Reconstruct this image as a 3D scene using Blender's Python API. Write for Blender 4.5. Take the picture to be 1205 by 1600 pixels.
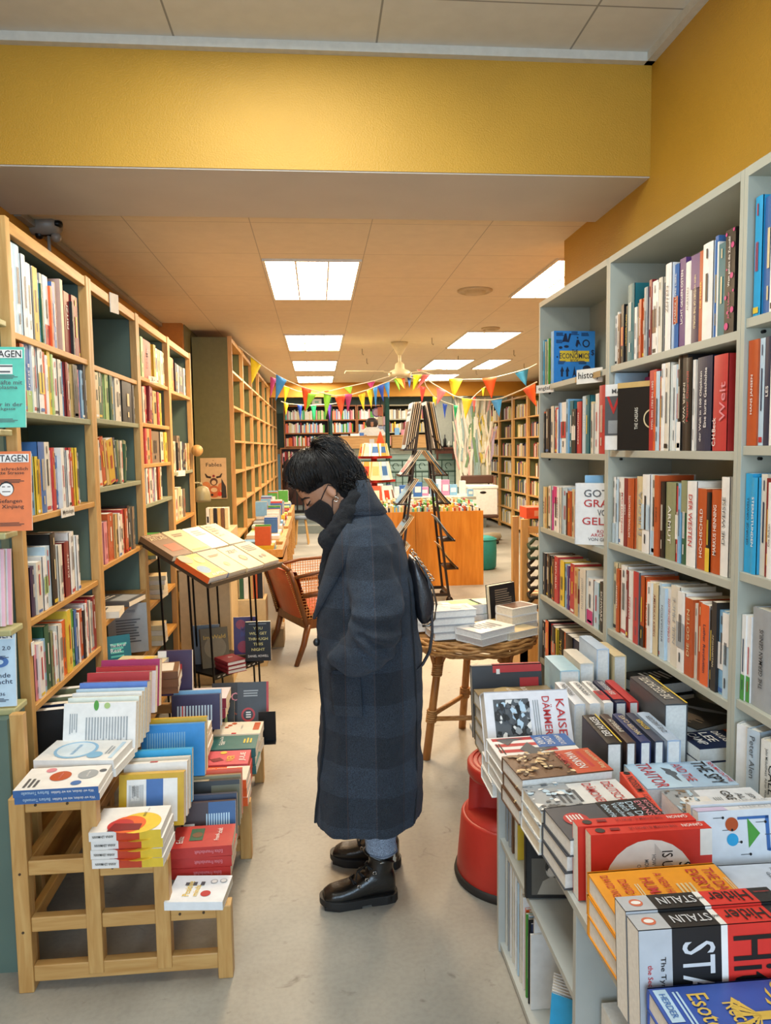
import bpy, math, random
from mathutils import Vector, Matrix
from math import pi, sin, cos, radians
for o in list(bpy.data.objects): bpy.data.objects.remove(o)
S = bpy.context.scene; COL = S.collection
rnd = random.Random(7)
V = Vector
# ---------------------------------------------------------------- camera
FPX = 1180.0
yaw, pit, rol = radians(5.1), radians(4.9), radians(-.8)
_f = V((sin(yaw)*cos(pit), cos(yaw)*cos(pit), -sin(pit))); _r = V((cos(yaw), -sin(yaw), 0)); _u = _r.cross(_f)
_r, _u = cos(rol)*_r + sin(rol)*_u, -sin(rol)*_r + cos(rol)*_u
CAM = V((0, 0, 1.6))
cd = bpy.data.cameras.new('camera'); cam = bpy.data.objects.new('camera', cd); COL.objects.link(cam)
m = Matrix((_r, _u, -_f)).transposed().to_4x4(); m.translation = CAM; cam.matrix_world = m
cd.sensor_fit = 'VERTICAL'; cd.sensor_height = 36; cd.sensor_width = 27.1; cd.lens = FPX*36/1600; cd.clip_start = .05
cd.shift_x = 0
S.camera = cam
def _ray(px, py): return (px-602.5)/FPX*_r - (py-800)/FPX*_u + _f
def WY(px, py, y): d = _ray(px, py); return CAM + d*(y/d.y)          # pixel of the photo -> point at that depth
def WX(px, py, x): d = _ray(px, py); return CAM + d*(x/d.x)
def WZ(px, py, z): d = _ray(px, py); return CAM + d*((z-1.6)/d.z)
# ---------------------------------------------------------------- light and exposure
vs = S.view_settings; vs.view_transform = 'Standard'; vs.look = 'None'; vs.gamma = 1; vs.use_curve_mapping = False; vs.exposure = 0.33
wd = bpy.data.worlds.new('world'); S.world = wd; wd.use_nodes = True
wd.node_tree.nodes['Background'].inputs[0].default_value = (.62, .78, 1, 1); wd.node_tree.nodes['Background'].inputs[1].default_value = .9
WARM = (1, .73, .45); WARM2 = (1, .86, .66); LAMP_STRENGTH = 24.0; FRONT_LAMP = (.97, 1, .95); FRONT_STRENGTH = 14
ld = bpy.data.lights.new('window_daylight', 'AREA'); ld.shape = 'RECTANGLE'; ld.size = 2.9; ld.size_y = 2.1; ld.energy = 112; ld.color = (.58, .79, 1)
lo = bpy.data.objects.new('window_daylight', ld); COL.objects.link(lo); lo.location = (0.1, -2.3, 1.75); lo.rotation_euler = (radians(84), 0, 0)
# ---------------------------------------------------------------- materials
def lin(c): return c/12.92 if c <= .04045 else ((c+.055)/1.055)**2.4
def hexc(h): h = h.lstrip('#'); return tuple(lin(int(h[i:i+2], 16)/255) for i in (0, 2, 4)) + (1,)
_m = {}
def mat(h, rough=.55, metal=0, var=.06, scale=30, bump=0, emit=0, coat=0, bscale=None):
    k = (h, rough, metal, var, scale, bump, emit, coat)
    if k in _m: return _m[k]
    M_ = bpy.data.materials.new('mat_'+h.lstrip('#')); M_.use_nodes = True; nt = M_.node_tree; N = nt.nodes; L = nt.links
    b = N['Principled BSDF']; b.inputs['Roughness'].default_value = rough; b.inputs['Metallic'].default_value = metal
    if coat: b.inputs['Coat Weight'].default_value = coat; b.inputs['Coat Roughness'].default_value = .15
    c = hexc(h)
    tc = N.new('ShaderNodeTexCoord'); no = N.new('ShaderNodeTexNoise'); no.inputs['Scale'].default_value = scale; no.inputs['Detail'].default_value = 3
    L.new(tc.outputs['Object'], no.inputs['Vector'])
    rp = N.new('ShaderNodeValToRGB'); rp.color_ramp.elements[0].position = .3; rp.color_ramp.elements[1].position = .7
    rp.color_ramp.elements[0].color = tuple(max(0, x*(1-var)) for x in c[:3])+(1,); rp.color_ramp.elements[1].color = tuple(min(1, x*(1+var)) for x in c[:3])+(1,)
    L.new(no.outputs['Fac'], rp.inputs[0]); L.new(rp.outputs[0], b.inputs['Base Color'])
    if bump:
        n2 = N.new('ShaderNodeTexNoise'); n2.inputs['Scale'].default_value = bscale or scale*4; L.new(tc.outputs['Object'], n2.inputs['Vector'])
        bp = N.new('ShaderNodeBump'); bp.inputs['Strength'].default_value = bump; bp.inputs['Distance'].default_value = .01
        L.new(n2.outputs['Fac'], bp.inputs['Height']); L.new(bp.outputs[0], b.inputs['Normal'])
    if emit:
        b.inputs['Emission Color'].default_value = c; b.inputs['Emission Strength'].default_value = emit
    _m[k] = M_; return M_
def wood(h1, h2, axis=2, rough=.45, sc=4):
    k = ('wood', h1, h2, axis, rough, sc)
    if k in _m: return _m[k]
    M_ = bpy.data.materials.new('wood_'+h1.lstrip('#')); M_.use_nodes = True; nt = M_.node_tree; N = nt.nodes; L = nt.links
    b = N['Principled BSDF']; b.inputs['Roughness'].default_value = rough
    tc = N.new('ShaderNodeTexCoord'); mp = N.new('ShaderNodeMapping'); s = [sc*9]*3; s[axis] = sc; mp.inputs['Scale'].default_value = s
    no = N.new('ShaderNodeTexNoise'); no.inputs['Scale'].default_value = 1.4; no.inputs['Detail'].default_value = 5; no.inputs['Distortion'].default_value = .6
    rp = N.new('ShaderNodeValToRGB'); rp.color_ramp.elements[0].position = .3; rp.color_ramp.elements[1].position = .72
    rp.color_ramp.elements[0].color = hexc(h1); rp.color_ramp.elements[1].color = hexc(h2)
    L.new(tc.outputs['Object'], mp.inputs[0]); L.new(mp.outputs[0], no.inputs['Vector']); L.new(no.outputs['Fac'], rp.inputs[0]); L.new(rp.outputs[0], b.inputs['Base Color'])
    bp = N.new('ShaderNodeBump'); bp.inputs['Strength'].default_value = .15; bp.inputs['Distance'].default_value = .004; L.new(no.outputs['Fac'], bp.inputs['Height']); L.new(bp.outputs[0], b.inputs['Normal'])
    _m[k] = M_; return M_
# short colour codes for covers
CC = dict(W='#e9e8e4', w='#dcd6c6', c='#d8c79c', y='#e2c23c', Y='#c9a21c', o='#e0622a', O='#b8501f', r='#bb3334', R='#7e1a20', b='#3f6cab', B='#1c2946', l='#7fb2d8', L='#b9d3e4',
          g='#4f9a3e', G='#2c5c40', k='#191817', K='#2d2a29', n='#6f4a2c', p='#d98a94', P='#c9347e', v='#5b3a78', V='#3a2a4c', s='#9ea3a6', S='#55595d', t='#1f6b77', T='#62c0ae', u='#2aa0d4', m='#8a8f6a', e='#c9a86a', a='#a9c47c', i='#87735c')
def cm(code):
    if code.startswith('#'): return mat(code, .42)
    return mat(CC[code], .42)
PAPER = mat('#e6ddc8', .8, var=.08, scale=120); PAPERW = mat('#e9e9e4', .8, var=.06, scale=120)
PINE = wood('#b98a4c', '#d0a768', 2); PINEY = wood('#b8843f', '#cf9f56', 1); PINEX = wood('#b98a4c', '#d0a768', 0)
GREEN = mat('#5b7065', .6, var=.05, scale=6); GREEND = mat('#43564f', .6, var=.06, scale=6)
GREY = mat('#aeb1a4', .5, var=.03, scale=8); BLACKM = mat('#121212', .4, .3)
# ---------------------------------------------------------------- mesh builder
_tx = {}
def text_geo(s):
    if s in _tx: return _tx[s]
    cu = bpy.data.curves.new('t', 'FONT'); cu.body = s; cu.size = 1; cu.resolution_u = 2; cu.offset = .006; cu.align_x = 'LEFT'
    ob = bpy.data.objects.new('t', cu); COL.objects.link(ob); dg = bpy.context.evaluated_depsgraph_get()
    me = bpy.data.meshes.new_from_object(ob.evaluated_get(dg)); vv = [tuple(v.co[:2]) for v in me.vertices]; ff = [tuple(p.vertices) for p in me.polygons]
    bpy.data.objects.remove(ob); bpy.data.curves.remove(cu); bpy.data.meshes.remove(me)
    if vv:
        x0 = min(a for a, b in vv); x1 = max(a for a, b in vv); y0 = min(b for a, b in vv); y1 = max(b for a, b in vv)
    else: x0 = y0 = 0; x1 = y1 = 1
    vv = [((a-x0)/max(1e-6, x1-x0), (b-y0)/max(1e-6, y1-y0)) for a, b in vv]
    _tx[s] = (vv, ff, (x1-x0)/max(1e-6, y1-y0)); return _tx[s]
class MB:
    def __init__(s, xf=None): s.v = []; s.f = []; s.mi = []; s.mats = []; s.xf = xf or Matrix()
    def idx(s, m_):
        if m_ not in s.mats: s.mats.append(m_)
        return s.mats.index(m_)
    def add(s, vs_, fs, m_):
        n = len(s.v); s.v += [tuple(s.xf @ V(p)) for p in vs_]; i = s.idx(m_)
        for f in fs: s.f.append([n+a for a in f]); s.mi.append(i)
        return s
    def box(s, x0, x1, y0, y1, z0, z1, m_):
        return s.add([(x0, y0, z0), (x1, y0, z0), (x1, y1, z0), (x0, y1, z0), (x0, y0, z1), (x1, y0, z1), (x1, y1, z1), (x0, y1, z1)],
                     [(0, 3, 2, 1), (4, 5, 6, 7), (0, 1, 5, 4), (1, 2, 6, 5), (2, 3, 7, 6), (3, 0, 4, 7)], m_)
    def bar(s, p, q, w, h, m_, up=(0, 0, 1)):       # square bar between two points
        p = V(p); q = V(q); d = (q-p).normalized(); up = V(up)
        if abs(d.dot(up)) > .98: up = V((1, 0, 0))
        a = d.cross(up).normalized()*w/2; b = a.cross(d).normalized()*h/2
        return s.add([p-a-b, p+a-b, p+a+b, p-a+b, q-a-b, q+a-b, q+a+b, q-a+b], [(0, 3, 2, 1), (4, 5, 6, 7), (0, 1, 5, 4), (1, 2, 6, 5), (2, 3, 7, 6), (3, 0, 4, 7)], m_)
    def tube(s, pts, r, m_, n=8, cap=True):
        pts = [V(p) for p in pts]; rr = r if isinstance(r, (list, tuple)) else [r]*len(pts); rings = []
        ref = None
        for i, p in enumerate(pts):
            d = (pts[min(i+1, len(pts)-1)]-pts[max(i-1, 0)]).normalized()
            if ref is None: ref = V((0, 0, 1)) if abs(d.z) < .9 else V((1, 0, 0))
            a = d.cross(ref); a = a.normalized() if a.length > 1e-4 else V((0, 1, 0)); b = d.cross(a).normalized(); ref = -b if False else ref
            rings.append([p + (a*cos(2*pi*k/n) + b*sin(2*pi*k/n))*rr[i] for k in range(n)])
        return s.loft(rings, m_, cap)
    def loft(s, rings, m_, cap=True, closed=True):
        n = len(rings[0]); vs_ = [p for r in rings for p in r]; fs = []
        for i in range(len(rings)-1):
            for k in range(n if closed else n-1):
                k2 = (k+1) % n; fs.append((i*n+k, i*n+k2, (i+1)*n+k2, (i+1)*n+k))
        if cap and closed: fs.append(tuple(range(n-1, -1, -1))); fs.append(tuple(range((len(rings)-1)*n, len(rings)*n)))
        return s.add(vs_, fs, m_)
    def lathe(s, prof, m_, c=(0, 0, 0), n=24, cap=True):
        return s.loft([[(c[0]+r*cos(2*pi*k/n), c[1]+r*sin(2*pi*k/n), c[2]+z) for k in range(n)] for r, z in prof], m_, cap)
    def poly(s, pts, m_): return s.add(pts, [tuple(range(len(pts)))], m_)
    def sphere(s, c, r, m_, n=12, k=8, sc=(1, 1, 1)):
        return s.loft([[(c[0]+sc[0]*r*sin(pi*(j+.02)/(k+.04))*cos(2*pi*i/n), c[1]+sc[1]*r*sin(pi*(j+.02)/(k+.04))*sin(2*pi*i/n), c[2]-sc[2]*r*cos(pi*(j+.02)/(k+.04))) for i in range(n)] for j in range(k+1)], m_)
    def text(s, t, o, right, up, w, h, m_, fit=True):   # lettering fitted in a w x h box whose lower left corner is o
        vv, ff, asp = text_geo(t); right = V(right).normalized(); up = V(up).normalized(); o = V(o)
        if fit:
            if w/h > asp: w2 = min(w, h*asp*1.25); o = o+right*(w-w2)/2; w = w2
            else: h2 = min(h, w/asp*1.5); o = o+up*(h-h2)/2; h = h2
        return s.add([o+right*a*w+up*b*h for a, b in vv], ff, m_)
    def build(s, name, parent=None, smooth=False, bevel=0, sub=0, loc=None):
        me = bpy.data.meshes.new(name); me.from_pydata(s.v, [], s.f); me.update()
        for m_ in s.mats: me.materials.append(m_)
        me.polygons.foreach_set('material_index', s.mi)
        if smooth: me.polygons.foreach_set('use_smooth', [True]*len(me.polygons))
        ob = bpy.data.objects.new(name, me); COL.objects.link(ob)
        if parent is not None: ob.parent = parent
        if loc: ob.location = loc
        if bevel: bm_ = ob.modifiers.new('bevel', 'BEVEL'); bm_.width = bevel; bm_.segments = 2; bm_.limit_method = 'ANGLE'
        if sub: sm = ob.modifiers.new('sub', 'SUBSURF'); sm.levels = sub; sm.render_levels = sub
        return ob
def tag(o, label=None, cat=None, group=None, kind=None):
    if label: o['label'] = label
    if cat: o['category'] = cat
    if group: o['group'] = group
    if kind: o['kind'] = kind
    return o
def thing(name, label, cat, loc=(0, 0, 0), rotz=0, group=None):
    o = bpy.data.objects.new(name, None); COL.objects.link(o); o.location = loc; o.rotation_euler = (0, 0, rotz); o.empty_display_size = .05
    return tag(o, label, cat, group)
def struct(name, mb, **k): return tag(mb.build(name, **k), kind='structure')
ORD = ['zeroth', 'first', 'second', 'third', 'fourth', 'fifth', 'sixth', 'seventh', 'eighth', 'ninth', 'tenth', 'eleventh', 'twelfth', 'thirteenth', 'fourteenth', 'fifteenth', 'sixteenth', 'seventeenth', 'eighteenth', 'nineteenth', 'twentieth', 'twenty-first', 'twenty-second', 'twenty-third', 'twenty-fourth', 'twenty-fifth', 'twenty-sixth', 'twenty-seventh', 'twenty-eighth', 'twenty-ninth', 'thirtieth']+['thirty-'+w for w in 'first second third fourth fifth sixth seventh eighth ninth'.split()]
# ================================================================ SETTING
def grid_mat(h, x0, dx, y0, dy, w=.006, dark=.45, name='ceiling_tiles'):
    M_ = mat(h, .8, var=.03, scale=14).copy(); M_.name = name; nt = M_.node_tree; N = nt.nodes; L = nt.links; b = N['Principled BSDF']
    src = b.inputs['Base Color'].links[0].from_socket
    ge = N.new('ShaderNodeTexCoord'); sx = N.new('ShaderNodeSeparateXYZ'); L.new(ge.outputs['Object'], sx.inputs[0])
    outs = []
    for ax, o0, d in ((0, x0, dx), (1, y0, dy)):
        a = N.new('ShaderNodeMath'); a.operation = 'SUBTRACT'; a.inputs[1].default_value = o0; L.new(sx.outputs[ax], a.inputs[0])
        pp = N.new('ShaderNodeMath'); pp.operation = 'PINGPONG'; pp.inputs[1].default_value = d/2; L.new(a.outputs[0], pp.inputs[0])
        lt = N.new('ShaderNodeMath'); lt.operation = 'LESS_THAN'; lt.inputs[1].default_value = w/2; L.new(pp.outputs[0], lt.inputs[0]); outs.append(lt)
    mx = N.new('ShaderNodeMath'); mx.operation = 'MAXIMUM'; L.new(outs[0].outputs[0], mx.inputs[0]); L.new(outs[1].outputs[0], mx.inputs[1])
    mi = N.new('ShaderNodeMix'); mi.data_type = 'RGBA'; L.new(mx.outputs[0], mi.inputs[0]); L.new(src, mi.inputs[6]); c = hexc(h); mi.inputs[7].default_value = tuple(x*dark for x in c[:3])+(1,)
    L.new(mi.outputs[2], b.inputs['Base Color']); return M_
def floor_mat():
    M_ = bpy.data.materials.new('concrete_floor'); M_.use_nodes = True; nt = M_.node_tree; N = nt.nodes; L = nt.links; b = N['Principled BSDF']
    tc = N.new('ShaderNodeTexCoord')
    def noise(s, d=6, dist=0): n = N.new('ShaderNodeTexNoise'); n.inputs['Scale'].default_value = s; n.inputs['Detail'].default_value = d; n.inputs['Distortion'].default_value = dist; L.new(tc.outputs['Object'], n.inputs['Vector']); return n
    n1 = noise(1.6, 5, .6); r1 = N.new('ShaderNodeValToRGB'); r1.color_ramp.elements[0].position = .32; r1.color_ramp.elements[1].position = .68
    r1.color_ramp.elements[0].color = hexc('#928f85'); r1.color_ramp.elements[1].color = hexc('#b2aea2'); L.new(n1.outputs['Fac'], r1.inputs[0])
    n2 = noise(9, 8, 1.5); r2 = N.new('ShaderNodeValToRGB'); r2.color_ramp.elements[0].position = .24; r2.color_ramp.elements[1].position = .36
    r2.color_ramp.elements[0].color = (.35, .33, .3, 1); r2.color_ramp.elements[1].color = (1, 1, 1, 1); L.new(n2.outputs['Fac'], r2.inputs[0])
    mx = N.new('ShaderNodeMix'); mx.data_type = 'RGBA'; mx.blend_type = 'MULTIPLY'; mx.inputs[0].default_value = .75; L.new(r1.outputs[0], mx.inputs[6]); L.new(r2.outputs[0], mx.inputs[7])
    n3 = noise(60, 4); r3 = N.new('ShaderNodeValToRGB'); r3.color_ramp.elements[0].position = .25; r3.color_ramp.elements[1].position = .6; r3.color_ramp.elements[0].color = (.8, .8, .8, 1); L.new(n3.outputs['Fac'], r3.inputs[0])
    m2 = N.new('ShaderNodeMix'); m2.data_type = 'RGBA'; m2.blend_type = 'MULTIPLY'; m2.inputs[0].default_value = .6; L.new(mx.outputs[2], m2.inputs[6]); L.new(r3.outputs[0], m2.inputs[7])
    L.new(m2.outputs[2], b.inputs['Base Color']); b.inputs['Roughness'].default_value = .5
    rr = N.new('ShaderNodeMapRange'); rr.inputs[3].default_value = .35; rr.inputs[4].default_value = .65; L.new(n1.outputs['Fac'], rr.inputs[0]); L.new(rr.outputs[0], b.inputs['Roughness'])
    bp = N.new('ShaderNodeBump'); bp.inputs['Strength'].default_value = .12; bp.inputs['Distance'].default_value = .01; L.new(n2.outputs['Fac'], bp.inputs['Height']); L.new(bp.outputs[0], b.inputs['Normal'])
    return M_
OCHRE = mat('#b98d28', .55, var=.05, scale=3, bump=.25, bscale=160)
OCHRE2 = mat('#bb8424', .6, var=.05, scale=3)
WHITEW = mat('#c9c3b8', .75, var=.03, scale=4)
SAGE = mat('#a3bab0', .7, var=.04, scale=3)
struct('floor', MB().box(-1.6, 4.6, -2.6, 17.2, -.1, 0, floor_mat()))
struct('ceiling', MB().box(-1.6, 1.6, -2.6, 3.17, 3.2, 3.3, grid_mat('#cfcfc8', .27, .79, 2.83, .79, .008)))
struct('ceiling_rear', MB().box(-1.6, 4.6, 3.8, 13.5, 2.75, 2.85, grid_mat('#dccfb4', .305, .62, 4.62, .62, .005, .6)))
struct('trim_1', MB().box(-1.42, 1.42, 3.135, 3.17, 3.165, 3.2, mat('#c9c8be', .6)).box(1.385, 1.42, -2.5, 3.17, 3.165, 3.2, mat('#c9c8be', .6)))
mb = MB(); mb.box(-1.6, 1.6, 3.17, 3.18, 2.72, 3.3, OCHRE).box(-1.6, 1.6, 3.18, 3.8, 2.73, 3.3, WHITEW).box(-1.6, 1.42, 3.175, 3.8, 2.715, 2.7301, WHITEW)
struct('wall_beam', mb)
struct('wall_left', MB().box(-1.55, -1.41, -2.6, 7.15, 0, 3.3, OCHRE2))
struct('wall_left_jog', MB().box(-1.41, -1.2, 7.12, 7.2, 0, 2.75, mat('#b5751f', .6)).box(-1.5, -1.19, 7.2, 16.2, 0, 3.2, mat('#75734b', .6)))
struct('wall_right', MB().box(1.42, 1.55, -2.6, 4.28, 0, 3.3, OCHRE))
struct('wall_right_recess', MB().box(1.55, 4.6, 4.0, 4.12, 0, 2.85, OCHRE2).box(4.2, 4.35, 4.1, 16.5, 0, 3.1, OCHRE2))
mb = MB(); mb.box(-1.6, 1.6, -2.6, -2.5, 0, .7, WHITEW).box(-1.6, 1.6, -2.6, -2.5, 2.85, 3.3, WHITEW).box(-1.6, -1.4, -2.6, -2.5, .7, 2.85, WHITEW).box(1.5, 1.6, -2.6, -2.5, .7, 2.85, WHITEW)
struct('wall_front', mb)
struct('window_1', MB().box(-1.4, 1.5, -2.57, -2.52, .7, .76, GREY).box(-1.4, 1.5, -2.57, -2.52, 2.79, 2.85, GREY).box(-1.4, -1.34, -2.57, -2.52, .76, 2.79, GREY).box(1.44, 1.5, -2.57, -2.52, .76, 2.79, GREY).box(.02, .08, -2.57, -2.52, .76, 2.79, GREY))
struct('trim_2', MB().box(-1.405, -1.37, 3.82, 7.1, 2.715, 2.745, mat('#8e8a80', .4)))
# rear: lintel, steps, raised platform, sage wall below the gallery, upper level
struct('wall_lintel', MB().box(-1.2, 4.2, 13.5, 13.62, 2.5, 2.78, OCHRE2))
struct('ceiling_gallery', MB().box(-1.4, 4.6, 13.62, 21, 2.95, 3.05, mat('#d8cfba', .8)))
STEPM = mat('#77807d', .6)
struct('floor_steps', MB().box(-1.2, 2.3, 14.2, 14.6, 0, .17, STEPM).box(-1.2, 3.3, 14.6, 17.3, 0, .34, STEPM).box(-1.2, 2.3, 14.195, 14.2, .145, .17, mat('#a5aba6', .5)).box(-1.2, 3.3, 14.595, 14.6, .315, .34, mat('#a5aba6', .5)))
mb = MB(); mb.box(.05, 3.1, 17.0, 17.15, .34, 1.58, SAGE)
for k in range(8): mb.box(.05, 3.1, 16.985, 17, .42+k*.13, .53+k*.13, SAGE)
mb.box(.05, 3.1, 16.97, 17.0, 1.44, 1.58, mat('#c9cdbd', .6)); struct('wall_back_gallery_base', mb)
struct('floor_gallery', MB().box(-1.2, 4.2, 17.15, 20.6, 1.48, 1.58, mat('#8a6a45', .6)))
struct('wall_back', MB().box(-1.4, 4.6, 20.5, 20.6, 0, 3.1, SAGE).box(-1.4, -1.3, 16.2, 20.5, 0, 3.1, SAGE).box(4.5, 4.6, 16.4, 20.5, 0, 3.1, SAGE))
struct('wall_back_side', MB().box(3.1, 3.2, 15.9, 17.15, .34, 2.95, mat('#9db0a4', .6)).box(-.8, .05, 17.05, 17.15, .34, 1.3, mat('#a98b5c', .6)))
# ================================================================ CEILING LIGHTS
def lamp(x0, x1, y0, y1, z, label, emi, strength, n=3, group='ceiling light panels'):
    t = thing('ceiling_light', label, 'ceiling light', ((x0+x1)/2, (y0+y1)/2, z), 0, group); hx = (x1-x0)/2; hy = (y1-y0)/2
    f = mat('#d8d4c8', .5); mb = MB(); e = .018
    mb.box(-hx, hx, -hy, -hy+e, -.012, .004, f).box(-hx, hx, hy-e, hy, -.012, .004, f).box(-hx, -hx+e, -hy+e, hy-e, -.012, .004, f).box(hx-e, hx, -hy+e, hy-e, -.012, .004, f)
    for k in range(1, n): x = -hx+2*hx*k/n; mb.box(x-.006, x+.006, -hy+e, hy-e, -.010, .002, f)
    mb.build('frame', t)
    D = bpy.data.materials.new('lamp_diffuser'); D.use_nodes = True; b = D.node_tree.nodes['Principled BSDF']; b.inputs['Base Color'].default_value = (1, 1, 1, 1)
    b.inputs['Emission Color'].default_value = emi+(1,); b.inputs['Emission Strength'].default_value = strength
    MB().poly([(-hx+e, -hy+e, -.006), (-hx+e, hy-e, -.006), (hx-e, hy-e, -.006), (hx-e, -hy+e, -.006)], D).build('diffuser', t)
    return t
for k, (y0, w) in enumerate(((4.74, 'nearest of the middle row, above the wire book stand'), (7.79, 'second of the middle row from the front'), (10.1, 'third of the middle row from the front'), (12.2, 'farthest of the middle row, nearest the ochre lintel'))):
    lamp(-.31, .3, y0, y0+1.22 if k < 3 else 13.35, 2.748, 'square white fluorescent ceiling panel, '+w, WARM if k == 0 else WARM2, LAMP_STRENGTH*(1.3 if k == 0 else 1.05))
for k, (x0, x1, y0, y1, w) in enumerate(((1.5, 2.12, 4.66, 5.85, 'nearest of the right row, beside the ochre wall'), (1.52, 2.1, 7.6, 8.85, 'second of the right row, right of the ceiling fan'), (1.55, 2.12, 10.0, 11.2, 'in the right row just left of a narrow panel'), (2.3, 2.62, 10.0, 11.2, 'narrow one at the right of the pair behind the fan'), (1.75, 2.3, 12.0, 13.1, 'farthest of the right row, behind the fan blades'))):
    lamp(x0, x1, y0, y1, 2.748, 'white fluorescent ceiling panel, '+w, WARM if k == 0 else WARM2, LAMP_STRENGTH*(1.3 if k == 0 else 1.05))
lamp(-.48, .26, 1.45, 2.70, 3.198, 'white ceiling panel above the mustard beam, nearest the camera', FRONT_LAMP, FRONT_STRENGTH, 4)
def disc(n, loc, r, label, cat):
    mb = MB(); m_ = mat('#b9a882', .5); mb.lathe([(r, .0), (r, -.01), (r*.85, -.02), (r*.8, -.012), (r*.6, -.012), (r*.55, -.028), (.01, -.03)], m_, n=28)
    return tag(mb.build(n, smooth=True, loc=loc), label, cat)
disc('ceiling_vent', (1.19, 5.63, 2.75), .13, 'round cream ceiling vent with rings, right of the nearest middle light', 'vent')
disc('ceiling_rose', (1.72, 8.3-.9, 2.75), .09, 'small round cream ceiling cap right of the fan mount', 'vent')
for k, (x0, x1, y0) in enumerate(((-.3, .5, 18.1), (1.0, 1.8, 18.1), (2.2, 3.0, 18.1))): lamp(x0, x1, y0, y0+.6, 2.948, 'added fill light panel above the gallery, '+('leftmost', 'middle one', 'rightmost')[k], (1, .9, .75), 14, 2, 'added gallery fill lights')  # fill lights added out of view to brighten the dark gallery
for k, x0 in enumerate((.2, 1.9)): lamp(x0, x0+1.1, 15.4, 16.2, 2.948, 'added fill light panel above the raised level, '+('left one', 'right one')[k], (1, .92, .8), 14, 2, 'added gallery fill lights')  # extra unseen panels, added to lift the sage wall and raised level
# ceiling fan
t = thing('ceiling_fan', 'cream ceiling fan with long thin blades hanging over the shop', 'ceiling fan', (.93, 8.4, 2.75)); FC = mat('#cfc29a', .4)
MB().lathe([(.095, 0), (.09, -.03), (.05, -.1), (.028, -.14)], FC, n=20).build('canopy', t, True)
MB().lathe([(.017, -.1), (.017, -.27)], FC, n=10).build('rod', t, True)
MB().lathe([(.03, -.22), (.05, -.24), (.055, -.29), (.1, -.31), (.13, -.34), (.12, -.375), (.05, -.39), (.01, -.392)], FC, n=24).build('motor', t, True)
for a in (186, 66, -54):
    a = radians(a+0); mb = MB(Matrix.Rotation(a, 4, 'Z') @ Matrix.Rotation(radians(10), 4, 'X'))
    mb.box(.1, .22, -.015, .015, -.345, -.338, FC).box(.2, .62, -.055, .055, -.345, -.338, FC); mb.build('blade', t)
for px, py, y in ((566, 545, 9.6), (573, 560, 9.7), (675, 528, 9.3), (770, 562, 9.6), (803, 547, 9.3), (744, 578, 9.6), (716, 556, 9.5), (819, 568, 9.9)):
    p = WZ(px, py, 2.75); mb = MB(); mb.tube([(p.x, p.y, 2.75), (p.x, p.y, 2.69), (p.x+.015, p.y, 2.675), (p.x+.015, p.y, 2.69)], .004, mat('#7a6746', .5), 5)
    tag(mb.build('ceiling_hook'), 'small brass hook screwed into the rear ceiling', 'hook', 'brass hooks in the rear ceiling')
# clamp spotlight at upper left
t = thing('spotlight', 'dark metal spotlight clamped above the left bookcase under the beam', 'spotlight', tuple(WY(78, 372, 4.05))); SM = mat('#8a8176', .45, .1)
MB().tube([(-.17, .05, .085), (-.04, .0, .065), (.05, -.03, .06)], [.05, .055, .045], SM, 14).build('lamp_head', t, True)
MB().tube([(-.005, 0, .03), (-.005, 0, -.13)], .009, SM, 8).tube([(-.05, 0, .02), (.03, 0, .02)], .014, BLACKM, 8).build('bracket', t, True)
MB().sphere((-.05, 0, .015), .022, BLACKM).sphere((.035, -.01, .0), .026, SM).build('knob', t, True)
MB().lathe([(.022, -.012), (.026, 0), (.022, .012)], BLACKM, (.05, -.03, .06), 12).build('lens_ring', t, True)
# ================================================================ BOOKCASES
def grey_case(y0, y1, label, zs, base, x=1.15):
    t = thing('bookcase', label, 'bookcase', (x+.13, (y0+y1)/2, 0)); ox, oy = x+.13, (y0+y1)/2
    f = lambda: MB(Matrix.Translation((-ox, -oy, 0)))
    f().box(x, x+.262, y1-.019, y1-.0005, 0, 2.325, GREY).build('side_panel', t, bevel=.001); f().box(x, x+.262, y0+.0005, y0+.019, 0, 2.325, GREY).build('side_panel', t, bevel=.001)
    f().box(x+.262, x+.269, y0+.0005, y1-.0005, 0, 2.325, GREY).build('back_panel', t)
    f().box(x, x+.262, y0+.019, y1-.019, 2.3, 2.325, GREY).build('top_panel', t)
    for z in zs+[base]: f().box(x+.004, x+.262, y0+.019, y1-.019, z-.025, z, GREY).build('shelf', t, bevel=.001)
    for z in zs:
        for yy in (y0+.0195, y1-.0195): f().tube([(x+.05, yy, z-.035), (x+.05, yy+(.012 if yy < (y0+y1)/2 else -.012), z-.035)], .005, BLACKM, 6).build('shelf_pin', t)
    return t
grey_case(2.93, 3.86, 'far pale grey bookcase at the right of the aisle, beside the wicker table', [1.90, 1.56, 1.175, .82], .48)
grey_case(1.985, 2.93, 'middle pale grey bookcase on the right wall, full of history books', [1.905, 1.575, 1.21, .86], .62)
grey_case(1.04, 1.985, 'nearest pale grey bookcase, cut off by the right edge', [1.93, 1.59, 1.245, .885], .62)
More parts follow.
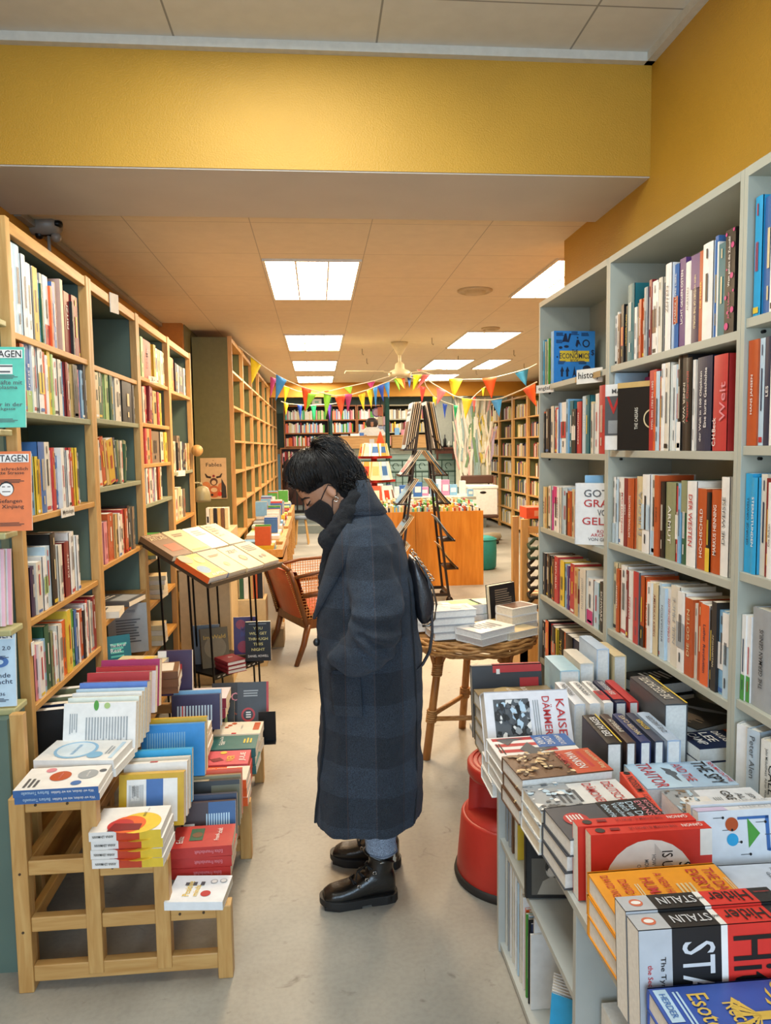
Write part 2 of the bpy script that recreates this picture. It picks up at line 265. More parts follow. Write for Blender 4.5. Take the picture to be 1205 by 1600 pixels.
def wood_case(y0, y1, label, zs, greens, base=(), x=-.95):
    ox, oy = x-.14, (y0+y1)/2; t = thing('bookcase', label, 'bookcase', (ox, oy, 0)); f = lambda: MB(Matrix.Translation((-ox, -oy, 0)))
    for a, b in ((y0+.001, y0+.034), (y1-.034, y1-.001)): f().box(x-.035, x, a, b, 0, 2.335, PINE).build('post', t, bevel=.002)
    for a, b in ((y0+.004, y0+.02), (y1-.02, y1-.004)): f().box(x-.27, x-.036, a, b, 0, 2.32, GREEN).build('side_panel', t)
    f().box(x-.28, x-.27, y0+.002, y1-.002, 0, 2.32, GREEN).build('back_panel', t)
    f().box(x-.03, x-.004, y0+.035, y1-.035, 2.29, 2.33, PINEY).build('top_rail', t, bevel=.002); f().box(x-.27, x-.03, y0+.02, y1-.02, 2.30, 2.312, GREEND).build('top_panel', t)
    for z in list(zs)+list(base):
        g = z in greens; f().box(x-.268, x-.006, y0+.0345, y1-.0345, z-.022, z, mat('#8d9377', .55) if g else PINEY).build('shelf', t, bevel=.002)
    return t
LB = [(2.51, 3.37), (3.37, 4.24), (4.24, 5.1), (5.1, 5.97)]
wood_case(*LB[0], 'nearest pine bookcase on the left with green panels', [1.985, 1.735, 1.385, 1.045, .755], [1.735], (.42, .1))
wood_case(*LB[1], 'second pine bookcase on the left with green panels', [1.975, 1.745, 1.44, 1.09, .84], [1.745, 1.44], (.5, .1))
wood_case(*LB[2], 'third pine bookcase on the left, behind the wire book stand', [2.01, 1.755, 1.525, 1.3, .98, .72], [1.3], (.45, .1))
wood_case(*LB[3], 'fourth pine bookcase on the left, beside the hanging lamp', [2.0, 1.45, 1.12, .85], [1.45], (.5, .1))
# ================================================================ BOOKS
def deco_mb(mb, d, w, h, t):
    """ decoration on a face: F front, B back, S spine.  u runs to the right, v up, both 0..1 """
    e = .0011
    face = d[0]; k = d[1]
    if face == 'F': P = lambda u, v, n=0: V((t/2+e+n, u*w, v*h)); R_, U_, fw, fh = V((0, 1, 0)), V((0, 0, 1)), w, h
    elif face == 'B': P = lambda u, v, n=0: V((-t/2-e-n, w-u*w, v*h)); R_, U_, fw, fh = V((0, -1, 0)), V((0, 0, 1)), w, h
    else: P = lambda u, v, n=0: V((-t/2+u*t, -e-n, v*h)); R_, U_, fw, fh = V((1, 0, 0)), V((0, 0, 1)), t, h
    if k == 'r': _, _, u0, v0, u1, v1, c = d[:7]; lv = d[7] if len(d) > 7 else 0; n = .0003*lv; mb.poly([P(u0, v0, n), P(u1, v0, n), P(u1, v1, n), P(u0, v1, n)], cm(c))
    elif k == 'd': _, _, u, v, r, c = d[:6]; lv = d[6] if len(d) > 6 else 0; sx = d[7] if len(d) > 7 else 1; n = .0003*lv+.0002; mb.poly([P(u+r*sx*cos(a*pi/12)*min(fw, fh)/fw, v+r*sin(a*pi/12)*min(fw, fh)/fh, n) for a in range(24)], cm(c))
    elif k == 'p': pts, c = d[2], d[3]; lv = d[4] if len(d) > 4 else 0; mb.poly([P(u, v, .0003*lv+.0002) for u, v in pts], cm(c))
    elif k == 't':
        _, _, s, u0, v0, u1, v1, c = d[:8]; rot = d[8] if len(d) > 8 else 0; n = .0012
        if rot == 0: mb.text(s, P(u0, v0, n), R_, U_, (u1-u0)*fw, (v1-v0)*fh, cm(c))
        elif rot == 90: mb.text(s, P(u1, v0, n), U_, -R_, (v1-v0)*fh, (u1-u0)*fw, cm(c))
        else: mb.text(s, P(u0, v1, n), -U_, R_, (v1-v0)*fh, (u1-u0)*fw, cm(c))
    elif k == 'n':      # small irregular patches of a printed photograph
        _, _, u0, v0, u1, v1, nn_, cols_ = d[:8]; rr = random.Random(int(u0*991+v1*313+nn_*7))
        for i in range(nn_):
            uu = rr.uniform(u0, u1); vv = rr.uniform(v0, v1); sz = rr.uniform(.03, .10)*(1-.5*i/nn_); pts = []
            for q in range(6): a = q*pi/3+rr.uniform(-.4, .4); z_ = sz*rr.uniform(.4, 1.1); pts.append((max(u0, min(u1, uu+z_*cos(a)*1.3)), max(v0, min(v1, vv+z_*sin(a)*.8))))
            mb.poly([P(a, b, .00012*i+.0002) for a, b in pts], cm(rr.choice(cols_)))
    elif k == 'l':      # block of small print lines
        _, _, u0, v0, u1, v1, nl, c = d[:8]; rr = random.Random(int(u0*977+v0*331+nl))
        for i in range(nl):
            v = v1-(v1-v0)*(i+.5)/nl; q = (v1-v0)/nl*.26; b = u0+(u1-u0)*rr.uniform(.7, 1)
            mb.poly([P(u0, v-q, .0006), P(b, v-q, .0006), P(b, v+q, .0006), P(u0, v+q, .0006)], cm(c))
    elif k == 'L':      # upright lines
        _, _, u0, v0, u1, v1, nl, c = d[:8]
        for i in range(nl):
            u = u0+(u1-u0)*(i+.5)/nl; q = (u1-u0)/nl*.26; mb.poly([P(u-q, v0, .0006), P(u+q, v0, .0006), P(u+q, v1, .0006), P(u-q, v1, .0006)], cm(c))
BOOKS = []; MODE = ['all']
def make_book(label, w, h, t, color, decos=(), hard=False, group=None, spine=None, back=None, cat='book', name='book', tint=None):
    o = thing(name, label, cat, group=group); c = cm(color); ct = .003 if hard else .0009; ov = .003 if hard else .0004
    if name == 'book': BOOKS.append((o, w, h, t, MODE[0]))
    mb = MB(); sp = cm(spine) if spine else c; bk = cm(back) if back else c
    mb.box(-t/2, -t/2+ct, .0, w, 0, h, bk).box(t/2-ct, t/2, .0, w, 0, h, c)
    if hard:      # gently rounded spine
        n = 6; pts = [(-t/2+t*i/n, .0025*(1-((2*i/n-1)**2))) for i in range(n+1)]
        mb.loft([[(x, -b+.0002, z) for x, b in pts]+[(x, ct, z) for x, b in reversed(pts)] for z in (0, h)], sp)
    else: mb.box(-t/2+ct, t/2-ct, 0, ct, 0, h, sp)
    if spine: mb.poly([(-t/2, -.0008-(.0026 if hard else 0), 0), (t/2, -.0008-(.0026 if hard else 0), 0), (t/2, -.0008-(.0026 if hard else 0), h), (-t/2, -.0008-(.0026 if hard else 0), h)], sp)
    for d in decos:
        if d[0] == 'S' and hard: mb.xf = Matrix.Translation((0, -.0026, 0))
        deco_mb(mb, d, w, h, t); mb.xf = Matrix()
    mb.build('cover', o)
    MB().box(-t/2+ct+.0001, t/2-ct-.0001, ct+.0001, w-ov, ov, h-ov, tint or (PAPER if rnd.random() < .5 else PAPERW)).build('page_block', o)
    return o
def orient(o, xd, yd, center, w, h):
    xd = V(xd).normalized(); yd = (V(yd)-xd*V(yd).dot(xd)).normalized(); zd = xd.cross(yd); R_ = Matrix((xd, yd, zd)).transposed()
    p = V(center)-R_ @ V((0, w/2, h/2)); M_ = R_.to_4x4(); M_.translation = p; o.matrix_world = M_; o.rotation_mode = 'XYZ'; return o
def dup(root, M_, label=None, group=None):
    r = root.copy(); COL.objects.link(r); r.matrix_world = M_
    if label: r['label'] = label
    if group: r['group'] = group
    for ch in list(root.children): c = ch.copy(); COL.objects.link(c); c.parent = r
    return r
CN = dict(W='white', w='ivory', c='cream', y='yellow', Y='mustard', o='orange', O='rust', r='red', R='maroon', b='blue', B='navy', l='light blue', L='pale blue', g='green', G='dark green', k='black', K='charcoal', n='brown', p='pink', P='magenta', v='purple', V='dark purple', s='grey', S='slate', t='teal', T='turquoise', u='bright blue', m='olive', e='tan', a='lime', i='taupe')
def shelf_row(spec, side, x, ya, yb, z, where, group, from_='left', hm=22, wd_=.135, seed=1):
    """ books set upright spine out; spec 'W15/20=TITLE@r+o'  colour thickness/height=spine title@colour+band """
    MODE[0] = 'spine'; items = spec.split(); R2 = random.Random(seed); ps = []
    for it in items:
        lean = 0
        if it[-1] in '<>': lean = -1 if it[-1] == '<' else 1; it = it[:-1]
        body, _, title = it.partition('='); title, _, rest = title.partition('@'); tc = None
        if rest: tc = rest[0]; 
        band = None
        if '+' in body: body, _, band = body.partition('+')
        c = body[0]; th, _, hh = body[1:].partition('/'); ps.append((c, float(th or 15), float(hh or hm+R2.uniform(-1.5, 1.2)), title.replace('_', ' '), tc, band, lean))
    tot = sum(p[1] for p in ps)*1.0; L_ = abs(yb-ya)*1000-4; sc = L_/tot; dirn = 1 if yb > ya else -1; y = ya+dirn*.002
    for i, (c, th, hh, title, tc, band, lean) in enumerate(ps):
        if c == '_': y += dirn*th*sc/1000; continue
        t = th*sc/1000-.0006; h = hh/100; w = wd_+R2.uniform(-.012, .012); rec = R2.uniform(.004, .02)
        dark = c in 'kKBRVGnSvtbrgPO'; ink = tc or (R2.choice('Wycw') if dark else R2.choice('kBrSk')); dec = []; desc = ''
        if band: dec.append(('S', 'r', 0, .0 if R2.random() < .6 else .62, 1, .3 if R2.random() < .6 else 1, band)); 
        rot = 90
        if t > .008:
            if title: q2 = R2.uniform(.3, .36); ta = R2.uniform(.15, .3); dec.append(('S', 't', title, q2, ta, 1-q2, min(.93, ta+.6), ink, rot if side < 0 or R2.random() < .6 else -90))
            else:
                q = R2.random(); a, b = R2.uniform(.3, .4), R2.uniform(.62, .78)
                dec.append(('S', 'L', .3, a, .72, b, 1 if t < .016 else R2.choice((1, 2)), ink)); dec.append(('S', 'L', .36, .84 if q < .5 else .12, .64, .94 if q < .5 else .24, 1, ink))
                if q < .3: dec.append(('S', 'r', .15, .03, .85, .08, R2.choice('roykbW')))
        n_o = i+1
        base = f"{'thick ' if t > .032 else 'thin ' if t < .0125 else ''}{CN[c]} book" + (f" with {CN[band]} band" if band and band in CN else '')
        lab = f"{base}, {ORD[n_o]} from {from_}, {where}"
        o = make_book(lab, w, h, t, c, dec, hard=t > .024 and R2.random() < .7, group=group)
        yc = y+dirn*(t+.0006)/2; zr = z+.0006
        if side > 0: xd = V((0, -1, 0)); yd = V((1, 0, 0)); cx = x+rec+w/2
        else: xd = V((0, 1, 0)); yd = V((-1, 0, 0)); cx = x-rec-w/2
        if lean:
            a = radians(9)*lean; xd2 = V((0, xd.y*cos(a), -sin(a)*1.0)); orient(o, xd2, yd, (cx, yc+xd.y*sin(a)*h/2*1.0, zr+h/2*cos(a)+t/2*abs(sin(a))+.001), w, h)
        else: orient(o, xd, yd, (cx, yc, zr+h/2), w, h)
        y += dirn*th*sc/1000
    MODE[0] = 'all'
def _endrow(): MODE[0] = 'all'
def face_book(label, w, h, t, c, decos, o_, normal, up=(0, 0, 1), group=None, **k):
    """ front cover centre at o_, facing along normal, top along up """
    b = make_book(label, w, h, t, c, decos, group=group, **k); n = V(normal).normalized(); u = V(up); u = (u-n*u.dot(n)).normalized(); yd = u.cross(n)
    return orient(b, n, yd, V(o_)-n*t/2, w, h)
# ---- left bookcases, seen left to right = near to far
GL = 'books on the left pine bookcases'
XL = -.955
shelf_row('L20/29 L26/29 W18/27 W16/25 i7/23 W22/25+Y b12/23 l10/22 G8/21 s14/25 W22/25+r o10/22 b16/24 l8/24 y14/25=TRAUMREISEN@r', -1, XL, 2.56, 3.02, 1.985, 'top shelf of nearest left case', GL, seed=3)
face_book('pale pink hardback with dancing figures, standing on the top shelf of nearest left case', .17, .27, .028, 'c', [('B', 'r', 0, 0, 1, 1, '#c9a79c'), ('B', 't', 'EVERY BODY', .05, .5, .5, .62, 'p'), ('B', 'p', [(.4, .25), (.8, .25), (.7, .4), (.62, .46), (.52, .38)], 'R'), ('B', 'd', .6, .47, .04, 'n'), ('B', 'p', [(.35, .63), (.62, .62), (.5, .7), (.46, .8)], 'p'), ('B', 'p', [(.1, .05), (.3, .05), (.25, .16)], 'k'), ('B', 'd', .2, .19, .05, 'n'), ('B', 'p', [(.6, .04), (.9, .03), (.78, .15)], 'p')], (-1.05, 3.075, 1.986+.137), (0, 1, 0), group=GL)
shelf_row('R18/24=FRITZI@W k5/21 R22/24 c5/23 r7/23<', -1, XL, 3.1, 3.3, 1.985, 'beside the pink hardback, top shelf of nearest left case', GL, seed=5)
shelf_row('O14/22 r6/20 b18/24+a=FUCHS_8@W W8/23 s14/23 W18/23+y o8/22 W8/21 y14/23 a6/22 W18/21 w14/21 k6/20 l14/21=BLAU@W R12/21 r8/19 w10/21 e20/21+k W12/19 p14/20 l14/20 S12/24', -1, XL, 2.6, 3.33, 1.735, 'second shelf of nearest left case', GL, hm=22, seed=7)
shelf_row('b10/20 l14/21 y12/20 Y8/19 b26/25 w22/25 W10/22 r12/23 B12/21 b8/20 W14/23 O8/22 s10/23 W14/22 r16/23 o6/21 y12/23 l12/22 s14/21', -1, XL, 2.62, 3.2, 1.385, 'third shelf of nearest left case', GL, seed=9)
shelf_row('V16/17 w20/18 k10/16 W16/19+a L20/22 k22/26 R8/26 w18/21 O18/20 R26/21=KUNST@W W18/24 w16/24 W14/22', -1, XL, 2.6, 3.12, 1.045, 'fourth shelf of nearest left case', GL, seed=11)
shelf_row('p10/19 W18/19 l16/19 G18/23 m10/20 W12/19 w16/21 W10/20 o16/21 y16/24 a10/22 g12/23 b14/22 W10/20 O14/21 k8/20 W12/22 r14/23 w10/22 s8/21 R14/23', -1, XL, 2.6, 3.3, .755, 'fifth shelf of nearest left case', GL, seed=13)
shelf_row('c12/20 G14/22 m10/20 a12/21 G10/21 k10/21 w16/21 W14/21 k40/22 S8/20', -1, XL, 3.42, 4.16, 1.745, 'second shelf of second left case', GL, seed=15)
shelf_row('W10/22 w12/21 O14/22< e10/21< Y22/21< B12/22< m8/21< w10/21 G8/19> m10/21>', -1, XL, 3.43, 3.95, 1.44, 'third shelf of second left case', GL, seed=17)
shelf_row('w10/20 p14/19 i10/19 O22/22 e12/21 W10/21 w14/20 r10/22 O14/22 k12/23 m8/22 i12/22', -1, XL, 3.43, 4.05, 1.09, 'fourth shelf of second left case', GL, seed=19)
def flat(label, cx, cy, z, w, h, t, ang, c, decos=(), group=None, **k):
    b = make_book(label, w, h, t, c, decos, group=group, **k); a = radians(ang)
    return orient(b, (0, 0, 1), (cos(a), sin(a), 0), (cx, cy, z+t/2+.0004), w, h)
flat('cream paperback lying flat in front of a grey book, low shelf of second left case', -1.02, 3.55, .8402, .14, .2, .03, 95, 'w', [('F', 'l', .2, .3, .8, .8, 6, 'S')], GL)
flat('grey photo book lying flat beside a cream paperback, low shelf of second left case', -1.02, 3.85, .8402, .2, .22, .025, 80, 'S', [('F', 'r', .1, .1, .9, .5, 's'), ('F', 'l', .2, .6, .8, .9, 3, 'W')], GL)
shelf_row('m8/22 a8/22 O34/22=COMIC@k y8/22 Y10/22 W12/21 e10/21 w12/21 c10/21', -1, XL, 4.29, 5.03, 2.01, 'top shelf of third left case', GL, seed=21)
shelf_row('a8/21 w10/20 g8/20 r12/21 R14/21> V14/20> e20/20 r8/20 w12/20 y8/20', -1, XL, 4.29, 4.9, 1.755, 'second shelf of third left case', GL, hm=20, seed=23)
shelf_row('w10/20 r6/20 e12/20 O8/20 i34/19 k5/19 w12/19 y10/19', -1, XL, 4.29, 5.0, 1.525, 'third shelf of third left case', GL, hm=19, seed=25)
shelf_row('w12/20 W10/20 o8/20 w14/20 r10/20 W10/20 i8/20 O12/20 w12/20', -1, XL, 4.29, 4.8, 1.3, 'fourth shelf of third left case', GL, hm=19, seed=27)
shelf_row('y10/22 Y12/22 o10/22 k12/20 w10/20 S28/20 W10/20', -1, XL, 5.16, 5.8, 2.0, 'top shelf of fourth left case', GL, seed=29)
shelf_row('c12/20 w14/21 k6/20 i18/25 w10/21 B10/21 k14/20 w14/20 e10/20', -1, XL, 5.16, 5.85, 1.45, 'second shelf of fourth left case', GL, seed=31)
shelf_row('e14/20 w16/21 c20/22 w12/20 i12/20', -1, XL, 5.16, 5.6, 1.12, 'third shelf of fourth left case', GL, seed=33)
for k, (c, t_, l) in enumerate((('m', .02, 'lowest'), ('y', .03, 'second'), ('a', .03, 'third'), ('g', .055, 'topmost'))):
    flat(f'{CN[c]} book lying flat, {l} of the pile on the fifth shelf of third left case', -1.03, 4.45, .9805+sum((.02, .03, .03)[:k])+.0012*k, .14, .2, t_, 90, c, group=GL)
for k in range(5): flat(f'cream paperback lying flat, {("lowest", "second", "third", "fourth", "topmost")[k]} of a pale pile low in third left case', -1.03, 4.6+.01*k, .7205+k*.026, .14, .2, .025, 86+3*k, 'w' if k % 2 else 'c', group=GL)
for k in range(4): flat(f'pale paperback lying flat, {("lowest", "second", "third", "topmost")[k]} of the lowest pile in third left case', -1.03, 4.55, .4505+k*.03, .14, .2, .029, 88+2*k, 'c' if k % 2 else 'w', group=GL)
# labels hanging on the left shelves
def card(n, label, p, w, h, rx, rz, txt=None, ink='k', m_='#e9e6dc'):
    mb = MB(); mb.box(-w/2, w/2, -.0015, .0015, -h, 0, mat(m_, .6))
    if txt: mb.text(txt, (-w*.42, -.003, -h*.8), (1, 0, 0), (0, 0, 1), w*.84, h*.6, cm(ink))
    o = mb.build(n); o.location = p; o.rotation_euler = (rx, 0, rz); return tag(o, label, 'label')
card('shelf_tag', 'blank white card hanging askew from the top rail of second left case', (-.94, 3.74, 2.34), .075, .09, 0, radians(75))
card('shelf_tag', 'small handwritten card on the third shelf edge of nearest left case', (-.946, 2.95, 1.39), .13, .035, 0, radians(88), 'Mythologie')
card('shelf_tag', 'small white card on the upper shelf edge of third left case', (-.946, 4.56, 2.03), .09, .035, 0, radians(70), '3.-')
card('shelf_tag', 'small white card hanging low on the post of nearest left case', (-.944, 2.53, .98), .02, .045, 0, radians(90))
card('shelf_tag', 'folded white card on the second shelf edge of fourth left case', (-.946, 5.35, 1.46), .12, .04, 0, radians(70))
face_book('grey sheet of small print propped low in the second left case', .2, .26, .006, 's', [('F', 'l', .2, .2, .85, .7, 9, 'S'), ('F', 't', 'LE TEMPS DES CERISES', .1, .8, .7, .9, 'S')], (-1.02, 4.05, .66), (.35, -1, .12), cat='booklet', name='booklet')
# ---- end cap with magazines at the far left
t = thing('display_endcap', 'green end panel with small magazine ledges at the left edge', 'display stand', (-1.15, 2.48, 0)); f = lambda: MB(Matrix.Translation((1.15, -2.48, 0)))
f().box(-1.4, -.988, 2.44, 2.5, 0, 2.32, GREEN).build('panel', t); f().box(-1.4, -.945, 2.30, 2.438, 0, .80, GREEN).build('base_box', t)
f().box(-.945, -.905, 2.315, 2.345, 0, .81, PINE).build('base_stile', t, bevel=.002)
for z in (2.0, 1.67, 1.36, 1.065, .79+.03): f().box(-1.4, -.935, 2.34, 2.438, z-.02, z, wood('#a5a26e', '#b7b183', 0)).build('ledge', t, bevel=.004)
def mag(label, c, z, dec, x=-1.0, y=2.36, w=.168, h=.24, t=.008): return face_book(label, w, h, t, c, dec, (x, y, z+h/2+.002), (.06, -1, .1), group='magazines on the green end panel', cat='magazine', name='magazine')
def rep(z, c, l, lines, ink, art, x=-.948): 
    d = [('F', 'r', .03, .86, .97, .965, 'W'), ('F', 't', 'REPORTAGEN', .05, .87, .95, .955, 'B' if c == 'L' else 'k')]
    for s_, a, b in lines: d.append(('F', 't', s_, .3, a, .96, b, ink))
    for a in (.06, .60): d.append(('F', 'l', .34, a, .94, a+.05, 3, ink))
    return mag(l, c, z, d+art, x=x)
rep(1.672, '#5cc4b0', 'turquoise magazine on the uppermost ledge of the green end panel', [('Geschäfte mit', .53, .585), ('Blutplasma', .46, .52), ('Geber in der', .26, .31), ('Stockgasse', .2, .25)], 'S', [('F', 'r', .5, .66, .8, .78, 'W'), ('F', 'r', .54, .68, .76, .7, 'S', 1), ('F', 'r', .5, .75, .8, .77, 'S', 1)])
rep(1.362, '#e0783f', 'orange magazine with a masked face on the second ledge of the end panel', [('Eine schrecklich', .76, .80), ('nette Strasse', .71, .75), ('Gefangen', .34, .40), ('in Xinjiang', .27, .33)], 'k', [('F', 'd', .58, .53, .13, 'k', 0), ('F', 'd', .58, .52, .115, 'W', 1), ('F', 'r', .51, .49, .65, .5, 'k', 2), ('F', 'r', .51, .55, .56, .56, 'k', 2), ('F', 'r', .6, .55, .65, .56, 'k', 2), ('F', 'r', .0, .0, .45, .07, 'L')], x=-.946)
rep(.822, 'L', 'pale blue magazine with a blue eye on the lowest ledge of the end panel', [('Genesis 2.0', .72, .77), ('Am Ende', .37, .43), ('der Nacht', .29, .35), ('seit 1936', .14, .18)], 'B', [('F', 'd', .72, .57, .1, 'b', 0, 1.6), ('F', 'd', .72, .57, .045, 'L', 1, 1.6)], x=-1.02)
for k in range(3): mag(('pink magazine, front of the three on the third ledge of the end panel', 'pink and white striped magazine, middle of three on the end panel ledge', 'pale pink magazine, hindmost of three on the third ledge of end panel')[k], ('p', '#e8b9c4', '#e0a0ae')[k], 1.067, [('F', 'r', .86, 0, .93, 1, 'W')], x=-1.05+.012*k, y=2.36+.02*k, w=.15, h=.235)
# books low inside the nearest left case, behind the tiered stand
for k, (c, y0) in enumerate((('k', 2.66), ('B', 2.72), ('m', 2.8), ('m', 2.9))): face_book(f"{CN[c]} hardback standing behind the tiered stand, {ORD[k+1]} from the left", .16, .28, .03, c, [], (-.97, y0, .42+.142), (.2, -1, 0), group='books behind the tiered stand')
for k in range(3): flat(f'{("white", "pale blue", "white")[k]} book lying {("lowest", "in the middle", "on top")[k]} of the pile behind the upper tier', -1.0, 2.75+.02*k, .4205+.03*k+.0, .16, .24, .029, 80+5*k, 'WLW'[k], group='books behind the tiered stand')
# ---- right bookcases, seen left to right = far to near
GR = 'books on the right grey bookcases'
XR = 1.155; W1, W2, W3 = 'far right bookcase', 'middle right bookcase', 'nearest right bookcase'
shelf_row('u16/23 K6/22 m8/22 W10/23 g6/23 Y8/22 L14/24', 1, XR, 3.835, 3.70, 1.90, 'top shelf of far grey case', GR, wd_=.17, seed=41)
eco = [('F', 'r', .14, .41, .86, .62, 'y'), ('F', 't', 'ECONOMICS', .13, .47, .87, .57, 'B'), ('F', 't', 'THE', .43, .57, .58, .64, 'B'), ('F', 't', 'BOOK', .4, .4, .6, .455, 'B'), ('F', 'p', [(.2, .8), (.26, .95), (.3, .95), (.33, .82), (.37, .95), (.42, .95), (.36, .78)], 'B'), ('F', 'd', .78, .76, .09, 'B'), ('F', 'd', .78, .76, .06, '#2f86d6', 1),
       ('F', 'p', [(.52, .72), (.55, .83), (.6, .83), (.66, .7), (.6, .76), (.56, .68)], 'B'), ('F', 'd', .57, .87, .02, 'B'), ('F', 'p', [(.15, .22), (.2, .32), (.25, .22), (.22, .22), (.22, .12), (.17, .12), (.17, .22)], 'B'), ('F', 'p', [(.28, .22), (.33, .32), (.38, .22), (.35, .22), (.35, .12), (.3, .12), (.3, .22)], 'B'), ('F', 'p', [(.45, .1), (.5, .33), (.55, .1), (.5, .16)], 'B'), ('F', 'd', .8, .28, .07, 'B', 0, 1.4), ('F', 'd', .65, .15, .06, 'B'), ('F', 'd', .65, .15, .03, '#2f86d6', 1),
       ('F', 't', '$', .9, .52, .98, .64, 'B'), ('F', 'd', .3, .7, .03, 'B', 0, 2), ('F', 'd', .08, .5, .02, 'B'), ('F', 'd', .16, .68, .03, 'B', 0, 1.5), ('F', 'r', .2, .04, .65, .06, 'B'), ('F', 'd', .88, .06, .07, 'W')]
eco += [('F', 'l', a, b, a+.2, b+.07, 3, 'B') for a, b in ((.05, .9), (.42, .92), (.66, .9), (.05, .76), (.1, .36), (.6, .36))]
b = make_book('large bright blue book with yellow title band, top shelf of far right bookcase', .21, .25, .035, '#2f86d6', eco, group=GR, spine='#4fa0e0'); orient(b, (0.06, -1, 0), (1, .06, 0), (1.155+.105, 3.655, 1.901+.125), .21, .25)
shelf_row('O14/21 k6/20 W6/20 K26/22 w22/23 n8/21 r22/22 W6/21 L10/24+b W32/24+r W6/23 l14/25 t22/24 k22/20+W r26/23=REVOLUTION@W W6/24 L24/25=AFRIKA@W t20/25 c10/22 w12/21 W18/25 r28/28', 1, XR, 3.835, 3.0, 1.56, 'second shelf of far grey case', GR, seed=43)
shelf_row('c20/21=CUT@k e14/21 K12/20 w16/22 P6/20 W30/22+P W16/22=NORDEN@k w10/22 L26/22 K6/20 O18/21 c12/22 O18/21 r14/21 w14/21', 1, XR, 3.835, 3.24, 1.175, 'third shelf of far grey case', GR, seed=45)
face_book('white hardback with large red and grey title at the right end of far bookcase', .19, .26, .03, 'W', [('F', 't', 'GOTT', .2, .78, .9, .9, 'S'), ('F', 't', 'GRAB', .2, .62, .9, .74, 'r'), ('F', 't', 'VON', .5, .48, .8, .58, 'S'), ('F', 't', 'GELD', .12, .33, .9, .45, 'r'), ('F', 't', 'ROM', .5, .2, .72, .25, 'r'), ('F', 't', 'ARCHIV', .35, .14, .8, .19, 'r'), ('F', 't', 'VON GELD', .3, .07, .8, .12, 'S')], (1.165, 3.06, 1.176+.131), (-.55, -.8, 0), group=GR, hard=True)
face_book('light blue book standing behind the white hardback in far right bookcase', .19, .29, .02, 'l', [('F', 'r', .4, .7, 1, 1, 'm')], (1.24, 3.14, 1.176+.146), (-.3, -1, 0), group=GR)
shelf_row('K16/22 n12/22 K14/22 K16/22 n10/21 r20/23=REPUBLIK@W s6/22 y22/22 l14/21 v8/21 R12/20 r20/23 e20/22 s8/21+R w26/23=JOSEPH_ROTH@s W24/20+P O8/20 L18/20 G6/20 k20/21=SCHWARZ@W', 1, XR, 3.835, 2.96, .82, 'fourth shelf of far grey case', GR, seed=47)
shelf_row('k12/20 S8/19 k14/22+o r10/21 k18/21+o y8/21 k22/22=SOZIAL@y O6/22 K26/22 B26/22+r W20/20', 1, XR, 3.835, 3.2, .48, 'bottom shelf of far grey case', GR, seed=49)
shelf_row('W16/19 W8/20 n14/19 r4/20 k16/22+r k22/21=HUNGER_PLAN@y t38/28 W14/19 O6/20 k10/20 O12/21 O16/21 w6/22 s20/24 R14/26 W26/25+n W10/24 w20/25 B22/23=Das_Leben_im_Mittelalter@W W28/28=ZEITEN@S b20/27+O=LAMARCK_LIVRE_LIBRE@W v26/28=LICHT_GEGEN_OSTEN@W W28/26=FÜRSTEN@S V38/27+v=NEW_HISTORY_OF_THE_WORLD@c O16/27=DIE_PERSER@y', 1, XR, 2.9, 2.22, 1.905, 'top shelf of middle grey case', GR, seed=51)
shelf_row('W34/28 b10/29 W5/27 t22/26', 1, XR, 2.215, 2.09, 1.905, 'right end of top shelf, middle grey case', GR, seed=52)
b = make_book('thick black book with pink dots at the right end of the top shelf', .15, .285, .05, 'k', [('S', 'd', a, v_, r_, 'P') for a, v_, r_ in ((.75, .84, .16), (.12, .35, .12), (.25, .07, .2), (.72, .55, .16), (.8, .22, .17), (.1, .96, .1), (.9, .4, .08), (.35, .2, .09), (.85, .98, .1), (.2, .62, .06))]+[('S', 't', 'Wem gehört die Zukunft?', .36, .45, .62, .93, 'W', 90), ('S', 't', 'Jaron Lanier', .38, .12, .6, .42, 'P', 90)], group=GR); orient(b, (0, -1, 0), (1, 0, 0), (1.158+.075, 2.06, 1.906+.1425), .15, .285)
shelf_row('r10/30 L12/30', 1, XR, 2.91, 2.885, 1.575, 'left end of the second shelf, middle grey case', GR, seed=53)
face_book('white hardback with large red VI and a grey photograph, middle right bookcase', .15, .25, .03, 'W', [('F', 't', 'MASADA', .2, .86, .95, .93, 'S'), ('F', 'r', 0, .22, 1, .82, 'S'), ('F', 't', 'VIR', .05, .55, 1.0, .82, 'r'), ('F', 'r', .1, .25, .9, .45, 's')], (1.16, 2.80, 1.576+.127), (-.8, -.6, 0), group=GR, hard=True)
shelf_row('P14/28 W20/26+g W22/27', 1, 1.27, 2.87, 2.7, 1.575, 'behind black wreath book, middle grey case', GR, seed=54, wd_=.1)
face_book('black hardback with a gold wreath emblem, second shelf of middle right bookcase', .175, .245, .02, 'k', [('F', 'd', .85, .45, .2, 'c'), ('F', 'd', .85, .45, .17, 'k', 1), ('F', 't', 'THE CAESARS', .44, .3, .52, .62, 'w', 90), ('F', 'r', 0, .92, 1, 1, 'e')], (1.158, 2.66, 1.576+.125), (-.86, -.5, 0), group=GR)
shelf_row('r32/28=DEBT_THE_FIRST_5000_YEARS@W o8/27 L18/27 O10/25 W16/29 w20/29 W14/28 L12/28 k16/31+W K20/31=INNER_WAY@w k22/29=Master_Churchill@r W10/28 W12/27', 1, XR, 2.6, 2.235, 1.575, 'second shelf of middle grey case', GR, seed=55)
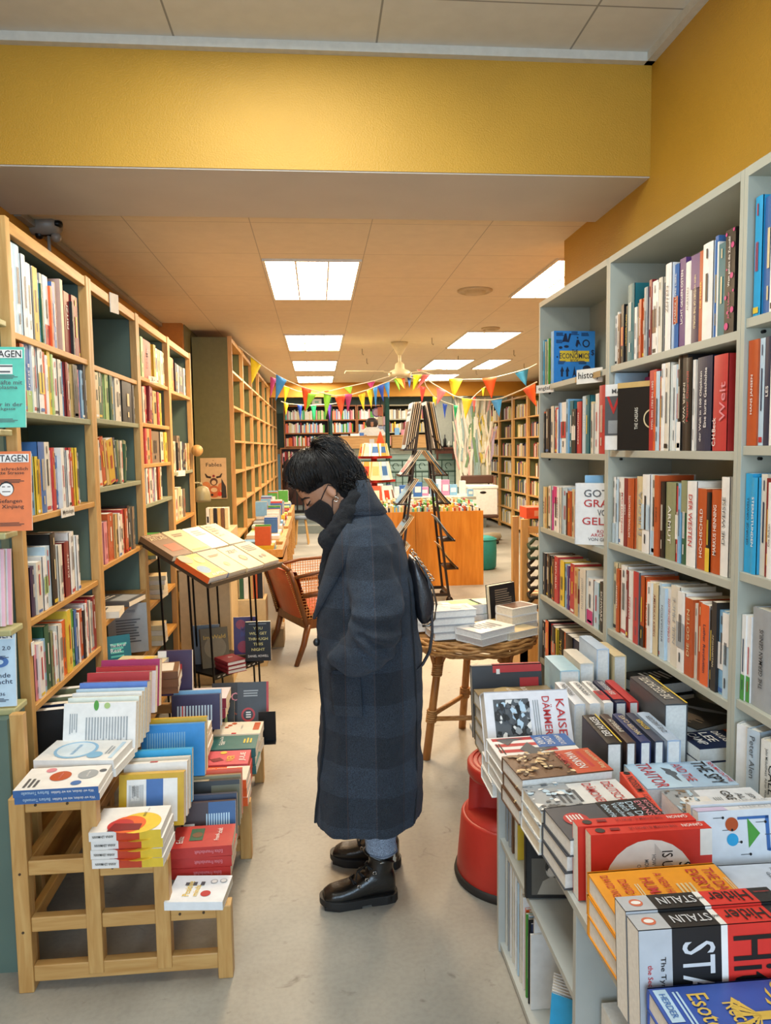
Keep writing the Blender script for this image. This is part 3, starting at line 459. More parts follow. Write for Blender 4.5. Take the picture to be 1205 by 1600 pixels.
b = make_book('thick navy book with white title on the second shelf, next to the red one', .16, .28, .085, 'B', [('S', 't', 'Eine kurze Geschichte', .56, .25, .74, .88, 'W', 90), ('S', 't', 'der Welt in 100 Objekten', .26, .1, .44, .85, 'W', 90)], group=GR, hard=True); orient(b, (0, -1, 0), (1, 0, 0), (1.158+.08, 2.185, 1.576+.14), .16, .28)
b = make_book('thick red book with a large vertical title beside the navy book', .16, .275, .075, 'r', [('S', 't', 'Welt', .55, .3, .95, .72, 'p', 90), ('S', 't', 'C.H.Beck', .05, .05, .3, .35, 'W', 90)], group=GR, hard=True); orient(b, (0, -1, 0), (1, 0, 0), (1.158+.08, 2.095, 1.576+.1375), .16, .275)
shelf_row('W14/26+L L16/25 W14/26 W22/26=MAX_HASTINGS@r R16/26=LIEBE@W O34/26=NATIONALGESCHICHTE@W c44/27=EUROPA@s W34/28+L w20/28+L O20/28=KRIEG@k k20/26 m40/26=ARMUT@W r14/25+W l10/26 G22/27+m W34/27=DER_WESTEN@r O30/25=HOCHSCHILD@W k14/24+y O30/25=MARKUS_HENNING@W W24/29=DIE_WEISSE@S', 1, XR, 2.9, 2.06, 1.21, 'third shelf of middle grey case', GR, hm=26, seed=57)
shelf_row('c22/27 O20/25=VERDREHT@W W34/27 R12/26 W20/26=DANEN@r w14/26 s26/27+r O20/26+k o22/25=RADIKAL@W W18/25 c24/25=AMERIKAS_KRIEG@R L12/26 L20/25=INTEGRATION@B W20/25=GLOBALGESCHICHTE@r w34/27=NEIL_PRICE@s W28/26+s O28/25=DIE_GOTEN@c w10/24 O16/25 W28/25+o=Luther_Revolution@B k10/24 K16/27=AFGHANISTAN@c l20/25+W L20/25+W', 1, XR, 2.9, 2.02, .86, 'fourth shelf of middle grey case', GR, hm=26, seed=59)
shelf_row('u20/31 b30/30 W20/29', 1, XR, 1.96, 1.84, 1.93, 'top shelf of nearest grey case', GR, seed=61)
shelf_row('O24/28=HANS_JANSEN@W L12/28 B20/28=LES@W W30/27', 1, XR, 1.965, 1.8, 1.59, 'second shelf of nearest grey case', GR, seed=62)
shelf_row('u24/27=GEORGE_ORWELL@k u20/26=STERNSTUNDEN@W w20/27 R16/26 W20/25=Die_Balkan@k W20/27', 1, XR, 1.965, 1.8, 1.245, 'third shelf of nearest grey case', GR, seed=63)
shelf_row('W12/24+g W12/24+g s60/27=THE_GERMAN_GENIUS@k W30/26', 1, XR, 1.965, 1.78, .885, 'fourth shelf of nearest grey case', GR, seed=65)
def sh_label(p, w, h, txt, lab): card('shelf_tag', lab, p, w, h, 0, radians(-62), txt)
sh_label((1.14, 3.10, 1.915), .14, .06, 'history', 'handwritten white shelf card on a taped edge below the blue economics book')
sh_label((1.14, 3.72, 1.90), .12, .04, 'english', 'small handwritten card at left end of the same shelf edge')
tag(MB().box(1.1475, 1.1495, 3.0, 3.3, 1.873, 1.897, mat('#a58a5a', .5)).build('adhesive_tape'), 'strip of brown tape on the shelf edge behind the handwritten card', 'tape')
# ================================================================ TIERED STAND (front left)
t = thing('tiered_stand', 'pine three-step display stand for books at the front left', 'display stand', (-.6, 2.9, 0)); f = lambda: MB(Matrix.Translation((.6, -2.9, 0)))
LEG = [(-.893, .598), (-.69, .598), (-.49, .388), (-.31, .232)]
for y in (2.2, 2.87, 3.55):
    for i, (x, h) in enumerate(LEG):
        f().box(x-.022, x+.022, y, y+.045, 0 if i in (0, 3) or y > 2.3 else .045, h, PINE).build('leg', t, bevel=.003)
    f().box(-.871, -.332, y+.006, y+.036, .03, .08, PINEX).build('floor_rail', t, bevel=.003)
    for a, b, z in ((-.871, -.712, .185), (-.668, -.512, .185), (-.871, -.712, .36), (-.668, -.512, .345), (-.871, -.712, .552), (-.468, -.332, .19)): f().box(a, b, y+.006, y+.036, z, z+.045, PINEX).build('cross_rail', t, bevel=.003)
for x, z in ((-.88, .555), (-.715, .555), (-.665, .345), (-.52, .345), (-.465, .19), (-.335, .19), (-.88, .36), (-.88, .185)):
    f().box(x-.012, x+.012, 2.236, 3.55, z, z+.043, PINEY).build('long_rail', t, bevel=.003)
for x0, x1, z in ((-.87, -.80, .6), (-.77, -.70, .6), (-.665, -.6, .39), (-.57, -.505, .39), (-.462, -.41, .234), (-.385, -.335, .234)): f().box(x0, x1, 2.25, 3.58, z-.012, z-.0005, PINEY).build('slat', t)
mb = f()
for x, z in ((-.84, .575), (-.75, .575), (-.63, .37), (-.55, .37), (-.44, .212), (-.37, .212), (-.893, .37), (-.893, .19)): mb.tube([(x, 2.203 if x > -.88 else 2.198, z), (x, 2.207, z)], .004, mat('#4a3823', .6), 8)
mb.build('screw_heads', t)
GT = 'books on the tiered pine stand'
def stack(n, lab, cx, cy, z, w, h, th, ang, c, decos, group, jit=.004, **k):
    R2 = random.Random(int(cx*1000+cy*977)); pos = {1: [''], 2: ['lower copy, ', 'upper copy, '], 3: ['lowest, ', 'middle, ', 'topmost, '], 4: ['lowest, ', 'second up, ', 'third up, ', 'topmost, '], 5: ['lowest, ', 'second up, ', 'middle, ', 'fourth up, ', 'topmost, ']}[n]
    proto = None
    for i in range(n):
        la, _, wh = lab.partition(';'); label = f'{la}, {pos[i]}{wh}' if wh else f'{la}{", "+pos[i].strip(", ") if n > 1 else ""}'
        zz = z+i*(th+.001); jx, jy, ja = R2.uniform(-jit, jit), R2.uniform(-jit, jit), R2.uniform(-1.5, 1.5)
        MODE[0] = 'all' if i == n-1 else 'sides'
        if proto is None: proto = flat(label, cx+jx, cy+jy, zz, w, h, th, ang+ja, c, decos, group, **k)
        else:
            a = radians(ang+ja); xd, yd = V((0, 0, 1)), V((cos(a), sin(a), 0)); zd = xd.cross(yd); R_ = Matrix((xd, yd, zd)).transposed(); p = V((cx+jx, cy+jy, zz+th/2+.0004))-R_ @ V((0, w/2, h/2)); M_ = R_.to_4x4(); M_.translation = p
            nb = dup(proto, M_, label, group); BOOKS.append((nb, w, h, th, MODE[0]))
    MODE[0] = 'all'
def spineup(lab, cx, cy, z, w, h, th, c, decos, lean=18, group=None, rot=0, **k):
    decos = [('F', 'l')+tuple(d[2:]) if d[0] == 'F' and d[1] == 'L' else d for d in decos]
    """ resting on its fore edge, spine on top, front cover towards -Y; spine runs along X """
    b = make_book(lab, w, h, th, c, decos, group=group, **k); a = radians(lean); Rz = Matrix.Rotation(radians(rot), 3, 'Z')
    return orient(b, Rz @ V((0, -cos(a), sin(a))), Rz @ V((0, -sin(a), -cos(a))), (cx, cy, z+w/2*cos(a)+th/2*sin(a)+.0006), w, h)
def spinelong(lab, cx, cy, z, w, h, th, c, decos, group=None, rot=0, lean=0, **k):
    """ resting on its fore edge, spine on top running along Y """
    b = make_book(lab, w, h, th, c, decos, group=group, **k); Rz = Matrix.Rotation(radians(rot), 3, 'Z'); a = radians(lean)
    return orient(b, Rz @ V((-cos(a), 0, sin(a))), Rz @ V((-sin(a), 0, -cos(a))), (cx, cy, z+w/2*cos(a)+th/2*abs(sin(a))+.0006), w, h)
T1, T2, T3 = .6002, .3902, .2342
stack(2, 'white book with orange circles and blue spine;front of top tier', -.765, 2.232, T1, .15, .235, .021, 90, 'W', [('F', 'd', .55, .55, .2, 'O', 0, 1.1), ('F', 't', 'Wie wir denken', .42, .47, .68, .62, 'p'), ('F', 'd', .58, .22, .19, 's', 0, 1.1), ('F', 't', 'wie wir leben', .46, .14, .7, .3, 'W'), ('F', 'd', .2, .3, .1, 'b'), ('F', 'd', .72, .06, .07, 'S'), ('F', 'd', .85, .72, .1, 'p'), ('F', 'l', .1, .75, .5, .93, 3, 'S'), ('S', 't', 'Wie wir denken, wie wir fuehlen', .3, .05, .75, .55, 'W', 90), ('S', 't', 'Barbara Tomasello', .3, .58, .75, .9, 'L', 90)], GT, spine='#3a66a0')
stack(2, 'white book with a pale blue ring;second place on the top tier', -.755, 2.405, T1, .16, .25, .026, 84, 'W', [('F', 'd', .5, .6, .42, '#8fbfe0', 0, 1), ('F', 'd', .5, .6, .36, '#dbe9f0', 1, 1), ('F', 't', 'INNERES WASSER', .25, .55, .75, .64, 'l'), ('F', 'r', .1, .05, .9, .1, 'L'), ('F', 'l', .3, .12, .7, .2, 2, 's'), ('F', 'd', .25, .3, .15, '#7fb4d6', 1)], GT)
bt = [('F', 'L', .2, .12, .85, .8, 9, 's'), ('F', 'r', .78, .08, .93, .2, 'W', 1), ('F', 'L', .8, .09, .91, .19, 5, 'k')]
LN = 14
T1L = [(2.515, 'white leaning book with lines of print and green leaves, foremost spine-up one', 'W', .03, .165, [('F', 'L', .28, .30, .85, .90, 15, 's'), ('F', 'L', .2, .08, .6, .2, 4, 's'), ('F', 'd', .06, .6, .06, 'a', 0, 1), ('F', 'd', .05, .45, .05, 'g', 0, 2), ('F', 'L', .85, .1, .93, .25, 4, 'k')]),
       (2.557, 'greenish white leaning book behind the print-covered white one, top tier', '#d9e2da', .032, .17, [('S', 't', 'Was der Wald kann', .3, .2, .6, .8, 'm', 90)]+bt), (2.60, 'white leaning book with green lettering on its spine, top tier', 'W', .03, .172, [('S', 'L', .3, .1, .5, .9, 1, 'a')]),
       (2.642, 'white and blue leaning book, next before the pink-blue one, top tier', 'L', .03, .172, [('S', 't', 'Die Kunst des guten Lebens', .3, .1, .7, .9, 'b', 90)]), (2.69, 'blue and mauve leaning book with a handwritten spine, top tier', '#5c7fc4', .045, .178, [('S', 'r', 0, 0, .35, 1, '#a57aa8'), ('S', 't', 'Schlaf gut', .45, .1, .8, .8, 'W', 90)]),
       (2.79, 'plain red hardback leaning behind the blue and mauve book, top tier', 'r', .035, .185, [('F', 'r', .7, .04, .92, .22, 'W', 1), ('F', 'L', .74, .05, .88, .2, 6, 'k')]), (2.90, 'red-edged white book of small print leaning behind the plain red one', 'W', .03, .175, [('F', 'r', 0, 0, .1, 1, 'r'), ('F', 'L', .3, .1, .8, .9, 6, 's'), ('S', 'r', 0, 0, 1, 1, 'r')]),
       (2.975, 'magenta book leaning farthest back on the top tier', '#a32a62', .04, .18, [('S', 't', 'YOGA NIDRA', .3, .3, .7, .8, 'o', 90)]), ]
for y, lab, c, th, w, d in T1L: spineup(lab, -.735 if y < 2.75 else -.745, y, T1, w, .235 if y < 2.7 else .225, th, c, d, LN, GT, rot=-2)
stack(3, 'brown thick paperback with pale cover panel;far end of the top tier', -.70, 3.17, T1, .15, .21, .03, 96, 'n', [('F', 'r', .1, .1, .9, .9, 'w'), ('F', 't', 'MEDITATION', .2, .6, .8, .75, 'n')], GT)
stack(3, 'cream paperback;pile at the far left end of top tier', -.80, 3.36, T1, .15, .22, .024, 84, 'c', [('F', 'r', .1, .3, .9, .5, 'y'), ('F', 'd', .5, .7, .15, 'o')], GT)
spineup('dark book with red and white chequered pattern beyond the magenta book', -.655, 3.40, T1-.1, .2, .15, .03, 'V', [('F', 'r', 0, .0, .3, .25, 'W'), ('F', 'r', .5, .25, .8, .5, 'W'), ('F', 'r', .3, .5, .6, .7, 'r')], 8, GT)
face_book('small turquoise book with an orange spine leaning on the second pine post', .105, .15, .03, 't', [('F', 'l', .15, .2, .85, .8, 5, 'T'), ('F', 't', 'The Art of', .15, .66, .8, .76, 'W'), ('F', 't', 'Rest', .15, .5, .6, .62, 'W')], (-.915, 3.46, .60+.09), (.5, -1, .25), group=GT, spine='o')
# middle tier
stack(4, 'white paperback with red and yellow arcs;front of middle tier', -.575, 2.238, T2, .15, .205, .027, 88, 'W', [('F', 'd', .3, .35, .42, 'y', 0, 1), ('F', 'd', .25, .5, .34, 'o', 1, 1), ('F', 'd', .22, .6, .25, 'r', 2), ('F', 't', 'BEWUSST', .55, .15, .75, .5, 'k', 0), ('F', 't', 'VERTRAUEN', .78, .1, .9, .5, 'k'), ('F', 'p', [(.0, .3), (.25, .3), (.3, .7), (.0, .75)], 'R', 3), ('S', 'r', 0, .0, 1, .3, 'y'), ('S', 'r', 0, .3, 1, .62, '#c2452b'), ('S', 't', 'ANNA LEHMANN', .3, .66, .7, .95, 'k', 90)], GT)
spineup('mustard yellow book with a white and blue back cover, middle tier', -.555, 2.42, T2, .165, .205, .035, 'Y', [('F', 'r', .1, .12, .92, .9, 'W'), ('F', 'r', .1, .42, .92, .68, 'b', 1), ('F', 'L', .2, .15, .85, .38, 12, 's'), ('F', 'r', .2, .18, .5, .32, 'W', 2), ('F', 'L', .22, .2, .48, .3, 6, 'k')][::-1], 12, GT)
_mid = [(2.48, 'white leaning book with a small red patch, middle tier', 'W', .03, .175, [('S', 'r', .2, .4, .8, .52, 'r')]), (2.53, 'white leaning book just behind the red-patched one, middle tier', 'w', .025, .17, []), (2.58, 'turquoise blue leaning book, middle tier', 'u', .03, .178, [('S', 't', 'GLUECKLICH', .3, .3, .7, .7, 'T', 90)]), (2.79, 'large sky-blue leaning book with vertical print and a grey sticker', '#2f8bd0', .035, .19, [('F', 'L', .15, .08, .8, .7, 16, 'l'), ('F', 'r', .5, .04, .95, .22, 'L', 1), ('F', 'L', .55, .06, .9, .2, 6, 'b')]), (2.84, 'yellow book leaning behind the large sky-blue one', 'Y', .035, .195, []), (3.25, 'navy book with red and pale vertical print, far part of the middle tier', '#2a2850', .03, .15, [('F', 'L', .3, .1, .9, .85, 12, 'L'), ('F', 'r', .3, .2, .8, .28, 'r', 1)]), (3.295, 'light blue book leaning behind the navy one, middle tier', 'l', .03, .155, [])]
for y, lab, c, th, w, d in _mid: spineup(lab, -.555 if y < 3 else -.545, y, T2, w, .205 if y > 3 or y < 2.6 else .23, th, c, d, 12, GT, rot=1)
stack(3, 'white book with an orange and purple burst;middle tier behind the sky-blue book', -.565, 3.03, T2, .15, .215, .03, 90, 'W', [('F', 'd', .5, .5, .44, 'o'), ('F', 'd', .55, .62, .3, 'v', 1), ('F', 'd', .42, .36, .3, 'y', 1), ('F', 'd', .5, .5, .24, 'W', 2), ('F', 'l', .35, .42, .65, .6, 4, 'o'), ('F', 'l', .1, .8, .9, .95, 2, 's')], GT)
stack(2, 'white book with dark red spine and orange oval;far end, middle tier', -.545, 3.46, T2+.0, .16, .22, .045, 90, '#d9cfd6', [('F', 'd', .5, .35, .2, 'O', 0, 1), ('F', 'd', .5, .35, .14, 'k', 1), ('F', 't', 'SELF', .3, .7, .7, .85, 'S')], GT, spine='#8e2338')
# lowest tier
stack(1, 'white paperback with gold script and a red spot, front of the lowest tier', -.385, 2.252, T3, .14, .175, .026, 84, '#e8edf0', [('F', 't', 'Positive', .2, .62, .75, .74, 'y', 0), ('F', 't', 'minds', .2, .48, .6, .58, 'y'), ('F', 'd', .3, .35, .11, 'r', 0, 1), ('F', 'l', .6, .4, .75, .8, 3, 'S'), ('F', 'd', .75, .28, .08, 's'), ('F', 'd', .75, .28, .06, 'W', 1), ('F', 'd', .78, .12, .08, 's'), ('F', 'd', .78, .12, .06, 'W', 1)], GT)
stack(3, 'red book with a small green photograph;second pile on the lowest tier', -.40, 2.425, T3, .14, .195, .034, 90, '#b8322e', [('F', 'r', .3, .5, .85, .72, 'G'), ('F', 'd', .55, .6, .12, 'n', 1), ('F', 't', 'Echte', .2, .78, .5, .95, 'W', 0), ('F', 't', 'Freund-', .25, .12, .55, .42, 'W'), ('F', 't', 'schaft', .55, .12, .8, .36, 'W'), ('S', 't', 'Echte Freundschaft', .35, .15, .7, .6, 'p', 90)], GT)
for y, lab, c, th, w, d in [(2.555, 'brown and blue back-cover book leaning behind the red pile, lowest tier', '#3c2a2a', .03, .15, [('F', 'r', .0, .5, 1, 1, '#2f5a8e'), ('F', 'L', .25, .45, .8, .9, 10, 'L'), ('F', 'r', .45, .05, .85, .25, 'W', 1), ('F', 'L', .5, .07, .8, .22, 6, 'k')]), (2.60, 'dark blue book leaning behind the brown and blue one, lowest tier', 'B', .03, .155, []),
      (2.70, 'black and khaki book with white handwriting, leaning on the lowest tier', '#24211e', .035, .16, [('F', 'r', .1, .45, 1, 1, '#6a6650'), ('F', 'L', .3, .5, .7, .85, 4, 'w'), ('F', 'r', .3, .08, .6, .25, 'L', 1), ('S', 'r', 0, .0, 1, .4, '#a99a7a')]), (2.745, 'khaki book leaning behind the black and khaki one', '#8c8262', .03, .16, []), (2.785, 'orange book with white capitals on its spine, lowest tier', '#d8532a', .025, .165, [('S', 't', 'OUND WHO ARE', .2, .2, .8, .9, 'W', 90)])]: spineup(lab, -.40, y, T3, w, .185, th, c, d, 14, GT, rot=2)
stack(3, 'half orange, half ivory paperback;behind the orange spine on the lowest tier', -.385, 2.90, T3, .13, .18, .034, 88, 'o', [('F', 'r', 0, 0, 1, .5, 'w')], GT)
stack(3, 'pink and red paperback with a yellow sun;lowest tier before the green one', -.40, 3.04, T3, .14, .20, .036, 90, '#cf5560', [('F', 'd', .85, .55, .1, 'y'), ('F', 't', 'VIER', .2, .3, .6, .45, 'y'), ('F', 't', 'JULIE', .2, .06, .8, .2, 'W'), ('F', 'p', [(.3, .5), (.5, .6), (.4, .8), (.2, .7)], 'R')], GT, tint=mat('#d6452c', .6))
stack(3, 'teal green paperback with white block title;lowest tier', -.385, 3.20, T3, .15, .205, .036, 88, '#2f6b6a', [('F', 't', 'Die', .78, .68, .9, .85, 'W'), ('F', 't', 'Darwin', .55, .58, .75, .92, 'W'), ('F', 't', 'Falle', .3, .52, .55, .92, 'W'), ('F', 'l', .4, .1, .8, .3, 3, 'y')], GT)
stack(3, 'white paperback with three orange dots;farthest pile of the lowest tier', -.385, 3.37, T3, .15, .21, .036, 86, 'w', [('F', 'd', .85, .62, .08, 'O'), ('F', 'd', .7, .7, .07, 'O'), ('F', 'd', .55, .75, .06, 'O'), ('F', 'r', .3, .05, .9, .18, 'O'), ('F', 't', 'THE EMPATH', .4, .3, .7, .55, 's'), ('F', 'r', .0, .5, .1, .6, 'r')], GT)
face_book('charcoal paperback with red capitals propped at the far end of the lowest tier', .15, .22, .02, 'K', [('F', 't', 'BOO', .1, .6, .9, .78, 'p'), ('F', 't', 'OM', .1, .36, .6, .52, 'p'), ('F', 't', 'The', .6, .3, .9, .36, 'o'), ('F', 'd', .2, .2, .12, 'a')], (-.46, 3.63, T3+.125), (0, -1, .35), group=GT)
face_book('dark grey paperback with a red ring, rightmost at the far end of the lowest tier', .15, .235, .02, '#3d4044', [('F', 'd', .35, .35, .22, 'r'), ('F', 'd', .35, .35, .16, 'K', 1), ('F', 'l', .28, .28, .44, .42, 3, 'W'), ('F', 'r', .93, 0, 1, 1, 'r'), ('F', 'l', .2, .7, .8, .85, 3, 's')], (-.335, 3.60, T3+.125), (0, -1, .35), group=GT)
face_book('black book with lime green bottle drawing and yellow capitals, lowest tier', .11, .17, .02, '#23241f', [('F', 'p', [(.5, .05), (.85, .05), (.85, .3), (.72, .4), (.7, .6), (.62, .6), (.6, .4), (.5, .3)], 'a'), ('F', 'l', .1, .6, .9, .95, 4, 'y')], (-.475, 3.55, T3+.09), (0, -1, .4), group=GT)
tag(MB().box(-.28, -.20, 3.46, 3.463, .20, .34, BLACKM).box(-.28, -.2, 3.42, 3.463, .197, .2, BLACKM).build('bookend'), 'black metal bookend at the aisle side of the lowest tier', 'bookend')
bpy.data.objects['bookend'].location = (-.02, .02, .034)
# ================================================================ RIGHT TABLE
WH = mat('#b9bdb8', .45, var=.02)
t = thing('low_shelf_unit', 'white open low shelving unit beneath the right book table', 'shelf unit', (.84, 1.6, 0)); f = lambda: MB(Matrix.Translation((-.84, -1.6, 0)))
f().box(.54, 1.14, .9, 2.25, .58, .6, WH).box(.80, 1.14, 2.25, 2.57, .58, .6, WH).build('top_panel', t, bevel=.001)
for y in (2.23, 1.52, .9): f().box(.54, 1.14, y, y+.02, 0, .58, WH).build('side_panel', t, bevel=.001)
f().box(.545, 1.14, 1.54, 2.23, .36, .376, WH).build('shelf', t); f().box(.545, 1.14, 1.54, 2.23, .012, .03, WH).build('shelf', t); f().box(.545, 1.14, .92, 1.52, .012, .03, WH).build('shelf', t); f().box(.86, .87, .92, 2.23, .03, .58, WH).build('back_panel', t)
t = thing('low_table', 'low white table under the far book piles at the right', 'table', (.87, 2.58, 0)); f = lambda: MB(Matrix.Translation((-.87, -2.58, 0)))
f().box(.585, 1.145, 2.26, 2.9, .475, .495, WH).build('table_top', t)
for x, y in ((1.09, 2.3), (1.09, 2.85), (.98, 2.3), (.98, 2.85)): f().box(x, x+.03, y, y+.03, 0, .475, WH).build('leg', t)
GB = 'books on the right table'; TZ = .6005; TQ = .4955
def tcov(*a): return list(a)
stack(4, 'camouflage brown hardback;far end of the right table', .70, 2.61, TQ, .155, .28, .052, -88, '#7b6b4a', [('F', 'd', .3, .4, .3, '#a89464'), ('F', 'd', .7, .7, .25, '#5b5a3a', 1), ('F', 't', 'BLOOD', .1, .55, .48, .75, 'W', 0), ('F', 't', 'AND RUINS', .1, .38, .5, .5, 'W'), ('F', 't', 'DER GROSSE', .55, .55, .9, .68, 'y'), ('F', 't', 'KRIEG', .55, .38, .9, .52, 'y')], GB, hard=True, tint=PAPERW)
spineup('slate grey hardback with a red stripe, farthest at the aisle side of right table', .70, 2.755, TQ+.0, .27, .27, .035, '#3a3d42', [('F', 'r', .0, .3, .10, 1, 'r'), ('F', 'r', .18, .68, .42, .95, 'r', 1), ('F', 'r', .05, .35, .12, .4, 'W', 1), ('S', 'r', 0, 0.3, 1, 1, 'r')], 10, GB, hard=True)
stack(2, 'thick plain white hardback;under the tilted war-photograph book', .655, 2.33, TQ, .15, .26, .044, -90, 'W', [], GB, hard=True, tint=PAPERW)
spineup('thick white hardback with red capitals and a war photograph, tilted towards the aisle', .655, 2.325, TQ+.0915, .21, .275, .075, '#e2e2e6', [('F', 'r', .12, .1, .95, .52, 'S'), ('F', 'n', .13, .1, .95, .52, 90, 'kKSsWLkS'), ('F', 't', 'KAISER-', .15, .84, .9, .94, 'r'), ('F', 't', 'DÄMMERUNG', .1, .68, .98, .79, 'r'), ('F', 'l', .15, .56, .9, .64, 3, 's'), ('S', 'l', .3, .2, .6, .5, 1, 's')], 26, GB, hard=True, tint=PAPERW)
# the far right column: spine-up rows
for i, (x, c, th, d) in enumerate(((.83, '#d5dbe2', .035, 'FRIEDEN'), (.88, 'W', .035, 'HANNAH'), (.925, 'W', .03, 'DER PROPHET'), (.967, '#2b2f4c', .035, 'DER NEUE KRIEG'), (1.01, 'r', .03, ''))):
    spinelong(f"{('pale grey', 'white', 'white', 'navy', 'red')[i]} hardback, {ORD[i+1]} from the left in the far spine-up row", x, 2.42, TZ, .165, .23, th, c, ([('S', 't', d, .25, .1, .75, .7, 'S' if i < 3 else 'W', -90)] if d else [])+([('S', 'r', 0, .5, 1, .9, 'r')] if i in (2, 3) else []), GB, rot=-2, hard=True, tint=PAPERW)
for i, (x, c, th, d) in enumerate(((.845, '#2a2420', .045, 'DER HUNGER|W'), (.893, '#4a3a34', .03, 'IMPERIUM|w'), (.935, '#2e3a66', .033, 'MASTER CLASS|c'), (.975, '#3b4458', .03, 'ESTHER|y'), (1.018, '#a9bdd3', .042, 'DIE JAEGER|S'))):
    s_, k_ = d.split('|'); spinelong(f"{('black gold-edged', 'brown', 'navy', 'slate', 'pale blue')[i]} hardback, {ORD[i+1]} from the left in the near spine-up row", x-.03, 2.095, TZ, .165, .225, th-.003, c, [('S', 't', s_, .25, .12, .75, .8, k_, -90)]+([('S', 'r', 0, 0, .1, 1, 'y')] if i == 0 else []), GB, rot=-2, hard=True, tint=PAPERW)
spinelong('very thick dark grey hardback with a gold line, right of the near spine-up row', 1.067, 2.27, TZ, .215, .28, .07, '#4a4d50', [('S', 'r', 0, 0, .08, 1, 'y'), ('S', 't', 'DIE GESCHICHTE', .3, .1, .8, .85, 'w', -90), ('S', 't', 'ATLAS', .15, .4, .3, .7, 'y', -90)], GB, rot=-2, hard=True, tint=PAPERW)
for i, (x, y, c, th, w) in enumerate(((.895, 2.70, '#a8cddb', .075, .29), (.975, 2.745, 'w', .055, .30), (1.045, 2.77, '#bcd0e4', .05, .345), (1.105, 2.755, 'c', .05, .32))):
    spinelong(f"{('light blue shrink-wrapped', 'ivory', 'pale blue', 'cream')[i]} hardback standing {ORD[i+1]} from the left beyond the spine-up rows", x, y, TQ, w, .20, th-.003, c, [('F', 'l', .3, .4, .7, .6, 2, 'l')], GB, rot=-1, hard=True, tint=PAPERW)
# aisle column
fl_us = [('F', 'r', 0, .0, 1, .62, 'W')]+[('F', 'r', a, .05, a+.13, .75, 'r', 1) for a in (.05, .31, .57, .83)]+[('F', 'r', .0, .55, .55, 1, 'b', 2), ('F', 't', "AMERICA'S", .05, .82, .5, .92, 'W'), ('F', 't', 'LONG', .1, .68, .45, .78, 'W'), ('F', 't', 'WAR', .1, .57, .45, .66, 'W'), ('F', 'p', [(.6, .3), (.95, .45), (.75, .5), (.6, .75), (.55, .5), (.3, .45)], 'S', 3), ('F', 'p', [(.1, .1), (.4, .2), (.2, .3), (.12, .45), (.08, .28)], 'S', 3), ('F', 'l', .3, .05, .8, .12, 2, 'k')]
stack(3, 'white hardback with red stripes, blue field and aircraft;right table edge', .625, 2.12, TZ, .165, .25, .036, -88, 'W', fl_us, GB, hard=True, tint=PAPERW)
stack(3, 'brown hardback with an orange-red end and white title;right table edge', .635, 1.958, TZ, .152, .26, .042, -85, '#6b4b32', [('F', 'r', 0, .6, 1, 1, '#c4502f'), ('F', 'n', 0, 0, 1, .6, 70, ['#8a6a48', '#4a3322', '#c9a878', '#6b4b32', '#e5cfa0']), ('F', 't', 'WANKEN', .12, .67, .82, .78, 'W', 0), ('F', 't', 'HEGEMON', .1, .56, .75, .66, 'r', 0), ('F', 't', 'Alexander Kling', .1, .9, .9, .97, 'c'), ('F', 'r', .1, .82, .8, .86, 'r', 1)], GB, hard=True)
stack(3, 'grey-white hardback with two lines of red capitals;right table edge', .645, 1.805, TZ, .138, .26, .036, -86, '#dcdcd8', [('F', 'r', 0, 0, 1, .45, 's'), ('F', 'n', 0, 0, 1, .45, 40, 'SsLWS'), ('F', 't', 'DEUTSCHE', .1, .78, .95, .93, 'r'), ('F', 't', 'DÄMONEN', .1, .58, .95, .74, 'r'), ('F', 'l', .3, .2, .8, .5, 5, 'S')], GB, hard=True)
stack(3, 'grey and black hardback with a red round sticker;right table edge', .665, 1.657, TZ, .150, .265, .041, -86, '#4c4f55', [('F', 'r', 0, .5, 1, 1, '#1c1c1e'), ('F', 'd', .45, .2, .2, 'r'), ('F', 'l', .32, .12, .58, .27, 5, 'W'), ('F', 't', 'Das Dritte', .1, .76, .85, .83, 'L'), ('F', 't', 'Reich und seine', .1, .68, .95, .75, 'L'), ('F', 't', 'Verschwörungs-', .1, .6, .95, .67, 'L'), ('F', 't', 'theorien', .1, .52, .6, .59, 'L'), ('F', 't', 'RICHARD J.', .1, .92, .8, .98, 'p'), ('F', 't', 'EVANS', .1, .85, .6, .91, 'p')], GB, hard=True)
q = [('F', 'r', 0, 0, 1, 1, '#cc2f22'), ('F', 'd', .72, .48, .62, '#e8e4dc', 1), ('F', 'r', 0, .9, .35, 1, '#e8e4dc', 1), ('F', 'p', [(.15, .52), (.98, .52), (.98, .9), (.75, .82)], '#c9c6bf', 2), ('F', 't', 'STORM', .42, .72, .98, .82, 'k'), ('F', 't', 'IS UPON US', .26, .58, .98, .67, 'k'), ('F', 't', 'HOW QANON BECAME A', .3, .49, .95, .53, 'S'), ('F', 't', 'MOVEMENT, CULT, AND', .36, .43, .95, .47, 'S'), ('F', 't', 'CONSPIRACY THEORY', .42, .37, .95, .41, 'S'), ('F', 't', 'MIKE ROTHSCHILD', .5, .08, .98, .12, 'W'), ('S', 't', 'QANON', .25, .78, .75, .95, 'W', -90), ('S', 't', 'THE STORM IS UPON US', .3, .34, .7, .74, 'R', -90), ('S', 'd', .5, .1, .3, 'K'), ('S', 'l', .3, .15, .7, .3, 1, 'R')]
spineup('red and white paperback with a large ring, back one of the leaning pair', .685, 1.556, TZ, .165, .27, .035, '#cc2f22', [d for d in q if d[0] == 'S'], 3, GB)
spineup('red and white paperback with a large ring, front one of the leaning pair', .70, 1.517, TZ, .165, .27, .035, '#cc2f22', q, 3, GB)
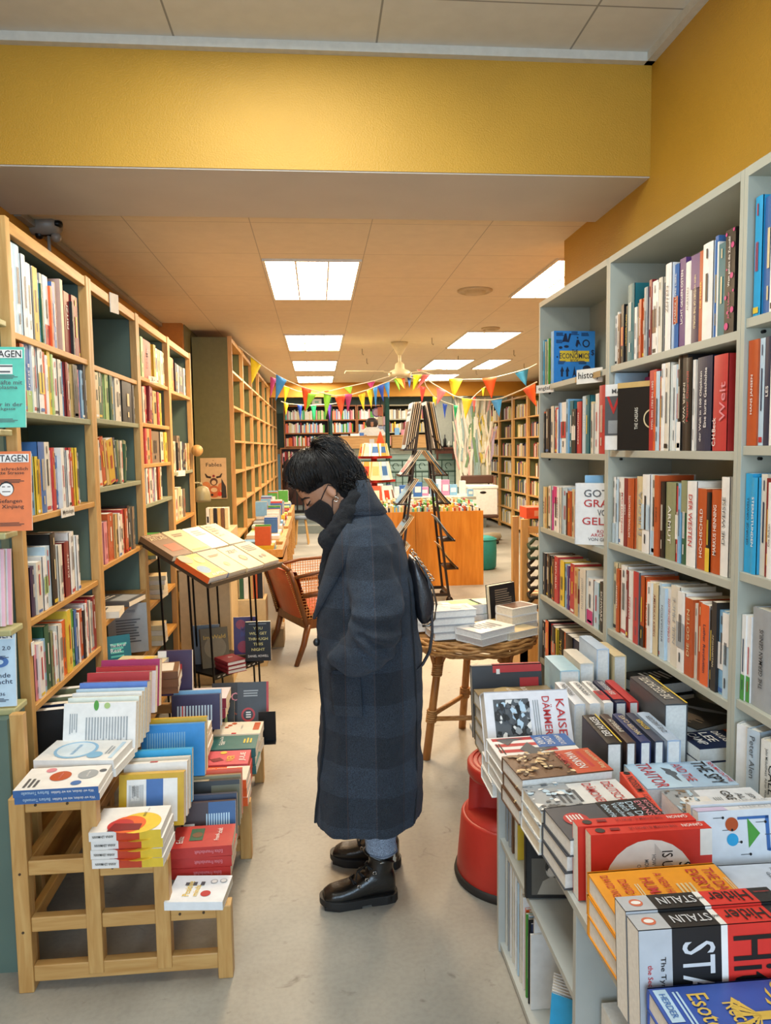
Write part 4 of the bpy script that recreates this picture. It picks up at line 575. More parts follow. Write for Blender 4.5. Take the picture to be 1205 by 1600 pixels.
dn = [('F', 't', 'THE DAWN OF', .1, .85, .95, .94, 'r'), ('F', 't', 'EVERYTHING', .1, .73, .95, .82, 'r'), ('F', 't', 'A NEW HISTORY OF', .12, .46, .95, .54, 'r'), ('F', 't', 'HUMANITY', .2, .34, .9, .43, 'r'), ('F', 't', 'DAVID GRAEBER', .2, .17, .9, .24, 'r'), ('F', 't', 'DAVID WENGROW', .1, .06, .85, .13, 'r'), ('F', 'l', .35, .57, .8, .7, 4, 'c'), ('F', 'l', .3, .27, .9, .31, 2, 'c'), ('F', 'l', .3, .955, .7, .99, 2, 'c')]
stack(3, 'orange-yellow hardback with red capitals;beside the thick standing pair', .665, 1.34, TZ, .175, .27, .043, -88, '#e89a24', dn, GB, hard=True, tint=PAPERW, spine='#e89a24')
def stal(lab, cy):
    d = []
    for a, b, c in ((0, .2, '#b4b8bd'), (.2, .5, '#1a1a1b'), (.5, .54, 'W'), (.54, .86, '#d23229'), (.86, 1, '#1f2124')):
        d += [('F', 'r', 0, a, 1, b, c), ('S', 'r', 0, a, 1, b, c)]
    d += [('F', 't', 'STALIN', .12, .26, 1, .46, '#c9ccd0'), ('F', 't', 'Hitler', .1, .57, .95, .83, 'k'), ('F', 't', 'The Tyrants and', .1, .12, .9, .16, 'k'), ('F', 't', 'the Second World War', .3, .05, .9, .08, 'r'), ('F', 't', 'LAURENCE REES', .1, .9, .9, .95, 'r'),
          ('S', 't', 'STALIN', .1, .24, .9, .48, '#c9ccd0', -90), ('S', 't', 'Hitler', .1, .57, .9, .83, 'k', -90), ('S', 'd', .5, .1, .25, '#cc6a4a', 1), ('S', 'd', .5, .1, .18, 'W', 2, .7), ('S', 't', 'and', .3, .5, .7, .54, 'k', -90), ('S', 't', 'LAURENCE REES', .2, .88, .45, .98, 'r', -90)]
    return spineup(lab, .655, cy, TZ, .192, .285, .048, '#1a1a1b', d, 5, GB)
stal('thick black, red and grey paperback pair standing spine-up, back one', 1.212)
stal('thick black, red and grey paperback pair standing spine-up, front one', 1.160)
ro = [('F', 'r', .1, .88, .9, .97, 'L'), ('F', 't', 'HERDER', .15, .9, .5, .95, 'b'), ('F', 't', 'Rechte', .25, .5, .9, .68, '#d8b552'), ('F', 't', 'Esoterik', .1, .28, .95, .46, '#d8b552'), ('F', 'd', .7, .8, .14, '#d8b552', 0), ('F', 'p', [(.62, .5), (.66, .8), (.72, .8), (.78, .5)], '#d8b552', 1), ('F', 'l', .1, .72, .5, .84, 3, 'L')]
for k in range(10): a = k*.63; ro.append(('F', 'p', [(.7, .78), (.7+.26*cos(a), .82+.13*sin(a)), (.7+.27*cos(a+.16), .82+.135*sin(a+.16))], '#d8b552', 2))
ro = [x if x[1] not in 't' else x for x in ro]
stack(3, 'royal blue hardback with a gold tree;nearest corner of right table', .655, 1.047, TZ, .155, .27, .037, -91, '#3a57a8', [('F', 'r', .05, .02, .5, .1, 'L'), ('F', 't', 'HERDER', .12, .04, .45, .08, 'b'), ('F', 't', 'Rechte', .3, .36, .8, .5, '#d8b552'), ('F', 't', 'Esoterik', .15, .2, .9, .32, '#d8b552'), ('F', 'r', .45, .5, .56, .75, '#d8b552', 1), ('F', 'l', .1, .12, .8, .17, 2, 'L')]+[('F', 'p', [(.5, .70), (.5+.45*cos(a), .8+.17*sin(a)), (.5+.42*cos(a+.14), .8+.17*sin(a+.14))], '#d8b552', 2) for a in [k*.42 for k in range(15)]]+[('F', 'p', [(.5, .55), (.5+.3*cos(a), .5+.1*sin(a)), (.5+.28*cos(a+.3), .5+.1*sin(a+.3))], '#d8b552', 2) for a in (3.6, 4.0, 4.4, 5.0, 5.4, 5.8)], GB, hard=True, tint=PAPERW)
# right-hand column
stack(2, 'pale blue spy paperback with black and red capitals;right table', .965, 1.905, TZ, .155, .25, .05, -90, '#a8c4dc', [('F', 'r', 0, 0, 1, .5, 'L'), ('F', 't', 'THE SPY', .05, .74, .95, .9, 'k'), ('F', 't', 'AND THE', .1, .5, .8, .62, 'r'), ('F', 't', 'TRAITOR', .02, .1, .98, .28, 'r'), ('F', 'd', .45, .42, .1, 'S'), ('F', 'p', [(.2, .36), (.7, .4), (.8, .44), (.3, .45)], 'S'), ('F', 't', 'BEN MACINTYRE', .1, .93, .9, .98, 'r')], GB)
spinelong('orange-red book with black capitals on its spine, beside the spy book', .800, 1.79, TZ, .12, .22, .03, '#e2503a', [('S', 't', 'MISSION', .2, .15, .85, .55, 'k', -90), ('S', 't', 'HISTORY', .2, .6, .6, .95, 'R', -90), ('S', 'd', .5, .05, .3, 'k')], GB, rot=-4)
stack(2, 'white book with thin capitals beside a grey portrait;right table', .985, 1.735, TZ, .155, .24, .05, -90, '#dfe4ea', [('F', 'r', 0, 0, 1, .35, 's'), ('F', 'r', .25, .12, .8, .42, 'W', 1), ('F', 't', 'JENSEITS', .1, .85, .9, .92, 'S'), ('F', 't', 'ALLER', .2, .74, .7, .81, 'S'), ('F', 't', 'GRENZEN', .1, .6, .95, .70, 'k'), ('F', 'l', .3, .46, .9, .56, 4, 's'), ('F', 'n', 0, 0, 1, .3, 40, 'sSLi')], GB)
spineup('white paperback with a drawn map, blue path and green triangle, back one of pair', .995, 1.625, TZ, .155, .29, .024, '#dfe2e6', [('S', 't', 'LITERATUR', .3, .3, .7, .75, 's', 90)], 10, GB)
mp = [('F', 'r', .1, .32, .14, .58, 'b'), ('F', 'r', .1, .55, .6, .58, 'b'), ('F', 'r', .57, .56, .61, .9, 'b'), ('F', 'p', [(.12, .4), (.55, .4), (.35, .5)], 'g'), ('F', 'd', .2, .27, .1, 'O'), ('F', 'd', .42, .27, .09, 'u'), ('F', 'r', .05, .68, .45, .7, 'p'), ('F', 'r', .05, .92, .45, .94, 'p'), ('F', 'r', .43, .68, .45, .94, 'p'), ('F', 'r', .05, .68, .07, .94, 'p'), ('F', 't', 'Eine Reise durch', .1, .955, .9, .985, 'S')]
for k in range(9): mp += [('F', 'd', .1+.09*k, .2+.07*((k*5) % 9), .02, 'k', 1), ('F', 'r', .1+.09*k-.005, .2+.07*((k*5) % 9)-.08, .1+.09*k+.005, .2+.07*((k*5) % 9), 'S')]
spineup('white paperback with a drawn map, blue path and green triangle, front one of pair', .995, 1.592, TZ, .155, .29, .026, '#dfe2e6', mp+[('S', 't', 'LITERATUR', .3, .3, .7, .75, 's', 90), ('S', 'r', 0, 0, 1, .25, '#cdbfe0')], 10, GB)
stack(1, 'white marbled hardback with red and grey capitals, behind the orange-yellow book', .99, 1.46, TZ, .155, .25, .06, -90, '#c9ced8', [('F', 't', 'DIE', .1, .84, .4, .9, 'r'), ('F', 't', 'OSCHIM', .1, .7, .9, .8, 'r'), ('F', 't', 'ENTSTEHUNG', .1, .56, .7, .6, 'S'), ('F', 't', 'AUSBREITUNG', .1, .49, .75, .53, 'S'), ('F', 't', 'KOMMENDER', .15, .42, .8, .46, 'S'), ('F', 't', 'GLOBALER', .25, .35, .8, .39, 'S')], GB, hard=True)
stack(1, 'grey hardback lying right of the thick black and red pair', .975, 1.27, TZ, .155, .26, .05, -90, 's', [('F', 't', 'DIE', .3, .6, .8, .75, 'K')], GB, hard=True)
stack(1, 'dark grey hardback at the near right, beside the blue stack', .97, 1.07, TZ, .155, .24, .05, -90, 'S', [], GB, hard=True)
# inside the bookcases above the table level
b1 = 'books at the foot of the right bookcases'
stack(2, 'black thick hardback with cream edges;under lowest shelf of middle bookcase', 1.27, 2.72, .62, .17, .22, .045, -80, 'k', [('F', 'l', .2, .3, .8, .8, 5, 'W')], b1, hard=True)
stack(2, 'dark engraved art book;lying deep under the lowest shelf of middle bookcase', 1.245, 2.36, .62, .22, .24, .04, -70, '#34302a', [('F', 'p', [(.0, .5), (.5, .6), (1, .9), (.5, .75)], 's'), ('F', 'l', .1, .1, .9, .4, 8, 'i')], b1, hard=True)
stack(2, 'blue and white lettered paperback;right of the very thick grey book', 1.185, 2.13, .62, .13, .17, .04, -86, 'B', [('F', 't', 'DAYLIGHT', .1, .6, .9, .75, 'W'), ('F', 't', 'LEE', .1, .35, .7, .52, 'W'), ('F', 't', 'CAMP', .1, .12, .8, .28, 'W'), ('F', 'r', 0, .9, 1, 1, 'o')], b1)
def up_side(lab, x, y, z, w, h, t, c, dec, rot=0, **k):   # upright, spine towards the aisle and camera
    b = make_book(lab, w, h, t, c, dec, group=b1, **k); a = radians(rot); return orient(b, (sin(a), -cos(a), 0), (cos(a), sin(a), 0), (x+w/2, y, z+h/2+.0005), w, h)
up_side('white hardback with a dark flower photograph standing right of the blue-white pile', 1.148, 1.965, .6205, .14, .20, .04, 'W', [('F', 'r', .3, 0, 1, .9, 'K'), ('F', 'd', .6, .6, .1, 'R')], 30, hard=True)
up_side('pale grey-blue hardback with a name on its broad spine, below nearest bookcase', 1.152, 1.905, .6205, .14, .205, .04, '#b9c8d2', [('S', 't', 'Peter Alen', .3, .35, .7, .92, 'S', -90)], 20, hard=True)
up_side('white hardback with huge black capitals standing below nearest bookcase', 1.155, 1.84, .6205, .15, .20, .05, '#dddad0', [('F', 't', 'CALL', .2, .3, .95, .6, 'k', -90), ('S', 't', 'John Mickelthwait  Adrian Wooldridge', .3, .1, .5, .9, 'k', -90), ('S', 't', 'CALL', .55, .2, .95, .8, 'k', -90)], 20, hard=True)
up_side('dark red hardback standing behind the one with huge black capitals', 1.22, 1.78, .6205, .1, .21, .03, 'R', [], 15, hard=True)
stack(1, 'cream paperback lying at the right end of the table', 1.2, 1.66, .62, .13, .2, .05, -80, 'c', [], b1)
# inside the low unit
GU = 'magazines and books inside the low white unit'
def unit_row(spec, ya, yb, z, x=.56, w=.2):
    y = ya
    for i, it in enumerate(spec.split()):
        c, r = it[0], it[1:].split('/'); t_ = float(r[0])/1000; h = float(r[1])/100; nm = 'journal' if t_ < .02 else 'book'
        b = make_book(f"{CN[c]} {nm}, {ORD[i+1]} from far end, {'lower' if z < .2 else 'upper'} shelf of low white unit", w, h, t_-.0008, c, [('S', 'L', .3, .3, .7, .8, 1, 'S' if c in 'WwLs' else 'W')], group=GU, cat=nm, name=nm)
        orient(b, (0, -1, 0), (1, 0, 0), (x+w/2+(i % 3)*.006, y-t_/2, z+h/2+.0006), w, h); y -= t_
unit_row('s14/20 S10/19 w12/20 s14/19 W10/19 k12/19 n14/18 G8/18 g16/20 w8/19 y6/19', 2.22, 0, .376)
unit_row('w9/30 L9/30 S8/30 s9/29 w10/30 S8/30 W9/30 w9/29 W9/29 w10/30 W9/30 w9/29 W10/30 w9/29 W9/28 L10/29 w9/28 W9/29 w12/30 W9/27 w9/27 W10/28 o12/25 o12/25 g8/25 L9/25 W9/24 k6/25 B6/24 W9/26 W8/22', 2.22, 0, .03, w=.27)
face_book('black hardback with a portrait photograph standing on the unit shelf', .15, .20, .03, 'k', [('F', 'r', .1, .05, .82, .55, '#5a554c'), ('F', 'd', .45, .38, .12, '#b5ada0', 1, .8), ('F', 'p', [(.2, .06), (.75, .06), (.62, .26), (.45, .3), (.3, .24)], '#9b9486', 1), ('F', 'd', .45, .44, .12, '#2e2a26', 1, .9), ('F', 'd', .45, .37, .085, '#c9c0b2', 2, .8), ('F', 't', 'Traces of the', .15, .85, .8, .9, 'w'), ('F', 't', 'Home', .3, .76, .7, .82, 'w'), ('F', 't', 'Front', .3, .68, .7, .74, 'w')], (.612, 1.90, .377+.103), (-.12, -1, .05), group=GU, hard=True)
for k in range(8): b = make_book(f"thin white brochure leaning low in the white unit, {ORD[k+1]} from the front", .15, .21, .005, 'W' if k else 'u', [('F', 'd', .5, .6, .25, 'W'), ('F', 'd', .5, .6, .21, 'u', 1)] if k == 0 else [], group='thin brochures in the low unit', cat='brochure', name='brochure'); orient(b, (-.55, -.8, .22), (.8, -.55, 0), (.60+.004*k, 1.66+.010*k, .045+.1), .15, .21)
for k in range(4):
    o = thing('magazine_file', f'white cardboard magazine file, {ORD[k+1]} from the far end in the near compartment', 'magazine file', (.57, 1.452-.128*k, .03), 0, 'white magazine files'); CB = mat('#c4c3ba', .6, var=.03); mb = MB()
    for yy in (-.058, .055):
        pr = [(0, 0), (.26, 0), (.26, .54), (.05, .54)]+[(.03+.07*sin(a*pi/12), .52-.012*a-.10*(a/12)) for a in range(13)][1:]+[(.0, .24)]
        n = len(pr); mb.add([(x, yy, z) for x, z in pr]+[(x, yy+.003, z) for x, z in pr], [tuple(range(n)), tuple(range(2*n-1, n-1, -1))]+[(i, (i+1) % n, n+(i+1) % n, n+i) for i in range(n)], CB)
    mb.box(0, .003, -.058, .058, 0, .24, CB).box(0, .26, -.058, .058, 0, .003, CB); mb.build('box', o)
    MB().box(.02, .24, -.045, .045, .004, .36, PAPERW).build('papers', o); MB().box(-.0016, 0, -.03, .03, .06, .14, mat('#6d6a64', .6)).build('label_plate', o)
# ================================================================ STEP STOOL
t = thing('step_stool', 'red round rolling step stool beside the right table', 'step stool', (.705, 2.66, 0)); RD = mat('#c4372a', .42, var=.03); 
MB().lathe([(.222, .0), (.226, .012), (.222, .03)], mat('#2b2826', .6), n=48).build('rubber_skirt', t, True)
def arcring(r0, r1, z0, z1, a0=-.5, a1=.5): return None
mb = MB(); mb.lathe([(.214, .022), (.216, .03), (.198, .235), (.190, .243), (.184, .243)], RD, n=48, cap=False)
mb.lathe([(.185, .243), (.185, .236), (.01, .236)], RD, n=48); mb.build('base_drum', t, True)
mb = MB(); n = 28; oc = radians(228); hw_ = radians(58)     # upper column: drum with a concave foot hold facing the aisle
def colring(z, r, d): 
    o = [(r*cos(oc+hw_+(2*pi-2*hw_)*k/n), r*sin(oc+hw_+(2*pi-2*hw_)*k/n), z) for k in range(n+1)]
    a, b = V(o[-1]), V(o[0])
    for k in range(1, 12): u = k/12; p = a.lerp(b, u); q = sin(pi*u)**.5*d; o.append((p.x-cos(oc)*q, p.y-sin(oc)*q, z))
    return o
mb.loft([colring(.236, .172, .07), colring(.33, .168, .085), colring(.37, .166, .075), colring(.388, .165, .01)], RD, cap=False)
mb.build('column', t, True)
MB().lathe([(.14, .385), (.170, .388), (.175, .40), (.175, .428), (.168, .436), (.02, .436)], RD, n=48).build('top_step', t, True)
for nm, rr, z in (('tread_ridges', (.155, .137, .118, .10, .082, .064), .437), ('tread_ridges', (.178, .165, .15, .135, .12), .2375)):
    mb = MB()
    for r in rr: mb.lathe([(r-.003, z-.001), (r-.002, z+.0015), (r+.002, z+.0015), (r+.003, z-.001)], RD, n=48, cap=False)
    mb.build(nm, t, True)
# ================================================================ WICKER TABLE
t = thing('wicker_table', 'round wicker table with bamboo legs, loaded with books', 'table', (.76, 3.76, 0)); WK = wood('#9c6a34', '#d3a265', 0, .5, 8); WL = wood('#a86f35', '#c78c4c', 2, .45, 5)
mb = MB()
for k, (r, z) in enumerate(((.31, .66), (.325, .65), (.335, .635), (.33, .618), (.318, .605), (.30, .598))):
    pts = [((r+.004*sin(a*11+k*2))*cos(a), (r+.004*sin(a*11+k*2))*sin(a), z+.004*sin(a*17+k*1.7)) for a in [2*pi*i/96 for i in range(97)]]; mb.tube(pts, .0085, WK, 6)
mb.build('wicker_rim', t, True)
mb = MB(); mb.lathe([(.315, .630), (.315, .655), (.01, .655)], WK, n=48)
mb.build('table_top', t, True)
for i, (x, y) in enumerate(((-.235, -.035), (.03, .37), (.20, -.12), (.25, .25))):
    k = .74; tx, ty = x*k+.02, y*k*.8; MB().tube([(x, y, 0), (tx, ty, .6)], [.021, .019], WL, 10).build('leg', t, True)
    for zz in (.20, .44):
        mb = MB()
        for j in range(6): u = (zz+j*.011)/.6; mb.tube([(x+(tx-x)*u+.024*cos(a), y+(ty-y)*u+.024*sin(a), zz+j*.011+.002*sin(a)) for a in [2*pi*q_/10 for q_ in range(11)]], .006, WK, 5)
        mb.build('binding', t, True)
    for sx in (-1, 1): MB().tube([(x+(tx-x)*.74, y+(ty-y)*.74, .45), (tx+.06*sx, ty+.03, .605)], .012, WL, 8).build('brace', t, True)
P_ = lambda x, y, z: (x+(x*.74+.02-x)*z/.6, y+(y*.592-y)*z/.6, z)
LG = [(-.235, -.035), (.20, -.12), (.25, .25), (.03, .37)]
for i in range(4): a, b = LG[i], LG[(i+1) % 4]; MB().tube([P_(*a, .21), P_(*b, .23)], .013, WK, 8).build('stretcher', t, True)
GW = 'books on the wicker table'; TW = .6685
stack(4, 'grey-white hardback;left front pile on the wicker table', .635, 3.62, TW, .15, .215, .035, -82, '#b9bcc0', [('F', 'd', .6, .6, .2, 's'), ('F', 'd', .3, .4, .1, 'W'), ('F', 'l', .2, .8, .8, .9, 2, 'W')], GW, hard=True, tint=PAPERW)
stack(2, 'plain white thick hardback;front middle of the wicker table', .79, 3.52, TW, .17, .24, .034, -55, 'W', [('F', 'l', .2, .2, .8, .8, 5, 's')], GW, hard=True, tint=PAPERW, jit=.01)
stack(1, 'white hardback with a cream cover lying on the right of the front middle pile', .95, 3.58, TW, .13, .2, .035, -60, 'W', [('F', 'r', 0, 0, 1, 1, 'c')], GW, hard=True)
stack(1, 'brown-topped hardback lying behind the front middle pile', .865, 3.70, TW, .13, .22, .04, -62, 'n', [('F', 'r', .05, .05, .95, .95, 'e')], GW, hard=True)
stack(2, 'paperback with neon green corner;behind the left front pile of wicker table', .73, 3.90, TW, .17, .22, .05, -75, 's', [('F', 'r', .1, .3, .9, .9, '#86e02c'), ('F', 'r', .3, .1, .9, .3, 'W')], GW)
stack(2, 'pale green book;at the far rim of the wicker table', .90, 3.94, TW, .15, .2, .05, -80, '#c9cfa6', [], GW)
face_book('black hardback with white print standing upright on the wicker table', .15, .215, .04, '#1b1a1a', [('B', 'l', .2, .35, .85, .9, 10, 'i'), ('B', 'd', .6, .12, .12, 'n')], (.935, 3.84, TW+.109), (-.3, 1, 0), up=(-.08, 0, 1), group=GW, hard=True)
stack(2, 'white hardback tilted beside the standing black book;right side of wicker table', 1.0, 3.72, TW+.04, .12, .18, .04, -60, 'W', [('F', 'r', .1, .1, .9, .9, '#6b4a3a')], GW, hard=True)
stack(1, 'thin white hardback under the pile right of the standing black book', 1.0, 3.72, TW, .12, .18, .037, -62, 'W', [], GW, hard=True)
stack(2, 'white paperback;left rim of the wicker table behind the coat', .50, 3.78, TW, .13, .16, .04, -80, 'W', [('F', 'l', .2, .2, .8, .8, 4, 'n')], GW)
# ================================================================ PERSON
PX, PY = .16, 2.64
person = thing('person', 'person in a long dark checked coat, black face mask and boots, looking down at books', 'person', (PX, PY, 0))
def pf(): return MB(Matrix.Translation((-PX, -PY, 0)))
SKIN = mat('#b98565', .5, var=.04, scale=40)
def fabric(name, base, bump, chk=False):
    M_ = bpy.data.materials.new(name); M_.use_nodes = True; nt = M_.node_tree; N = nt.nodes; L = nt.links; b = N['Principled BSDF']; b.inputs['Roughness'].default_value = .95; b.inputs['Sheen Weight'].default_value = .08; b.inputs['Sheen Roughness'].default_value = .6
    b.inputs['Sheen Tint'].default_value = (.6, .7, .9, 1)
    tc = N.new('ShaderNodeTexCoord'); no = N.new('ShaderNodeTexNoise'); no.inputs['Scale'].default_value = 420; no.inputs['Detail'].default_value = 4; L.new(tc.outputs['Object'], no.inputs['Vector'])
    rp = N.new('ShaderNodeValToRGB'); rp.color_ramp.elements[0].position = .35; rp.color_ramp.elements[1].position = .7; c = hexc(base); rp.color_ramp.elements[0].color = tuple(x*.3 for x in c[:3])+(1,); rp.color_ramp.elements[1].color = tuple(x*1.8 for x in c[:3])+(1,); L.new(no.outputs['Fac'], rp.inputs[0]); out = rp.outputs[0]
    if chk:
        sx = N.new('ShaderNodeSeparateXYZ'); L.new(tc.outputs['Object'], sx.inputs[0])
        def band(ax, off, per, duty):
            a = N.new('ShaderNodeMath'); a.operation = 'ADD'; a.inputs[1].default_value = off; L.new(sx.outputs[ax], a.inputs[0]); d = N.new('ShaderNodeMath'); d.operation = 'DIVIDE'; d.inputs[1].default_value = per; L.new(a.outputs[0], d.inputs[0]); f_ = N.new('ShaderNodeMath'); f_.operation = 'FRACT'; L.new(d.outputs[0], f_.inputs[0]); g = N.new('ShaderNodeMath'); g.operation = 'LESS_THAN'; g.inputs[1].default_value = duty; L.new(f_.outputs[0], g.inputs[0]); return g.outputs[0]
        h1 = band(2, 5.02, .21, .5); v1 = band(0, 5.02, .19, .5); th = band(0, 5.025, .095, .028); s = N.new('ShaderNodeMath'); s.operation = 'ADD'; L.new(h1, s.inputs[0]); L.new(v1, s.inputs[1]); mr = N.new('ShaderNodeMapRange'); mr.inputs[2].default_value = 2; mr.inputs[3].default_value = .62; mr.inputs[4].default_value = 1.5; L.new(s.outputs[0], mr.inputs[0])
        vm = N.new('ShaderNodeVectorMath'); vm.operation = 'SCALE'; L.new(out, vm.inputs[0]); L.new(mr.outputs[0], vm.inputs[3]); mi = N.new('ShaderNodeMix'); mi.data_type = 'RGBA'; mu = N.new('ShaderNodeMath'); mu.operation = 'MULTIPLY'; mu.inputs[1].default_value = .4; L.new(th, mu.inputs[0]); L.new(mu.outputs[0], mi.inputs[0]); L.new(vm.outputs[0], mi.inputs[6]); mi.inputs[7].default_value = hexc('#4e3a32'); out = mi.outputs[2]
    L.new(out, b.inputs['Base Color']); bp = N.new('ShaderNodeBump'); bp.inputs['Strength'].default_value = bump; bp.inputs['Distance'].default_value = .004; L.new(no.outputs['Fac'], bp.inputs['Height']); L.new(bp.outputs[0], b.inputs['Normal']); return M_
WOOL = fabric('wool_coat', '#252e39', .6, True); KNIT = fabric('knit_scarf', '#131416', 1.0); LEATHER = mat('#141312', .28, bump=.15, scale=60, coat=.3); JEAN = fabric('denim', '#8794a6', .4)
def interp(tab, v):
    tab = sorted(tab)
    if v <= tab[0][0]: return tab[0][1:]
    for a, b in zip(tab, tab[1:]):
        if v <= b[0]: u = (v-a[0])/(b[0]-a[0]); u = u*u*(3-2*u)*.4+u*.6; return tuple(x+(y-x)*u for x, y in zip(a[1:], b[1:]))
    return tab[-1][1:]
# --- body: head, neck, torso, arms with hands, legs: one mesh
HO = V((.041, PY, 1.45)); HU = V((-.65, 0, .76)).normalized(); HF = V((-.76, 0, -.65)).normalized(); HY = V((0, 1, 0))
def hp(u, f_, y): return HO+HU*u+HF*f_+HY*y
HT = [(-.105, .076, .030, .020), (-.095, .086, .0, .034), (-.075, .090, -.025, .046), (-.05, .091, -.05, .055), (-.02, .090, -.068, .062), (.005, .086, -.08, .068), (.02, .083, -.088, .071), (.035, .087, -.093, .073), (.055, .090, -.096, .074), (.08, .085, -.095, .073), (.105, .068, -.085, .066), (.125, .042, -.06, .048), (.137, .005, -.02, .012)]
def head_ring(u, off=0, n=28, a0=0, a1=2*pi, full=True):
    ff, fb, hw = interp(HT, u); r = []
    for k in range(n if full else n+1):
        a = a0+(a1-a0)*k/n; c, s_ = cos(a), sin(a); c2 = math.copysign(abs(c)**.85, c); s2 = math.copysign(abs(s_)**.85, s_); fm = (ff+fb)/2; r.append(hp(u, fm+(ff-fb)/2*c2+off*c, (hw+off)*s2))
    return r
mb = pf(); us = [-.105+.242*i/26 for i in range(27)]; mb.loft([head_ring(u) for u in us], SKIN)
mb.loft([[hp(.035, .086, 0)+HY*.008*cos(a)+HF*.004*sin(a) for a in [2*pi*i/8 for i in range(8)]], [hp(.01, .098, 0)+HY*.012*cos(a)+HF*.008*sin(a) for a in [2*pi*i/8 for i in range(8)]], [hp(-.012, .106, 0)+HY*.016*cos(a)+HF*.012*sin(a) for a in [2*pi*i/8 for i in range(8)]], [hp(-.026, .092, 0)+HY*.012*cos(a)+HF*.006*sin(a) for a in [2*pi*i/8 for i in range(8)]]], SKIN)
for s_ in (-1, 1):   # ears, brow ridge, cheek
    mb.loft([[hp(-.028+.058*(.5+.5*cos(a))+0*j, -.006-.016*sin(a)*(1 if j == 0 else .9), s_*(.068+.012*j)) for a in [2*pi*i/14 for i in range(14)]] for j in (0, 1)], SKIN)
    mb.sphere(tuple(hp(-.03, .055, s_*.032)), .03, SKIN, sc=(1, .9, 1)); mb.tube([hp(.038, .078, s_*.014), hp(.042, .078, s_*.035), hp(.034, .06, s_*.054)], [.007, .009, .006], SKIN)
mb.tube([hp(-.05, -.03, 0), (.10, PY, 1.36), (.14, PY, 1.27)], [.055, .055, .075], SKIN, 16)
mb.loft([[(.16+a*cos(t_), PY+b_*sin(t_), z) for t_ in [2*pi*i/20 for i in range(20)]] for z, a, b_ in ((1.30, .07, .1), (1.24, .10, .17), (1.1, .11, .16), (.95, .10, .14), (.84, .11, .16), (.74, .10, .16))], SKIN)
for s_, fx, fy in ((-1, .19, 2.565), (1, .205, 2.775)):
    mb.tube([(.16, PY+s_*.09, .80), (.17, PY+s_*.095, .5), (fx, fy, .28), (fx, fy, .1), (fx, fy, .05)], [.085, .062, .05, .036, .03], SKIN, 14)
    w_ = [(.16, PY+s_*.15, 1.27), (.175, PY+s_*.175, 1.12), (.185, PY+s_*.18, 1.03), (.13, PY+s_*.175, .95), (.10, PY+s_*.16, .90)]; mb.tube(w_, [.05, .042, .038, .032, .024], SKIN, 12)
    for j in range(4): y_ = PY+s_*.155+(j-1.5)*.017; mb.tube([(.105, y_, .90), (.09, y_, .86), (.075, y_, .825), (.072+.004*j, y_, .80)], [.011, .009, .0085, .007], SKIN, 8)
    mb.tube([(.11, PY+s_*.14, .90), (.085, PY+s_*.115, .87), (.07, PY+s_*.108, .84)], [.012, .010, .008], SKIN, 8)
body = mb.build('body', person, True); md = body.modifiers.new('remesh', 'REMESH'); md.mode = 'VOXEL'; md.voxel_size = .0048; md.use_smooth_shade = True; sm = body.modifiers.new('smooth', 'SMOOTH'); sm.iterations = 4; sm.factor = .5
# --- face details
for s_ in (-1, 1):
    mb = pf(); mb.tube([hp(.038, .092, s_*.012), hp(.043, .090, s_*.026), hp(.040, .077, s_*.046), hp(.032, .064, s_*.057)], [.0035, .0045, .0035, .0015], mat('#1a1310', .7), 8); mb.build('eyebrow', person, True)
    mb = pf(); mb.tube([hp(.022, .088, s_*.018), hp(.016, .089, s_*.030), hp(.018, .080, s_*.044), hp(.022, .070, s_*.052)], [.0015, .003, .003, .0015], mat('#120d0b', .6), 8); mb.build('eyelash', person, True)
    mb = pf(); mb.sphere(tuple(hp(.024, .072, s_*.033)), .0155, SKIN, 14, 10); mb.build('eyelid', person, True)
MASK = fabric('mask_cloth', '#191513', .3)
mb = pf(); n = 30; rings = []
for i in range(14):
    u = -.100+.106*i/13; w_ = radians(68+16*sin(pi*i/13)); ring = []
    for k in range(n+1):
        a = -w_+2*w_*k/n; ff, fb, hw = interp(HT, u); c, s2 = cos(a), sin(a); nose = .020*math.exp(-((u+.012)/.03)**2)*math.exp(-(a/.42)**2)+.004
        fm = (ff+fb)/2; ring.append(hp(u, fm+((ff-fb)/2+.006+nose)*abs(c)**.85, (hw+.007)*math.copysign(abs(s2)**.85, s2)))
    rings.append(ring)
mb.loft(rings, MASK, cap=False, closed=False); mk = mb.build('face_mask', person, True); so = mk.modifiers.new('solid', 'SOLIDIFY'); so.thickness = .003
for s_ in (-1, 1):
    mb = pf()
    for u0 in (.0, -.082): ff, fb, hw = interp(HT, u0); fm = (ff+fb)/2; mb.tube([hp(u0, fm+(ff-fb)/2*.42+.004, s_*(hw*.93+.007)), hp((u0+.03)/2, .012, s_*.079), hp(.024 if u0 > -.01 else -.02, -.012, s_*.082), hp(.0, -.027, s_*.076)], .0018, MASK, 6)
    mb.build('mask_strap', mk, True)
    mb = pf(); mb.tube([hp(-.03+.008*cos(a), .0+.008*sin(a), s_*.083) for a in [2*pi*i/12 for i in range(13)]], .0012, mat('#d8d2c4', .2, 1), 6); mb.build('earring', person, True)
